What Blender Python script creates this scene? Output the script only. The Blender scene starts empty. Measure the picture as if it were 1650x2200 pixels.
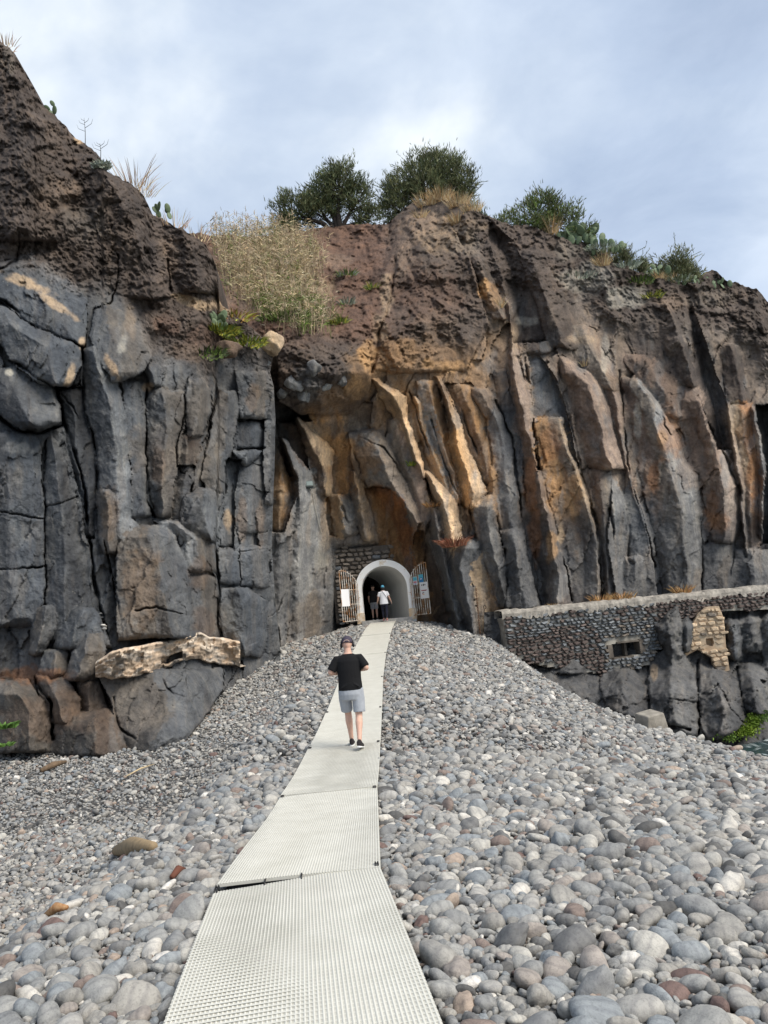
import bpy, bmesh, math, random
import numpy as np
from mathutils import Vector, Matrix, Euler

# ------------------------------------------------------------------ camera, sky, sun, exposure
scene = bpy.context.scene
COL = scene.collection
PW, PH, FPX = 1650.0, 2200.0, 1652.0
CAMZ = 1.70
PITCH = math.radians(8.2); ROLL = math.radians(5.5)
_f = Vector((0, math.cos(PITCH), math.sin(PITCH)))
_r0 = Vector((1, 0, 0)); _u0 = Vector((0, -math.sin(PITCH), math.cos(PITCH)))
CR = _r0*math.cos(ROLL) - _u0*math.sin(ROLL)
CU = _r0*math.sin(ROLL) + _u0*math.cos(ROLL)
CF = _f
cam_d = bpy.data.cameras.new("camera"); cam = bpy.data.objects.new("camera", cam_d); COL.objects.link(cam)
cam.matrix_world = Matrix(((CR.x, CU.x, -CF.x, 0), (CR.y, CU.y, -CF.y, 0), (CR.z, CU.z, -CF.z, CAMZ), (0, 0, 0, 1)))
cam_d.sensor_fit = 'VERTICAL'; cam_d.sensor_height = 36.0; cam_d.lens = 36.0*FPX/PH
cam_d.clip_start = 0.05; cam_d.clip_end = 6000
scene.camera = cam

SUN_EL, SUN_AZ = math.radians(46), math.radians(123)     # azimuth from +Y towards +X
world = bpy.data.worlds.new("World"); scene.world = world; world.use_nodes = True
def build_world():
    nt = world.node_tree; n = nt.nodes; l = nt.links; n.clear()
    out = n.new('ShaderNodeOutputWorld'); bg = n.new('ShaderNodeBackground')
    sky = n.new('ShaderNodeTexSky'); sky.sky_type = 'NISHITA'; sky.sun_disc = False
    sky.sun_elevation = SUN_EL; sky.sun_rotation = SUN_AZ
    tc = n.new('ShaderNodeTexCoord')
    sep = n.new('ShaderNodeSeparateXYZ'); l.new(tc.outputs['Generated'], sep.inputs[0])
    zz = n.new('ShaderNodeMath'); zz.operation = 'MAXIMUM'; zz.inputs[1].default_value = 0.0; l.new(sep.outputs['Z'], zz.inputs[0])
    za = n.new('ShaderNodeMath'); za.operation = 'ADD'; za.inputs[1].default_value = 0.22; l.new(zz.outputs[0], za.inputs[0])
    cx = n.new('ShaderNodeMath'); cx.operation = 'DIVIDE'; l.new(sep.outputs['X'], cx.inputs[0]); l.new(za.outputs[0], cx.inputs[1])
    cy = n.new('ShaderNodeMath'); cy.operation = 'DIVIDE'; l.new(sep.outputs['Y'], cy.inputs[0]); l.new(za.outputs[0], cy.inputs[1])
    cb = n.new('ShaderNodeCombineXYZ'); l.new(cx.outputs[0], cb.inputs[0]); l.new(cy.outputs[0], cb.inputs[1])
    def noise(scale, det, rough, dist, off):
        mp = n.new('ShaderNodeMapping'); mp.inputs['Location'].default_value = off; l.new(cb.outputs[0], mp.inputs[0])
        t = n.new('ShaderNodeTexNoise'); t.inputs['Scale'].default_value = scale; t.inputs['Detail'].default_value = det
        t.inputs['Roughness'].default_value = rough; t.inputs['Distortion'].default_value = dist
        l.new(mp.outputs[0], t.inputs['Vector']); return t
    n1 = noise(1.15, 6, 0.52, 0.35, (10.4, 14.2, 0.4)); n2 = noise(2.6, 8, 0.58, 0.6, (14.4, 15.2, 1.4))
    r1 = n.new('ShaderNodeValToRGB'); l.new(n1.outputs[0], r1.inputs[0])
    e = r1.color_ramp.elements
    e[0].position = 0.32; e[0].color = (0.42, 0.505, 0.655, 1)
    e[1].position = 0.66; e[1].color = (0.86, 0.92, 0.965, 1)
    m = e.new(0.47); m.color = (0.49, 0.585, 0.74, 1)
    m = e.new(0.56); m.color = (0.60, 0.69, 0.82, 1)
    r2 = n.new('ShaderNodeValToRGB'); l.new(n2.outputs[0], r2.inputs[0])
    e = r2.color_ramp.elements
    e[0].position = 0.33; e[0].color = (0.83, 0.855, 0.89, 1); e[1].position = 0.70; e[1].color = (1.18, 1.15, 1.11, 1)
    mul = n.new('ShaderNodeMix'); mul.data_type = 'RGBA'; mul.blend_type = 'MULTIPLY'; mul.inputs[0].default_value = 1.0
    l.new(r1.outputs[0], mul.inputs[6]); l.new(r2.outputs[0], mul.inputs[7])
    # clear sky showing thinly through the cloud sheet
    sc = n.new('ShaderNodeMix'); sc.data_type = 'RGBA'; sc.blend_type = 'MULTIPLY'; sc.inputs[0].default_value = 1.0
    l.new(sky.outputs[0], sc.inputs[6]); sc.inputs[7].default_value = (0.09, 0.09, 0.09, 1)
    mix = n.new('ShaderNodeMix'); mix.data_type = 'RGBA'; mix.inputs[0].default_value = 0.86
    l.new(sc.outputs[2], mix.inputs[6]); l.new(mul.outputs[2], mix.inputs[7])
    l.new(mix.outputs[2], bg.inputs[0]); bg.inputs[1].default_value = 0.535
    l.new(bg.outputs[0], out.inputs[0])
build_world()
sun_d = bpy.data.lights.new("sun", 'SUN'); sun = bpy.data.objects.new("sun", sun_d); COL.objects.link(sun)
sun_d.energy = 1.9; sun_d.angle = math.radians(36); sun_d.color = (1.0, 0.93, 0.83)
_sd = Vector((math.sin(SUN_AZ)*math.cos(SUN_EL), math.cos(SUN_AZ)*math.cos(SUN_EL), math.sin(SUN_EL)))
sun.rotation_euler = _sd.to_track_quat('Z', 'Y').to_euler()
scene.view_settings.view_transform = 'Standard'; scene.view_settings.look = 'None'
scene.view_settings.exposure = 1.22; scene.view_settings.gamma = 1.0
scene.view_settings.use_curve_mapping = False
scene.cycles.max_bounces = 7; scene.cycles.diffuse_bounces = 6; scene.cycles.glossy_bounces = 2; scene.cycles.use_adaptive_sampling = True

# ------------------------------------------------------------------ helpers
rng = np.random.default_rng(7); random.seed(7)
_fr, _rr, _ur = (np.array(v) for v in (CF, CR, CU))
def rays(px, py):
    a = (np.asarray(px, float)-PW/2)/FPX; b = (PH/2-np.asarray(py, float))/FPX
    return _fr + a[..., None]*_rr + b[..., None]*_ur
def at(px, py, d):                      # the point seen at a photo pixel, d metres in front of the camera
    v = rays(px, py)*np.asarray(d, float)[..., None]
    v[..., 2] += CAMZ
    return v
def atv(px, py, d): return Vector(at(np.array(px), np.array(py), np.array(d)))
def proj(p):
    p = np.asarray(p, float) - np.array([0, 0, CAMZ])
    d = p@_fr; return PW/2+FPX*(p@_rr)/d, PH/2-FPX*(p@_ur)/d, d
def hsh(ix, iy, seed):
    h = (ix.astype(np.int64)*374761393 + iy.astype(np.int64)*668265263 + seed*974634777) & 0xffffffff
    h = ((h ^ (h >> 13))*1274126177) & 0xffffffff
    h = h ^ (h >> 16)
    return (h & 0xffffff)/float(0xffffff)
def vn(x, y, seed=0):
    ix = np.floor(x); iy = np.floor(y); fx = x-ix; fy = y-iy
    fx = fx*fx*(3-2*fx); fy = fy*fy*(3-2*fy)
    a = hsh(ix, iy, seed); b = hsh(ix+1, iy, seed); c = hsh(ix, iy+1, seed); d = hsh(ix+1, iy+1, seed)
    return (a+(b-a)*fx)*(1-fy)+(c+(d-c)*fx)*fy
def fbm(x, y, o=4, seed=0, g=0.5):
    s = 0; a = 1.0; t = 0
    for i in range(o):
        s = s+a*(vn(x, y, seed+i*17)-0.5); t += a; a *= g; x = x*2.03+5.2; y = y*2.03+1.3
    return s/t*2                       # about -1..1
def ridged(x, y, o=4, seed=0):
    s = 0; a = 1.0; t = 0
    for i in range(o):
        s = s+a*(1-np.abs(2*vn(x, y, seed+i*17)-1)); t += a; a *= 0.55; x = x*2.1+3.1; y = y*2.1+7.7
    return s/t
def worley(x, y, seed=0):
    ix = np.floor(x); iy = np.floor(y)
    f1 = np.full(x.shape, 9.0); f2 = np.full(x.shape, 9.0)
    cid = np.zeros(x.shape); dx = np.zeros(x.shape); dy = np.zeros(x.shape)
    for i in (-1, 0, 1):
        for j in (-1, 0, 1):
            sx = ix+i+hsh(ix+i, iy+j, seed); sy = iy+j+hsh(ix+i, iy+j, seed+1)
            ex = x-sx; ey = y-sy; d = np.sqrt(ex*ex+ey*ey)
            m = d < f1
            f2 = np.where(m, f1, np.minimum(f2, d))
            cid = np.where(m, hsh(ix+i, iy+j, seed+2), cid); dx = np.where(m, ex, dx); dy = np.where(m, ey, dy)
            f1 = np.where(m, d, f1)
    return f1, f2, cid, dx, dy
def sstep(a, b, x):
    t = np.clip((x-a)/(b-a), 0, 1); return t*t*(3-2*t)

def link(o, parent=None):
    COL.objects.link(o)
    if parent is not None: o.parent = parent
    return o
def tag(o, label=None, cat=None, group=None, kind=None):
    if label: o['label'] = label
    if cat: o['category'] = cat
    if group: o['group'] = group
    if kind: o['kind'] = kind
    return o
def empty(name, loc=(0, 0, 0), rz=0.0):
    o = bpy.data.objects.new(name, None); o.location = loc; o.rotation_euler = (0, 0, rz); o.empty_display_size = 0.2
    COL.objects.link(o); return o
def mesh_obj(name, verts, faces, mat, parent=None, smooth=False, cols=None):
    me = bpy.data.meshes.new(name)
    me.from_pydata([tuple(v) for v in verts], [], [tuple(f) for f in faces]); me.update()
    if mat: me.materials.append(mat)
    if smooth: me.polygons.foreach_set('use_smooth', [True]*len(me.polygons))
    if cols is not None: set_col(me, cols)
    return link(bpy.data.objects.new(name, me), parent)
def set_col(me, cols):
    a = me.color_attributes.new('Col', 'FLOAT_COLOR', 'POINT')
    c = np.ones((len(me.vertices), 4), np.float32); c[:, :3] = cols
    a.data.foreach_set('color', c.ravel())
def fast_mesh(name, V, F, mat, smooth=True, cols=None):       # V (n,3), F (m,4) or (m,3) arrays
    k = F.shape[1]; me = bpy.data.meshes.new(name)
    me.vertices.add(len(V)); me.vertices.foreach_set('co', np.asarray(V, np.float32).ravel())
    me.loops.add(F.size); me.loops.foreach_set('vertex_index', F.astype(np.int32).ravel())
    me.polygons.add(len(F)); me.polygons.foreach_set('loop_start', np.arange(0, F.size, k, dtype=np.int32))
    me.polygons.foreach_set('loop_total', np.full(len(F), k, np.int32))
    if smooth: me.polygons.foreach_set('use_smooth', np.ones(len(F), bool))
    me.update(calc_edges=True)
    if mat: me.materials.append(mat)
    if cols is not None: set_col(me, cols)
    return me
class MB:                               # collects simple solids, builds them as one mesh
    def __init__(s): s.v = []; s.f = []
    def add(s, vs, fs):
        k = len(s.v); s.v += [tuple(v) for v in vs]; s.f += [tuple(i+k for i in f) for f in fs]; return s
    def box(s, c, d, R=None):
        c = Vector(c); x, y, z = d[0]/2, d[1]/2, d[2]/2
        vs = [Vector((a*x, b*y, e*z)) for e in (-1, 1) for b in (-1, 1) for a in (-1, 1)]
        if R is not None: vs = [R@v for v in vs]
        return s.add([c+v for v in vs], [(0, 2, 3, 1), (4, 5, 7, 6), (0, 1, 5, 4), (2, 6, 7, 3), (0, 4, 6, 2), (1, 3, 7, 5)])
    def tube(s, pts, rs, n=8, cap=True):
        pts = [Vector(p) for p in pts]
        if not hasattr(rs, '__len__'): rs = [rs]*len(pts)
        ring = []; up = None
        for i, p in enumerate(pts):
            t = (pts[min(i+1, len(pts)-1)]-pts[max(i-1, 0)]).normalized()
            if up is None: up = t.orthogonal().normalized()
            up = (up-t*up.dot(t)); up = up.normalized() if up.length > 1e-5 else t.orthogonal().normalized()
            b = t.cross(up)
            ring.append([p+(up*math.cos(2*math.pi*k/n)+b*math.sin(2*math.pi*k/n))*rs[i] for k in range(n)])
        vs = [v for r in ring for v in r]; fs = []
        for i in range(len(pts)-1):
            for k in range(n):
                a = i*n+k; b_ = i*n+(k+1) % n; fs.append((a, b_, b_+n, a+n))
        if cap: fs += [tuple(range(n-1, -1, -1)), tuple(range((len(pts)-1)*n, len(pts)*n))]
        return s.add(vs, fs)
    def loft(s, rings, n=14):            # rings: (centre, rx vector, ry vector)
        vs = []; fs = []
        for c, a, b in rings:
            c, a, b = Vector(c), Vector(a), Vector(b)
            vs += [c+a*math.cos(2*math.pi*k/n)+b*math.sin(2*math.pi*k/n) for k in range(n)]
        for i in range(len(rings)-1):
            for k in range(n):
                a = i*n+k; b_ = i*n+(k+1) % n; fs.append((a, b_, b_+n, a+n))
        fs += [tuple(range(n-1, -1, -1)), tuple(range((len(rings)-1)*n, len(rings)*n))]
        return s.add(vs, fs)
    def ell(s, c, r, n=12, m=8, R=None):
        vs = []; c = Vector(c)
        for i in range(1, m):
            t = math.pi*i/m
            for k in range(n):
                q = 2*math.pi*k/n; v = Vector((r[0]*math.sin(t)*math.cos(q), r[1]*math.sin(t)*math.sin(q), r[2]*math.cos(t)))
                vs.append(c+(R@v if R is not None else v))
        top = Vector((0, 0, r[2])); 
        if R is not None: top = R@top
        vs += [c+top, c-top]; fs = []
        for i in range(m-2):
            for k in range(n):
                a = i*n+k; b = i*n+(k+1) % n; fs.append((a, a+n, b+n, b))
        T = len(vs)-2
        for k in range(n):
            fs.append((T, k, (k+1) % n)); a = (m-2)*n
            fs.append((T+1, a+(k+1) % n, a+k))
        return s.add(vs, fs)
    def build(s, name, mat, parent=None, smooth=False):
        return mesh_obj(name, s.v, s.f, mat, parent, smooth)

def mat(name, col, rough=0.8, var=0.0, scale=8.0, bump=0.0, bscale=40.0, col2=None, metal=0.0, det=4, spec=0.3, use_attr=False, rnd=0.0, thresh=None, bdist=0.02):
    m = bpy.data.materials.new(name); m.use_nodes = True
    nt = m.node_tree; n = nt.nodes; l = nt.links; b = n['Principled BSDF']
    b.inputs['Roughness'].default_value = rough; b.inputs['Metallic'].default_value = metal
    b.inputs['Specular IOR Level'].default_value = spec
    tc = n.new('ShaderNodeTexCoord')
    base = None
    if use_attr:
        at_ = n.new('ShaderNodeAttribute'); at_.attribute_name = 'Col'; base = at_.outputs['Color']
    if col2 is not None or var > 0:
        t = n.new('ShaderNodeTexNoise'); t.inputs['Scale'].default_value = scale; t.inputs['Detail'].default_value = det; t.inputs['Roughness'].default_value = 0.62
        l.new(tc.outputs['Object'], t.inputs['Vector'])
        r = n.new('ShaderNodeValToRGB'); l.new(t.outputs[0], r.inputs[0]); e = r.color_ramp.elements
        lo, hi = thresh or (0.34, 0.66)
        e[0].position = lo; e[1].position = hi
        if base is None:
            c2 = col2 if col2 is not None else tuple(min(1, c*(1+var)) for c in col)
            c1 = col if col2 is not None else tuple(c*(1-var) for c in col)
            e[0].color = (*c1, 1); e[1].color = (*c2, 1); base = r.outputs[0]
        else:
            e[0].color = (1-var,)*3+(1,); e[1].color = (1+var,)*3+(1,)
            mx = n.new('ShaderNodeMix'); mx.data_type = 'RGBA'; mx.blend_type = 'MULTIPLY'; mx.inputs[0].default_value = 1
            l.new(base, mx.inputs[6]); l.new(r.outputs[0], mx.inputs[7]); base = mx.outputs[2]
    if rnd > 0:
        oi = n.new('ShaderNodeObjectInfo'); mr = n.new('ShaderNodeMapRange')
        mr.inputs[3].default_value = 1-rnd; mr.inputs[4].default_value = 1+rnd; l.new(oi.outputs['Random'], mr.inputs[0])
        mx = n.new('ShaderNodeMix'); mx.data_type = 'RGBA'; mx.blend_type = 'MULTIPLY'; mx.inputs[0].default_value = 1
        if base is None: mx.inputs[6].default_value = (*col, 1)
        else: l.new(base, mx.inputs[6])
        l.new(mr.outputs[0], mx.inputs[7]); base = mx.outputs[2]
    if base is not None: l.new(base, b.inputs['Base Color'])
    else: b.inputs['Base Color'].default_value = (*col, 1)
    if bump > 0:
        t2 = n.new('ShaderNodeTexNoise'); t2.inputs['Scale'].default_value = bscale; t2.inputs['Detail'].default_value = 5; t2.inputs['Roughness'].default_value = 0.6
        l.new(tc.outputs['Object'], t2.inputs['Vector'])
        bp = n.new('ShaderNodeBump'); bp.inputs['Strength'].default_value = bump; bp.inputs['Distance'].default_value = bdist
        l.new(t2.outputs[0], bp.inputs['Height']); l.new(bp.outputs[0], b.inputs['Normal'])
    return m

def rock_material():
    m = bpy.data.materials.new('volcanic_rock'); m.use_nodes = True
    nt = m.node_tree; n = nt.nodes; l = nt.links; b = n['Principled BSDF']
    b.inputs['Roughness'].default_value = 0.86; b.inputs['Specular IOR Level'].default_value = 0.25
    tc = n.new('ShaderNodeTexCoord'); at_ = n.new('ShaderNodeAttribute'); at_.attribute_name = 'Col'
    def noise(sc, det, rough, vec=None, dist=0.0):
        t = n.new('ShaderNodeTexNoise'); t.inputs['Scale'].default_value = sc; t.inputs['Detail'].default_value = det
        t.inputs['Roughness'].default_value = rough; t.inputs['Distortion'].default_value = dist
        l.new(vec or tc.outputs['Object'], t.inputs['Vector']); return t.outputs[0]
    def mul(a, c):
        mx = n.new('ShaderNodeMix'); mx.data_type = 'RGBA'; mx.blend_type = 'MULTIPLY'; mx.inputs[0].default_value = 1
        l.new(a, mx.inputs[6]); l.new(c, mx.inputs[7]); return mx.outputs[2]
    def ramp(src, stops):
        r = n.new('ShaderNodeValToRGB'); l.new(src, r.inputs[0]); e = r.color_ramp.elements
        e[0].position, e[0].color = stops[0][0], (*stops[0][1], 1); e[1].position, e[1].color = stops[-1][0], (*stops[-1][1], 1)
        for p, c in stops[1:-1]:
            k = e.new(p); k.color = (*c, 1)
        return r.outputs[0]
    # streaks run down the columns
    mp = n.new('ShaderNodeMapping'); mp.inputs['Scale'].default_value = (2.2, 2.2, 0.35); l.new(tc.outputs['Object'], mp.inputs[0])
    c = mul(at_.outputs['Color'], ramp(noise(1.0, 5, 0.68, None, 0.3), [(0.28, (0.68, 0.70, 0.73)), (0.5, (1, 1, 1)), (0.72, (1.36, 1.32, 1.25))]))
    c = mul(c, ramp(noise(1.0, 4, 0.65, mp.outputs[0], 0.6), [(0.3, (0.74, 0.74, 0.76)), (0.52, (1, 1, 1)), (0.72, (1.28, 1.22, 1.13))]))
    c = mul(c, ramp(noise(9.0, 4, 0.7), [(0.3, (0.74, 0.74, 0.75)), (0.5, (1, 1, 1)), (0.72, (1.25, 1.24, 1.22))]))
    # pale lichen specks
    sp = ramp(noise(14.0, 2, 0.7), [(0.66, (0, 0, 0)), (0.72, (1, 1, 1))])
    sp2 = ramp(noise(0.9, 2, 0.6), [(0.52, (0, 0, 0)), (0.66, (0.55, 0.55, 0.55))])
    mk = mul(sp, sp2)
    mx = n.new('ShaderNodeMix'); mx.data_type = 'RGBA'; l.new(mk, mx.inputs[0]); l.new(c, mx.inputs[6]); mx.inputs[7].default_value = (0.30, 0.28, 0.24, 1)
    l.new(mx.outputs[2], b.inputs['Base Color'])
    # relief: coarse and fine grain
    vo = n.new('ShaderNodeTexVoronoi'); vo.feature = 'DISTANCE_TO_EDGE'; vo.inputs['Scale'].default_value = 1.1
    dn = n.new('ShaderNodeTexNoise'); dn.inputs['Scale'].default_value = 1.3; dn.inputs['Detail'].default_value = 4; l.new(tc.outputs['Object'], dn.inputs['Vector'])
    va = n.new('ShaderNodeVectorMath'); va.operation = 'MULTIPLY_ADD'; va.inputs[1].default_value = (1.6, 1.6, 1.6)
    l.new(dn.outputs['Color'], va.inputs[0]); l.new(tc.outputs['Object'], va.inputs[2]); l.new(va.outputs[0], vo.inputs['Vector'])
    cr = ramp(vo.outputs['Distance'], [(0.0, (0, 0, 0)), (0.018, (1, 1, 1))])
    b1 = n.new('ShaderNodeBump'); b1.inputs['Strength'].default_value = 0.40; b1.inputs['Distance'].default_value = 0.04; l.new(cr, b1.inputs['Height'])
    b2 = n.new('ShaderNodeBump'); b2.inputs['Strength'].default_value = 0.85; b2.inputs['Distance'].default_value = 0.10
    l.new(noise(2.2, 7, 0.74), b2.inputs['Height']); l.new(b1.outputs[0], b2.inputs['Normal'])
    b3 = n.new('ShaderNodeBump'); b3.inputs['Strength'].default_value = 0.55; b3.inputs['Distance'].default_value = 0.025
    l.new(noise(16, 3, 0.65), b3.inputs['Height']); l.new(b2.outputs[0], b3.inputs['Normal'])
    l.new(b3.outputs[0], b.inputs['Normal'])
    return m
ROCK = rock_material()

# ------------------------------------------------------------------ the cliffs (large structure)
PAL = {
 'grey': (0.122, 0.121, 0.119), 'dark': (0.072, 0.072, 0.073), 'blue': (0.098, 0.103, 0.109), 'light': (0.20, 0.20, 0.195),
 'gbrown': (0.135, 0.115, 0.095), 'brown': (0.105, 0.074, 0.054), 'scoria': (0.066, 0.051, 0.042), 'scorb': (0.056, 0.046, 0.041),
 'soil': (0.105, 0.063, 0.045), 'redb': (0.132, 0.095, 0.073), 'rust': (0.22, 0.105, 0.048), 'ochre': (0.36, 0.215, 0.100), 'ochd': (0.235, 0.140, 0.068),
 'pale': (0.40, 0.295, 0.19), 'tan': (0.30, 0.225, 0.15), 'pink': (0.225, 0.172, 0.137), 'lichen': (0.30, 0.285, 0.245), 'orange': (0.30, 0.150, 0.068),
 'sand': (0.34, 0.245, 0.155), 'dust': (0.20, 0.145, 0.105),
}
PALA = {k: np.array(v)*1.22 for k, v in PAL.items()}
def bil(xk, yk, tab, x, y):                       # smooth table lookup
    tab = np.asarray(tab, float); xk = np.asarray(xk, float); yk = np.asarray(yk, float)
    i = np.clip(np.searchsorted(xk, x)-1, 0, len(xk)-2); j = np.clip(np.searchsorted(yk, y)-1, 0, len(yk)-2)
    u = np.clip((x-xk[i])/(xk[i+1]-xk[i]), 0, 1); v = np.clip((y-yk[j])/(yk[j+1]-yk[j]), 0, 1)
    u = 0.5*u+0.5*u*u*(3-2*u); v = 0.5*v+0.5*v*v*(3-2*v)
    return (tab[j, i]*(1-u)+tab[j, i+1]*u)*(1-v)+(tab[j+1, i]*(1-u)+tab[j+1, i+1]*u)*v

class Sheet:
    def __init__(s, PX, PY, D0, seed, warp=5.0):
        s.PX, s.PY, s.D = PX, PY, D0; s.seed = seed; s.sc = D0/35.0
        s.QX = PX+warp*fbm(PX/46, PY/46, 3, seed)+2.8*fbm(PX/12, PY/12, 3, seed+5)
        s.QY = PY+warp*1.2*fbm(PX/46, PY/46, 3, seed+50)+2.8*fbm(PX/12, PY/12, 3, seed+55)
        s.P = np.zeros(PX.shape); s.C = np.zeros(PX.shape+(3,)); s.ID = np.zeros(PX.shape, int); s.names = ['rock_face']; s.ribs = 0.0; s.mott = 0.5; s.amp = 1.1; s.inside = np.zeros(PX.shape)
    def strip(s, rows, cols, p=None, mode='max', name='rock_column', blend=None):
        ys = np.array([r[0] for r in rows], float); K = len(rows[0][1])
        if max(max(r[2] if len(r) > 2 else p) for r in rows) <= 0.2: mode = 'set'
        X = [np.array([r[1][k] for r in rows], float) for k in range(K)]
        Pk = [np.array([(r[2] if len(r) > 2 else p)[k] for r in rows], float) for k in range(K)]
        x0 = min(a.min() for a in X)-14; x1 = max(a.max() for a in X)+14
        m = (s.QY > ys[0]) & (s.QY < ys[-1]) & (s.QX > x0) & (s.QX < x1)
        if not m.any(): return
        qx = s.QX[m]; qy = s.QY[m]; xi = [np.interp(qy, ys, a) for a in X]; pi = [np.interp(qy, ys, a) for a in Pk]
        best = np.full(qx.shape, np.nan); ci = np.zeros(qx.shape, int); edge = np.zeros(qx.shape)
        for k in range(K-1):
            w = np.maximum(xi[k+1]-xi[k], 1e-3); t = (qx-xi[k])/w; ok = (t >= 0) & (t <= 1)
            best = np.where(ok, s.amp*(pi[k]+(pi[k+1]-pi[k])*t), best); ci = np.where(ok, k, ci)
        # ends of the block lean away a little, so tops and feet read as broken faces
        span = ys[-1]-ys[0]; e = np.minimum(qy-ys[0], ys[-1]-qy)
        best = best-0.35*np.exp(-e/4.0)
        old = s.P[m]; idm = s.ID[m]
        win = ~np.isnan(best) & ((best > old) | (mode == 'set'))
        k = len(s.names); s.names.append(name)
        newP = np.where(win, best, old); s.P[m] = newP
        idm = np.where(win, k, idm); s.ID[m] = idm
        cc = s.C[m]; cv = np.array([PALA[c] for c in cols])[ci]; k_ = s.cr[m][:, None] if hasattr(s, 'cr') else 0; cv = cv*(1-.75*k_)+cc*.75*k_
        cc[win] = cv[win]; s.C[m] = cc
        ii = s.inside[m]; ii[win] = 1.0; s.inside[m] = ii
    def crack(s, pts, w=3.0, d=0.5):
        pts = np.array(pts, float)
        x0, y0 = pts.min(0)-4*w-8; x1, y1 = pts.max(0)+4*w+8
        m = (s.QX > x0) & (s.QX < x1) & (s.QY > y0) & (s.QY < y1)
        if not m.any(): return
        qx = s.QX[m]; qy = s.QY[m]; dd = np.full(qx.shape, 1e9)
        for a, b in zip(pts[:-1], pts[1:]):
            v = b-a; L = (v@v)+1e-9; t = np.clip(((qx-a[0])*v[0]+(qy-a[1])*v[1])/L, 0, 1)
            dd = np.minimum(dd, np.hypot(qx-a[0]-t*v[0], qy-a[1]-t*v[1]))
        w = w*0.55*(0.45+1.0*vn(qx/30, qy/30, 5)); s.P[m] = s.P[m]-0.8*d*np.clip(1.9*vn(qx/38, qy/38, 6)-.35, .08, 1)*np.exp(-(dd/w)**2)
    def stain(s, cx, cy, rx, ry, col, amt=0.8, ang=0.0, sc=18.0, seed=3):
        m = (np.abs(s.PX-cx) < 2.2*max(rx, ry)) & (np.abs(s.PY-cy) < 2.2*max(rx, ry))
        if not m.any(): return
        a = math.radians(ang); dx = s.PX[m]-cx; dy = s.PY[m]-cy
        u = (dx*math.cos(a)+dy*math.sin(a))/rx; v = (-dx*math.sin(a)+dy*math.cos(a))/ry
        r = np.sqrt(u*u+v*v)+0.55*fbm(s.PX[m]/sc, s.PY[m]/sc, 4, seed)
        w = (amt*sstep(1.1, 0.55, r))[:, None]
        s.C[m] = s.C[m]*(1-w)+PALA[col]*w
    def finish(s, crumble, colnoise=0.35):
        q, z = s.QX, s.QY; sc = s.sc; sd = s.seed
        R, Cn = s.PX.shape; ii, jj = np.meshgrid(np.arange(R), np.arange(Cn), indexing='ij')
        def shifted(a, amp, f, sd_):
            di = (amp*fbm(s.PX/f, s.PY/f, 4, sd_, .65)).round().astype(int); dj = (amp*fbm(s.PX/f, s.PY/f, 4, sd_+7, .65)).round().astype(int)
            return a[np.clip(ii+di, 0, R-1), np.clip(jj+dj, 0, Cn-1)]
        def box(a, r, ax):
            pad = [(0, 0)]*a.ndim; pad[ax] = (r+1, r); c = np.cumsum(np.pad(a, pad, 'edge'), ax)
            n_ = a.shape[ax]; return (np.take(c, np.arange(2*r+1, 2*r+1+n_), ax)-np.take(c, np.arange(0, n_), ax))/(2*r+1)
        w1 = shifted(s.C, 9, 22, sd+91); bl = box(box(shifted(s.C, 14, 30, sd+95), 7, 0), 5, 1)
        k_ = sstep(-.35, .35, fbm(s.PX/36, s.PY/60, 4, sd+97))[..., None]
        s.C = (.25+.45*k_)*w1+(.75-.45*k_)*bl
        ins = s.inside
        wq = q+16*fbm(s.PX/70, s.PY/70, 4, sd+71)+5*fbm(s.PX/17, s.PY/17, 3, sd+72); wz = z+22*fbm(s.PX/60, s.PY/60, 4, sd+73)+6*fbm(s.PX/15, s.PY/15, 3, sd+74)
        f1, f2, cid, dx, dy = worley((wq+0.30*wz)/52, wz/150, sd+9)
        plane = (cid-0.5)*0.5+dx*np.sin(cid*40)*0.75+dy*np.cos(cid*70)*0.5
        ck = np.exp(-((f2-f1)/0.03)**2)*(vn(q/60, z/60, sd+75) > 0.62)
        nc = 1-crumble
        s.P += sc*nc*((0.75-0.55*ins)*plane-0.14*ck*(1-.7*ins))
        g1, g2, gid, ex, ey = worley((wq+0.2*wz)/21, wz/44, sd+19)
        pl2 = (gid-0.5)*0.22+ex*np.sin(gid*50)*0.45+ey*np.cos(gid*90)*0.4
        s.P += sc*nc*(0.34-0.14*ins)*pl2*sstep(0.25, 0.7, vn(q/80, z/80, sd+77))
        # softly weathered bowls and ripples
        s.P += sc*nc*(0.13*fbm(q/38, z/80, 4, sd+31)+(0.09-.025*ins)*fbm(q/10, z/16, 4, sd+33, 0.65))
        # crumbly ash and clinker above
        cq = s.PX+14*fbm(s.PX/40, s.PY/40, 3, sd+81); cz = s.PY+14*fbm(s.PX/40, s.PY/40, 3, sd+82)
        h1, h2, hid, hx, hy = worley(cq/34, cz/26, sd+29)
        lum = np.sqrt(np.maximum(0, 0.5-h1*h1))*(hid > 0.45)*hid
        pit = np.maximum(0, fbm(cq/17, cz/15, 4, sd+47, 0.6)-0.12)
        s.P += sc*crumble*(1.25*(ridged((q+0.35*z)/120, z/210, 3, sd+41)-0.62)+s.ribs*(ridged((cq-0.36*cz)/85, cz/420, 3, sd+51)-.6)+0.52*fbm(cq/48, cz/44, 5, sd+43, 0.58)+0.34*lum-0.16*pit+0.24*fbm(q/9, z/7, 4, sd+45, 0.6)+0.07*fbm(q/3.6, z/3.2, 2, sd+49))
        n = fbm(s.PX/60, s.PY/60, 4, sd+61); n2 = fbm(s.PX/14, s.PY/22, 4, sd+63)
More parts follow.
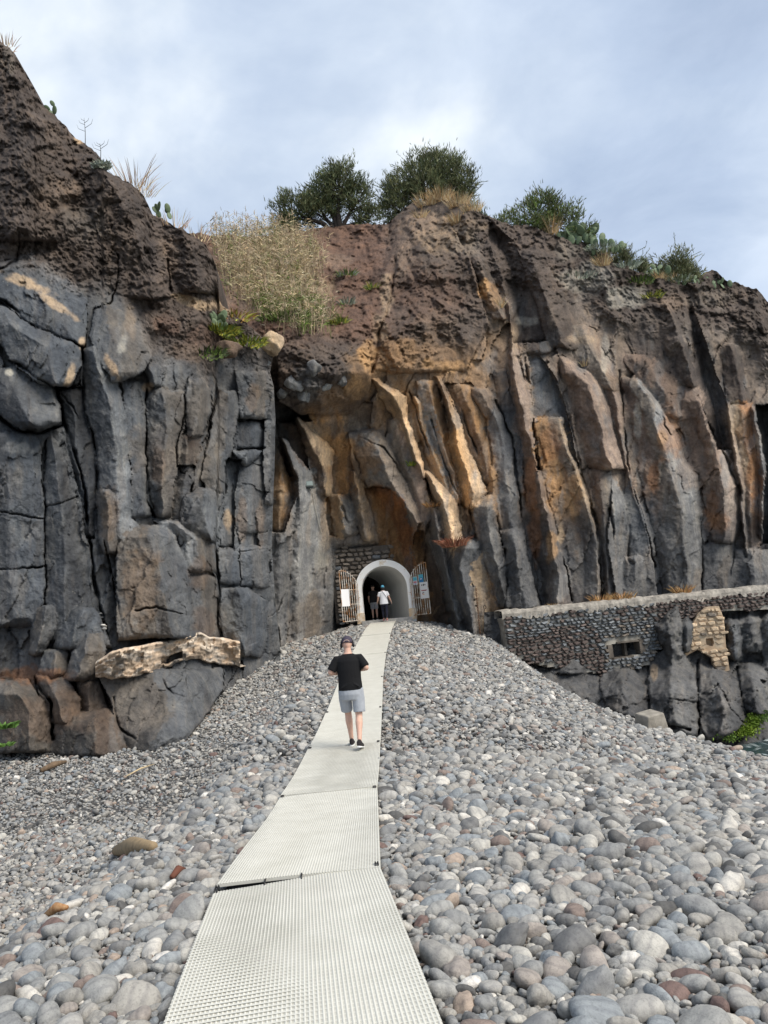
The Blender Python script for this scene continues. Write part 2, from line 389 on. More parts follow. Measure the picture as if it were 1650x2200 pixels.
        st = fbm(s.QX/13, s.QY/95, 4, sd+65)+0.5*n; wb = (s.mott*nc*sstep(0.12, 0.55, st))[..., None]
        lum = s.C.mean(-1, keepdims=True)/0.12
        s.C = s.C*(1-wb)+wb*PALA['gbrown']*np.clip(lum, .7, 1.6)
        st2 = fbm(s.QX/20+7, s.QY/60, 4, sd+67); wd = (0.5*nc*sstep(0.15, 0.5, st2))[..., None]; s.C = s.C*(1-wd)+wd*PALA['grey']*np.clip(lum**.5, .7, 1.3)
        s.C *= np.clip(1+colnoise*n+0.28*n2, 0.45, 1.7)[..., None]
    def points(s):
        return at(s.PX, s.PY, s.D-s.P)
    def parts(s, parent, hole=None, extra=None):
        V = s.points() if extra is None else extra
        R, Cc = s.PX.shape; idx = np.arange(R*Cc).reshape(R, Cc)
        F = np.stack([idx[:-1, :-1], idx[:-1, 1:], idx[1:, 1:], idx[1:, :-1]], -1).reshape(-1, 4)
        fid = np.maximum(s.ID[:-1, :-1], s.ID[1:, 1:]).reshape(-1)
        if hole is not None:
            keep = ~hole[:-1, :-1].reshape(-1); F = F[keep]; fid = fid[keep]
        Vf = V.reshape(-1, 3); Cf = np.clip(s.C.reshape(-1, 3), 0.01, 0.95)
        main = bpy.data.meshes.new('x')
        for k in np.unique(fid):
            f = F[fid == k]; small = len(f) < 12
            if small: continue
            u, inv = np.unique(f, return_inverse=True)
            me = fast_mesh(s.names[k], Vf[u], inv.reshape(f.shape), ROCK, True, Cf[u])
            link(bpy.data.objects.new(s.names[k], me), parent)
        s.V = V
    def pick(s, px, py):                         # surface point at a photo pixel
        r = np.argmin((s.PX-px)**2+(s.PY-py)**2); i, j = np.unravel_index(r, s.PX.shape)
        return Vector(s.V[i, j]), (i, j)
    def normal(s, ij):
        i, j = ij; R, Cc = s.PX.shape; i = min(max(i, 3), R-4); j = min(max(j, 3), Cc-4)
        a = Vector(s.V[i, j+3]-s.V[i, j-3]); b = Vector(s.V[i+3, j]-s.V[i-3, j]); n = a.cross(b).normalized()
        return n if n.y < 0 else -n

def sheet_grid(xl, xr_fn, sky_x, sky_y, ybot, nx, ny, ntop):
    s = np.linspace(0, 1, nx)[None, :]; t = np.linspace(0, 1, ny)[:, None]
    xr_max = xr_fn(np.array([ybot]))[0]
    px0 = xl+(xr_max-xl)*s+0*t
    sky = np.interp(px0, sky_x, sky_y)+7*fbm(px0/26, px0*0, 4, 201, 0.62)+2.0*fbm(px0/5, px0*0+3, 3, 203)
    y = ybot+(sky-ybot)*t
    px = xl+(xr_fn(y)-xl)*s
    return px, y, ntop

# ---- left cliff -------------------------------------------------------------
def xrA(y): return np.interp(y, [700, 760, 800, 830, 900, 1000, 1100, 1180, 1300, 1390, 1680], [590, 588, 580, 588, 592, 590, 586, 584, 592, 602, 612])
skA_x = [-320, -120, 0, 20, 45, 70, 95, 120, 150, 175, 200, 230, 236, 270, 290, 318, 335, 345, 372, 410, 440, 462, 476, 486, 490, 496, 525, 560, 590, 620]
skA_y = [-150, -20, 84, 100, 120, 168, 215, 242, 268, 300, 315, 338, 362, 380, 392, 415, 440, 462, 474, 492, 512, 530, 552, 580, 640, 655, 676, 704, 728, 740]
nxA, nyA = 470, 700
PXa, PYa, _ = sheet_grid(-320, xrA, skA_x, skA_y, 1690, nxA, nyA, 0)
kxA = [-400, 0, 200, 400, 500, 612]; kyA = [-150, 80, 500, 800, 1100, 1400, 1500, 1600, 1700]
tabA = [[27, 28, 31, 34, 36, 38], [24, 26, 29, 32, 34, 36], [21, 23, 24.5, 27.5, 29.5, 32], [19.5, 21.5, 22.5, 25, 28, 30.5],
        [19, 21, 21.5, 24, 27, 30], [18.5, 20.5, 20.5, 22.5, 26, 29.5], [18.3, 20.3, 20.0, 21.2, 24.5, 29], [18, 20.0, 19.4, 19.6, 22, 28.5], [17.5, 19.2, 18.4, 18.4, 20.5, 28]]
A = Sheet(PXa, PYa, bil(kxA, kyA, tabA, PXa, PYa), 11)
cl = np.interp(A.QX, [-320, 0, 90, 170, 200, 250, 330, 400, 480, 560, 620], [560, 565, 585, 640, 655, 640, 745, 785, 785, 800, 830])
cl = cl+55*fbm(A.PX/55, A.PY/90, 4, 301); crA = sstep(55, -55, A.QY-cl)
A.cr = crA
low = sstep(1430, 1530, A.PY)[..., None]
A.C[:] = PALA['grey']*(1-crA[..., None])+PALA['scoria']*crA[..., None]
A.C[:] = A.C*(1-low)+PALA['gbrown']*low
def strips_A():
    S = A.strip; m3 = lambda *a: list(a)
    S([(560, [-320, 40, 85]), (600, [-320, 60, 150]), (640, [0, 90, 190], [.5, .55, .3]), (698, [62, 130, 190]), (744, [172, 180, 185])], ['blue', 'blue'], [.3, .45, .25], name='rock_slab')
    S([(600, [-320, -200, -10]), (900, [-320, -180, -20]), (1300, [-320, -160, -10])], ['grey', 'dark'], [.3, .6, 0])
    S([(650, [-60, 0, 8], [.3, .5, .3]), (700, [-40, 25, 64], [.3, .8, .5]), (745, [6, 95, 176], [.4, 1.0, .7]), (790, [36, 110, 175], [.6, 1.2, .8]), (830, [92, 120, 152], [.8, 1.2, .9])], ['grey', 'blue'], name='rock_slab')
    S([(786, [-60, 12, 30], [.2, .5, .3]), (830, [-60, 26, 108], [.3, .8, .4]), (870, [-30, 45, 126], [.4, 1.0, .6]), (905, [16, 60, 133], [.6, 1.2, .8]), (921, [45, 80, 104], [.7, 1.1, .8])], ['dark', 'grey'], name='rock_slab')
    S([(925, [-60, 10, 72]), (960, [-60, 15, 86]), (1090, [-60, 20, 96]), (1250, [-60, 22, 97]), (1330, [-60, 30, 92]), (1348, [-60, 0, 60])], ['grey', 'blue'], [.1, .5, .2])
    S([(938, [100, 108, 113]), (1000, [95, 122, 152]), (1090, [97, 130, 172]), (1180, [98, 137, 192]), (1260, [99, 137, 202]), (1380, [95, 140, 224])], ['grey', 'dark'], [.1, .45, -.1])
    S([(832, [120, 150, 180]), (900, [134, 160, 187]), (970, [145, 165, 204]), (1010, [158, 170, 207]), (1090, [176, 190, 207]), (1160, [188, 194, 204])], ['blue', 'dark'], [-.3, 0, -.2])
    S([(745, [178, 200, 215]), (820, [178, 215, 250]), (870, [182, 236, 266]), (960, [206, 246, 277]), (1050, [209, 253, 281]), (1110, [213, 256, 283]), (1165, [216, 258, 330])], ['grey', 'light'], [.05, .75, .4])
    S([(1050, [208, 230, 257]), (1160, [212, 235, 260]), (1190, [222, 238, 252])], ['gbrown', 'gbrown'], [.2, .85, .5], name='rock_block')
    S([(818, [258, 285, 320]), (900, [268, 292, 313]), (1000, [280, 297, 312]), (1080, [282, 305, 317]), (1112, [283, 310, 330])], ['blue', 'grey'], [.25, .4, .1])
    S([(655, [206, 222, 245], [.2, .5, .3]), (720, [194, 238, 322], [.3, .8, .5]), (770, [207, 262, 330], [.6, 1.1, .8]), (800, [230, 256, 312], [.8, 1.2, .9]), (823, [240, 246, 258], [.9, 1.1, .9])], ['grey', 'gbrown'], name='rock_slab')
    S([(780, [308, 322, 342]), (832, [324, 335, 348])], ['grey', 'grey'], [.5, .9, .5], name='rock_block')
    S([(836, [322, 350, 396]), (860, [317, 352, 398]), (900, [315, 360, 398]), (960, [314, 352, 388]), (1010, [315, 347, 380]), (1090, [329, 352, 374]), (1112, [331, 350, 372])], ['grey', 'gbrown'], [.05, .75, .3])
    S([(812, [406, 425, 440]), (840, [400, 430, 458]), (890, [399, 427, 453]), (935, [401, 413, 432]), (944, [403, 406, 411])], ['gbrown', 'gbrown'], [.3, .85, .4], name='rock_block')
    S([(935, [382, 400, 432]), (1000, [376, 397, 424]), (1012, [378, 395, 418])], ['gbrown', 'brown'], [.1, .45, .2])
    S([(1000, [380, 400, 418]), (1060, [374, 395, 412]), (1125, [372, 390, 400])], ['grey', 'blue'], [-.1, .2, .0])
    S([(836, [472, 490, 508]), (870, [463, 490, 514]), (960, [441, 482, 500]), (1030, [431, 472, 489]), (1064, [448, 470, 482])], ['gbrown', 'grey'], [.2, .8, .3])
    S([(796, [505, 540, 574]), (830, [510, 547, 584]), (900, [512, 547, 570])], ['grey', 'gbrown'], [.4, .9, .6], name='rock_block')
    S([(903, [510, 540, 568]), (966, [508, 540, 568])], ['dark', 'blue'], [-.05, .15, .0])
    S([(966, [498, 530, 566]), (985, [514, 530, 552]), (1002, [524, 530, 537])], ['light', 'blue'], [.7, 1.1, .6], name='rock_block')
    S([(830, [572, 582, 594]), (900, [570, 582, 596]), (1000, [564, 579, 594]), (1085, [570, 580, 592])], ['grey', 'dark'], [.5, .7, .2])
    S([(998, [500, 526, 566]), (1060, [498, 532, 575]), (1145, [500, 536, 574])], ['grey', 'grey'], [-.05, .35, .15])
    S([(985, [488, 495, 522]), (1060, [479, 487, 502]), (1175, [470, 482, 502])], ['light', 'grey'], [-.3, -.1, -.2])
    S([(1048, [424, 440, 458], [.3, .6, .3]), (1066, [396, 432, 480]), (1090, [388, 432, 481]), (1122, [388, 440, 476]), (1165, [438, 455, 468])], ['dark', 'light'], [.5, 1.3, .5], name='rock_block')
    S([(1128, [262, 330, 362], [.3, .6, .3]), (1150, [256, 320, 376]), (1200, [251, 335, 396]), (1260, [250, 350, 409]), (1320, [250, 362, 416]), (1375, [252, 372, 420])], ['gbrown', 'grey'], [.6, 1.7, .7], name='rock_block')
    S([(1118, [326, 370, 392]), (1160, [374, 420, 466]), (1232, [394, 432, 466])], ['light', 'gbrown'], [.3, .75, .4], name='rock_block')
    S([(1236, [405, 432, 468]), (1330, [415, 440, 473]), (1375, [418, 442, 474])], ['grey', 'gbrown'], [.15, .45, .2], name='rock_block')
    S([(1178, [470, 490, 512]), (1255, [470, 492, 518])], ['grey', 'blue'], [.4, .75, .4], name='rock_block')
    S([(1172, [514, 545, 574]), (1262, [520, 550, 580])], ['blue', 'grey'], [.25, .65, .2], name='rock_block')
    S([(1262, [476, 510, 536]), (1290, [471, 520, 570]), (1340, [472, 526, 580]), (1385, [484, 522, 573]), (1408, [500, 525, 560])], ['grey', 'blue'], [.4, 1.3, .4], name='rock_block')
    S([(1300, [82, 100, 118]), (1350, [68, 90, 122]), (1410, [62, 76, 92])], ['gbrown', 'grey'], [.3, .75, .3], name='rock_block')
    S([(1305, [158, 180, 204]), (1350, [124, 160, 227]), (1395, [114, 150, 242])], ['grey', 'blue'], [.35, .9, .4], name='rock_block')
    S([(1356, [172, 190, 212], [.4, .8, .4]), (1400, [154, 182, 232]), (1465, [136, 162, 210])], ['grey', 'gbrown'], [.7, 1.25, .6], name='rock_block')
    S([(1392, [98, 120, 148], [.4, .7, .4]), (1455, [80, 115, 142])], ['grey', 'gbrown'], [.6, 1.1, .6], name='rock_block')
    S([(1460, [-120, 20, 62], [.8, 1.2, .8]), (1490, [-120, 40, 84]), (1530, [-120, 62, 108]), (1620, [-120, 62, 114])], ['gbrown', 'gbrown'], [1.0, 2.0, 1.0], name='boulder')
    S([(1450, [78, 100, 142], [.6, .9, .6]), (1500, [88, 122, 172]), (1560, [106, 140, 170])], ['gbrown', 'brown'], [.8, 1.45, .9], name='boulder')
    S([(1436, [205, 300, 480], [.8, 1.2, .9]), (1480, [226, 345, 480], [1, 1.6, 1.2]), (1530, [245, 370, 452], [1.1, 1.9, 1.3]), (1575, [255, 335, 414], [1.2, 2.0, 1.4]), (1620, [265, 310, 370], [1.2, 1.9, 1.4])], ['gbrown', 'grey'], name='boulder')
    S([(1460, [165, 190, 215]), (1540, [168, 190, 235])], ['brown', 'gbrown'], [.5, .9, .6], name='boulder')
    S([(1525, [150, 205, 252], [.9, 1.3, .9]), (1560, [118, 205, 272]), (1625, [108, 205, 282])], ['gbrown', 'brown'], [1.0, 1.75, 1.2], name='boulder')
    # upper clinker spurs
    S([(470, [345, 380, 430], [.2, .8, .3]), (560, [352, 420, 488], [.2, 1.2, .2]), (630, [372, 425, 485], [0, .9, .1])], ['scorb', 'scoria'], name='rock_spur')
    S([(330, [150, 190, 240], [.1, .7, .1]), (460, [200, 280, 350], [.1, 1.0, .2]), (640, [250, 330, 395], [0, .9, .1])], ['scoria', 'scorb'], name='rock_spur')
    S([(90, [-60, 5, 40], [.1, .6, .2]), (260, [-40, 70, 140], [.1, 1.0, .1]), (520, [-20, 60, 160], [0, .8, 0])], ['scorb', 'scoria'], name='rock_spur')
    C = A.crack
    for pts, w, d in [([(-40, 612), (0, 638), (35, 665), (60, 698), (110, 715), (180, 745)], 4.5, 1.0), ([(-20, 660), (15, 770), (60, 800), (115, 834), (170, 828), (177, 748)], 4, .8),
        ([(120, 832), (135, 905), (175, 1010), (195, 1170), (200, 1250), (225, 1340), (232, 1365)], 5, 1.3), ([(176, 745), (182, 870), (208, 970), (210, 1060)], 4, .8),
        ([(318, 838), (312, 920), (313, 1000), (317, 1080), (330, 1112)], 3.6, 1.1), ([(97, 950), (97, 1250), (92, 1340)], 3, .6), ([(0, 1098), (95, 1118)], 2.2, .35),
        ([(-20, 1225), (97, 1218)], 2.5, .4), ([(97, 1090), (165, 1066)], 2, .25), ([(0, 898), (30, 922), (80, 930), (132, 914)], 6, .9), ([(256, 822), (268, 900), (279, 1000), (280, 1080)], 2.6, .5),
        ([(418, 985), (424, 1010), (408, 1056)], 3.5, .9), ([(290, 1312), (340, 1305), (390, 1322)], 2.6, .4), ([(470, 1160), (470, 1370)], 3, .6), ([(500, 985), (496, 1100), (503, 1180)], 3, .6),
        ([(398, 830), (397, 890), (378, 960), (378, 1005), (395, 1020), (420, 990)], 2.8, .6), ([(458, 840), (452, 900), (435, 1000)], 3, .5), ([(510, 900), (570, 902)], 3.5, .6), ([(507, 966), (568, 960)], 3, .5),
        ([(397, 1440), (402, 1480), (404, 1545)], 2.6, .5), ([(345, 1455), (355, 1480), (400, 1500)], 2.4, .4), ([(245, 1500), (255, 1560), (290, 1590)], 3, .6), ([(110, 1500), (116, 1590)], 4, 1.0),
        ([(75, 1455), (110, 1510), (118, 1560)], 4, .9), ([(255, 545), (252, 620), (232, 655), (205, 665), (190, 700), (185, 745)], 3, .6), ([(40, 500), (36, 560), (0, 575)], 3.5, .6),
        ([(362, 560), (372, 660)], 4, .7), ([(500, 1180), (520, 1182), (575, 1180)], 2.4, .4), ([(226, 1160), (260, 1330), (262, 1372)], 3, .6), ([(130, 845), (150, 870), (180, 915)], 2, .3)]:
        C(pts, w, d)
strips_A()
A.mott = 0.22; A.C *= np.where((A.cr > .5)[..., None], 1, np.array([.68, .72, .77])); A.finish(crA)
for a in [(60, 610, 70, 14, 'tan', .8, 22), (115, 650, 60, 10, 'pale', .6, 35), (178, 735, 10, 16, 'pale', .7), (152, 805, 12, 26, 'pale', .75, 20), (30, 965, 40, 16, 'light', .8), (20, 800, 12, 10, 'lichen', .8),
          (330, 970, 60, 80, 'gbrown', .4), (400, 1010, 70, 60, 'gbrown', .4), (340, 1000, 16, 60, 'brown', .5), (545, 850, 16, 34, 'ochd', .22, 10), (300, 1250, 45, 110, 'ochd', .22), (520, 1110, 12, 60, 'ochd', .22), (490, 1120, 10, 30, 'pale', .6),
          (235, 1110, 22, 60, 'ochd', .22), (60, 1450, 90, 22, 'rust', .6), (80, 1540, 90, 60, 'brown', .6), (190, 1520, 60, 60, 'brown', .5), (560, 1120, 10, 60, 'ochd', .22), (430, 1230, 30, 40, 'brown', .5), (440, 1330, 25, 40, 'brown', .5),
          (300, 1540, 60, 30, 'gbrown', .4), (240, 790, 10, 40, 'sand', .7, -30), (315, 830, 16, 10, 'sand', .6),
          (360, 560, 30, 60, 'dust', .35), (300, 560, 60, 40, 'scorb', .6), (420, 650, 60, 12, 'sand', .75, 15), (470, 660, 40, 12, 'sand', .6, 30), (360, 700, 30, 30, 'soil', .5), (440, 720, 50, 30, 'soil', .5), (400, 760, 50, 24, 'brown', .6),
          (265, 735, 12, 26, 'lichen', .5, 20), (280, 690, 16, 40, 'tan', .3), (120, 420, 60, 40, 'dust', .3), (60, 300, 40, 60, 'scorb', .6), (180, 480, 60, 40, 'gbrown', .5), (170, 300, 12, 10, 'sand', .8), (20, 120, 20, 40, 'gbrown', .5)]:
    A.stain(*a[:6], ang=a[6] if len(a) > 6 else 0)
def finish_A():
    V = A.points()
    # right edge turns the corner into the gully; the crest rolls back into a plateau
    nc, nr = 22, 16
    PXx = A.PX[:, -1:]-0.5*np.arange(1, nc+1)[None, :]; PYx = np.repeat(A.PY[:, -1:], nc, 1)
    Dx = (A.D-A.P)[:, -1:]+np.arange(1, nc+1)[None, :]*0.30+0.25*fbm(PYx/25, PXx*0+np.arange(nc)[None, :]/3.0, 3, 77)
    V = np.concatenate([V, at(PXx, PYx, Dx)], 1)
    k = np.arange(1, nr+1)[:, None, None]
    top = V[-1:][...].repeat(nr, 0)+k*np.array([-0.06, 0.75, 0.05])+(k**1.6)*np.array([0, 0, -0.035])
    V = np.concatenate([V, top], 0)
    def ext(a, fill=None):
        a = np.concatenate([a, a[:, -1:].repeat(nc, 1)], 1); return np.concatenate([a, a[-1:].repeat(nr, 0)], 0)
    A.PX, A.PY, A.C = ext(A.PX), ext(A.PY), ext(A.C)
    A.PX[:, -nc:] += 5000; A.PY[-nr:] -= 5000
    idn = ext(A.ID); idn[:, -nc:] = 0; idn[-nr:] = 0; A.ID = idn
    root = empty('left_cliff', V[0, nxA//2]); tag(root, 'tall dark basalt cliff with brown crumbling top left of the tunnel', None, None, 'structure')
    return root, V
cliffA, VA = finish_A()
cliffA.location = (0, 0, 0)
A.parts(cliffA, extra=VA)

# ---- cliff behind and right of the tunnel -----------------------------------
skB_x = [340, 450, 520, 600, 660, 700, 760, 830, 850, 872, 900, 960, 1000, 1030, 1060, 1100, 1140, 1180, 1215, 1250, 1290, 1320, 1360, 1400, 1460, 1495, 1512, 1530, 1545, 1562, 1580, 1605, 1625, 1650, 1750, 1900, 2060]
skB_y = [498, 505, 507, 502, 494, 489, 484, 482, 466, 446, 432, 430, 440, 455, 472, 482, 484, 500, 512, 520, 540, 562, 580, 592, 606, 604, 588, 582, 590, 603, 608, 616, 618, 648, 715, 800, 900]
nxB, nyB = 850, 500
sB = np.linspace(0, 1, nxB)[None, :]; tB = np.linspace(0, 1, nyB)[:, None]
PXb = 340+1720*sB+0*tB; PYb = 1450+(np.interp(PXb, skB_x, skB_y)+6*fbm(PXb/24, PXb*0+9, 4, 205, 0.62)+2.0*fbm(PXb/5, PXb*0+5, 3, 207)-1450)*tB
kxB = [340, 600, 720, 830, 1000, 1100, 1300, 1650, 2060]; kyB = [380, 480, 600, 700, 800, 900, 1100, 1450]
tabB = [[53, 53, 54, 51, 46, 46, 48, 53, 58], [47, 47, 48, 46, 42.5, 43, 45, 49, 56], [39, 39, 40, 40, 40, 40.5, 42.5, 46, 54], [34, 34.5, 35.5, 36.5, 38.5, 39, 41, 44, 52],
        [33, 33, 33.8, 35.2, 37.5, 38, 40, 43, 51], [34, 33.8, 36.2, 36.6, 37, 37.5, 39, 42, 50], [33.5, 33, 37.2, 37.5, 36, 36, 37.5, 41, 49], [33, 32.5, 37.8, 37.9, 35.7, 35.2, 36.6, 40, 48]]
B = Sheet(PXb, PYb, bil(kxB, kyB, tabB, PXb, PYb), 23)
clb = np.interp(B.QX, [340, 590, 640, 700, 780, 850, 950, 1060, 1100, 1200, 1330, 1450, 1560, 1650, 2060], [820, 840, 890, 885, 800, 790, 770, 720, 680, 690, 740, 750, 770, 830, 940])
clb = clb-38*sstep(930, 1080, B.PX)+46*fbm(B.PX/60, B.PY/110, 4, 303)+14*fbm(B.PX/14, B.PY/30, 3, 304); crB = sstep(42, -42, B.QY-clb)
B.C[:] = PALA['grey']*(1-crB[..., None])+PALA['scoria']*crB[..., None]
B.cr = crB
wm = (sstep(1200, 1090, B.PY)*sstep(690, 760, B.PX)*(1-crB)*(.55+.45*sstep(1250, 1000, B.PX)))[..., None]; B.C[:] = B.C*(1-wm)+wm*(PALA['gbrown']*.5+PALA['ochd']*.5)
gm = (sstep(860, 800, B.PX)*sstep(760, 700, B.PY))[..., None]
B.C[:] = B.C*(1-gm)+PALA['soil']*gm
B.P -= 0.0
def strips_B():  # face colours mix real rock tone with painted light right, shade left
    S = B.strip
    # cave under the clinker lip
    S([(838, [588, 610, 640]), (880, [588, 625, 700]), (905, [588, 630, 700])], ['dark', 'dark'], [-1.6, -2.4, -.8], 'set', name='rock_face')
    # wall of the alcove, stained ochre
    S([(865, [640, 720, 800]), (950, [700, 745, 792]), (1040, [703, 750, 792]), (1085, [700, 740, 775]), (1150, [705, 740, 790])], ['ochre', 'gbrown'], [-.5, .0, -.1], name='rock_face')
    S([(940, [588, 600, 606]), (1000, [588, 606, 630]), (1060, [586, 612, 636]), (1140, [586, 600, 614])], ['tan', 'ochd'], [-.9, -.5, -.8])
    S([(896, [630, 633, 638]), (920, [636, 652, 668]), (965, [648, 672, 715]), (1000, [655, 692, 717]), (1065, [664, 702, 715])], ['brown', 'pale'], [-.5, .9, .3])
    S([(905, [590, 600, 634]), (960, [596, 625, 655]), (1030, [625, 650, 668])], ['dark', 'brown'], [-1.8, -1.4, -.9])
    S([(942, [600, 605, 612]), (1020, [622, 641, 672]), (1070, [618, 643, 692]), (1150, [592, 644, 707]), (1250, [585, 641, 719]), (1410, [603, 641, 734])], ['dark', 'light'], [-1.3, .5, .2])
    S([(1268, [640, 690, 716]), (1420, [636, 690, 728])], ['gbrown', 'light'], [.3, .7, .3], name='boulder')
    S([(1060, [705, 728, 748]), (1100, [711, 736, 766]), (1150, [715, 742, 769])], ['tan', 'grey'], [.0, .8, .2], name='rock_block')
    S([(1015, [752, 760, 778]), (1090, [757, 776, 808]), (1165, [777, 786, 812])], ['grey', 'tan'], [.2, .9, .1])
    S([(925, [748, 798, 824], [.3, .7, .4]), (980, [752, 816, 850]), (1020, [762, 832, 866]), (1045, [790, 845, 876]), (1060, [826, 852, 882]), (1100, [866, 886, 902]), (1140, [882, 900, 918]), (1185, [884, 898, 914])], ['grey', 'gbrown'], [.5, 1.5, .8], name='rock_block')
    S([(1048, [782, 804, 836]), (1100, [800, 842, 878]), (1160, [814, 852, 886]), (1215, [818, 862, 887]), (1345, [820, 862, 887])], ['ochd', 'rust'], [-.3, -.9, -.6], name='rock_face')
    S([(1120, [898, 902, 906]), (1160, [888, 905, 920]), (1200, [887, 911, 934]), (1360, [887, 932, 975])], ['ochd', 'brown'], [-.3, -1.0, -.5], 'set', name='rock_face')
    S([(812, [798, 802, 812], [.2, .5, .3]), (850, [816, 846, 872]), (890, [838, 861, 874]), (930, [860, 876, 886]), (970, [876, 889, 904]), (1028, [906, 912, 918])], ['tan', 'pale'], [.4, 1.25, .6])
    S([(900, [832, 845, 862]), (960, [830, 860, 880]), (1020, [860, 885, 908]), (1090, [880, 905, 930]), (1140, [890, 905, 916])], ['gbrown', 'pink'], [.4, .9, .6], name='rock_block')
    S([(1012, [909, 914, 921], [.3, .8, .4]), (1060, [924, 942, 970]), (1075, [929, 952, 986]), (1120, [939, 966, 990]), (1170, [951, 976, 998]), (1210, [954, 962, 972])], ['pale', 'pale'], [.3, 1.2, .5])
    S([(1084, [911, 930, 944], [.2, .7, .4]), (1110, [911, 936, 949]), (1160, [926, 946, 955]), (1255, [948, 966, 982]), (1400, [972, 992, 1012])], ['dark', 'blue'], [-.3, 1.3, .6])
    S([(1158, [994, 1010, 1030], [.4, .9, .6]), (1178, [960, 1000, 1029]), (1215, [954, 990, 1014]), (1265, [960, 1000, 1015]), (1345, [994, 1012, 1029]), (1410, [1008, 1020, 1036])], ['dark', 'blue'], [.6, 1.7, 1.0])
    S([(1162, [1012, 1022, 1035]), (1250, [1014, 1031, 1049]), (1340, [1027, 1040, 1061]), (1420, [1035, 1052, 1072])], ['pale', 'tan'], [.95, .9, .6], name='rock_slab')
    S([(1168, [1034, 1046, 1062]), (1230, [1035, 1066, 1084]), (1290, [1044, 1070, 1086]), (1345, [1056, 1072, 1084])], ['ochre', 'ochd'], [.5, .65, .3], name='rock_slab')
    S([(1062, [1040, 1050, 1062], [.3, .8, .5]), (1085, [1016, 1046, 1064]), (1140, [1020, 1052, 1071]), (1175, [1030, 1056, 1079]), (1310, [1074, 1092, 1112])], ['grey', 'dark'], [.7, 1.25, .7])
    S([(1136, [1072, 1100, 1129], [.3, .8, .6]), (1180, [1080, 1106, 1133]), (1250, [1084, 1116, 1146]), (1300, [1084, 1131, 1161]), (1345, [1086, 1141, 1167])], ['dark', 'grey'], [.6, 1.4, .9], name='rock_block')
    S([(808, [932, 938, 947], [.2, .6, .3]), (850, [950, 957, 963]), (900, [961, 971, 990]), (960, [969, 987, 1012]), (1010, [981, 1002, 1030]), (1055, [991, 1017, 1048]), (1092, [1002, 1012, 1026])], ['ochre', 'pale'], [.2, 1.1, .35])
    S([(815, [893, 918, 935], [.1, .4, .1]), (880, [904, 932, 961]), (950, [923, 952, 971]), (1020, [953, 976, 987]), (1080, [974, 986, 1003])], ['light', 'ochd'], [.2, .7, -.3])
    S([(850, [878, 892, 903]), (920, [887, 906, 925]), (990, [911, 937, 958]), (1050, [929, 962, 980]), (1088, [962, 976, 986])], ['tan', 'ochre'], [-.2, .5, .0])
    S([(825, [958, 985, 1012]), (880, [982, 1012, 1044]), (960, [1008, 1036, 1056]), (1046, [1043, 1052, 1060])], ['brown', 'ochd'], [-.4, .15, -.2])
    S([(1000, [1046, 1055, 1066]), (1060, [1048, 1060, 1072]), (1140, [1070, 1080, 1092])], ['ochre', 'ochd'], [0, .3, .1])
    S([(835, [1010, 1030, 1052]), (900, [1043, 1066, 1086]), (960, [1054, 1081, 1102]), (1050, [1064, 1091, 1110]), (1130, [1075, 1101, 1127]), (1220, [1128, 1138, 1148]), (1350, [1146, 1159, 1170])], ['grey', 'grey'], [.05, .5, .25])
    S([(790, [1048, 1066, 1088]), (880, [1066, 1082, 1102]), (960, [1094, 1106, 1122]), (1065, [1104, 1113, 1126])], ['dark', 'dark'], [-.2, .2, .3])
    S([(640, [1074, 1084, 1094], [0, .5, 0]), (700, [1093, 1102, 1112], [0, .7, 0]), (765, [1092, 1099, 1112], [-.1, .9, .1]), (850, [1090, 1113, 1138]), (920, [1097, 1133, 1148]), (990, [1114, 1150, 1158]), (1080, [1119, 1167, 1178]), (1160, [1134, 1187, 1202]), (1240, [1155, 1198, 1226]), (1345, [1164, 1198, 1236])], ['redb', 'pink'], [-.4, 1.5, .2])
    S([(738, [1126, 1132, 1138], [0, -.05, 0]), (780, [1136, 1152, 1172]), (820, [1140, 1172, 1200]), (900, [1146, 1185, 1222]), (1010, [1150, 1202, 1244])], ['blue', 'blue'], [-.7, -.6, -.6], name='rock_face')
    S([(896, [1147, 1180, 1204, 1211], [.0, .3, .6, 0]), (960, [1150, 1192, 1216, 1223]), (1040, [1164, 1216, 1246, 1254]), (1110, [1177, 1240, 1268, 1277]), (1165, [1194, 1254, 1282, 1291]), (1340, [1220, 1258, 1286, 1294])], ['ochd', 'gbrown', 'pale'], [.0, .3, .95, .0])
    S([(764, [1196, 1200, 1204, 1212], [.3, .6, .5, .2]), (800, [1199, 1216, 1238, 1272], [.0, .8, 1.1, .4]), (830, [1206, 1241, 1267, 1294], [-.4, .7, 1.5, .2]), (900, [1221, 1252, 1285, 1315], [-.5, .6, 1.5, .1]), (980, [1239, 1272, 1304, 1338], [-.5, .6, 1.5, .1]), (1008, [1244, 1286, 1316, 1350], [-.5, .6, 1.4, .1])], ['redb', 'redb', 'pink'])
    S([(1004, [1245, 1286, 1310]), (1080, [1261, 1296, 1318]), (1160, [1279, 1302, 1314]), (1250, [1287, 1306, 1332]), (1340, [1289, 1311, 1338])], ['redb', 'gbrown'], [-.4, .6, .3])
    S([(1012, [1312, 1332, 1352], [.2, -.3, .3]), (1080, [1315, 1346, 1376], [.8, .1, .5]), (1150, [1307, 1346, 1392], [1., .2, .7]), (1200, [1311, 1352, 1402], [.9, .1, .7]), (1340, [1335, 1362, 1424], [.8, .5, .7])], ['light', 'grey'], name='rock_block')
    S([(1195, [1340, 1365, 1385]), (1290, [1330, 1362, 1392])], ['light', 'grey'], [.4, 1.0, .5], name='boulder')
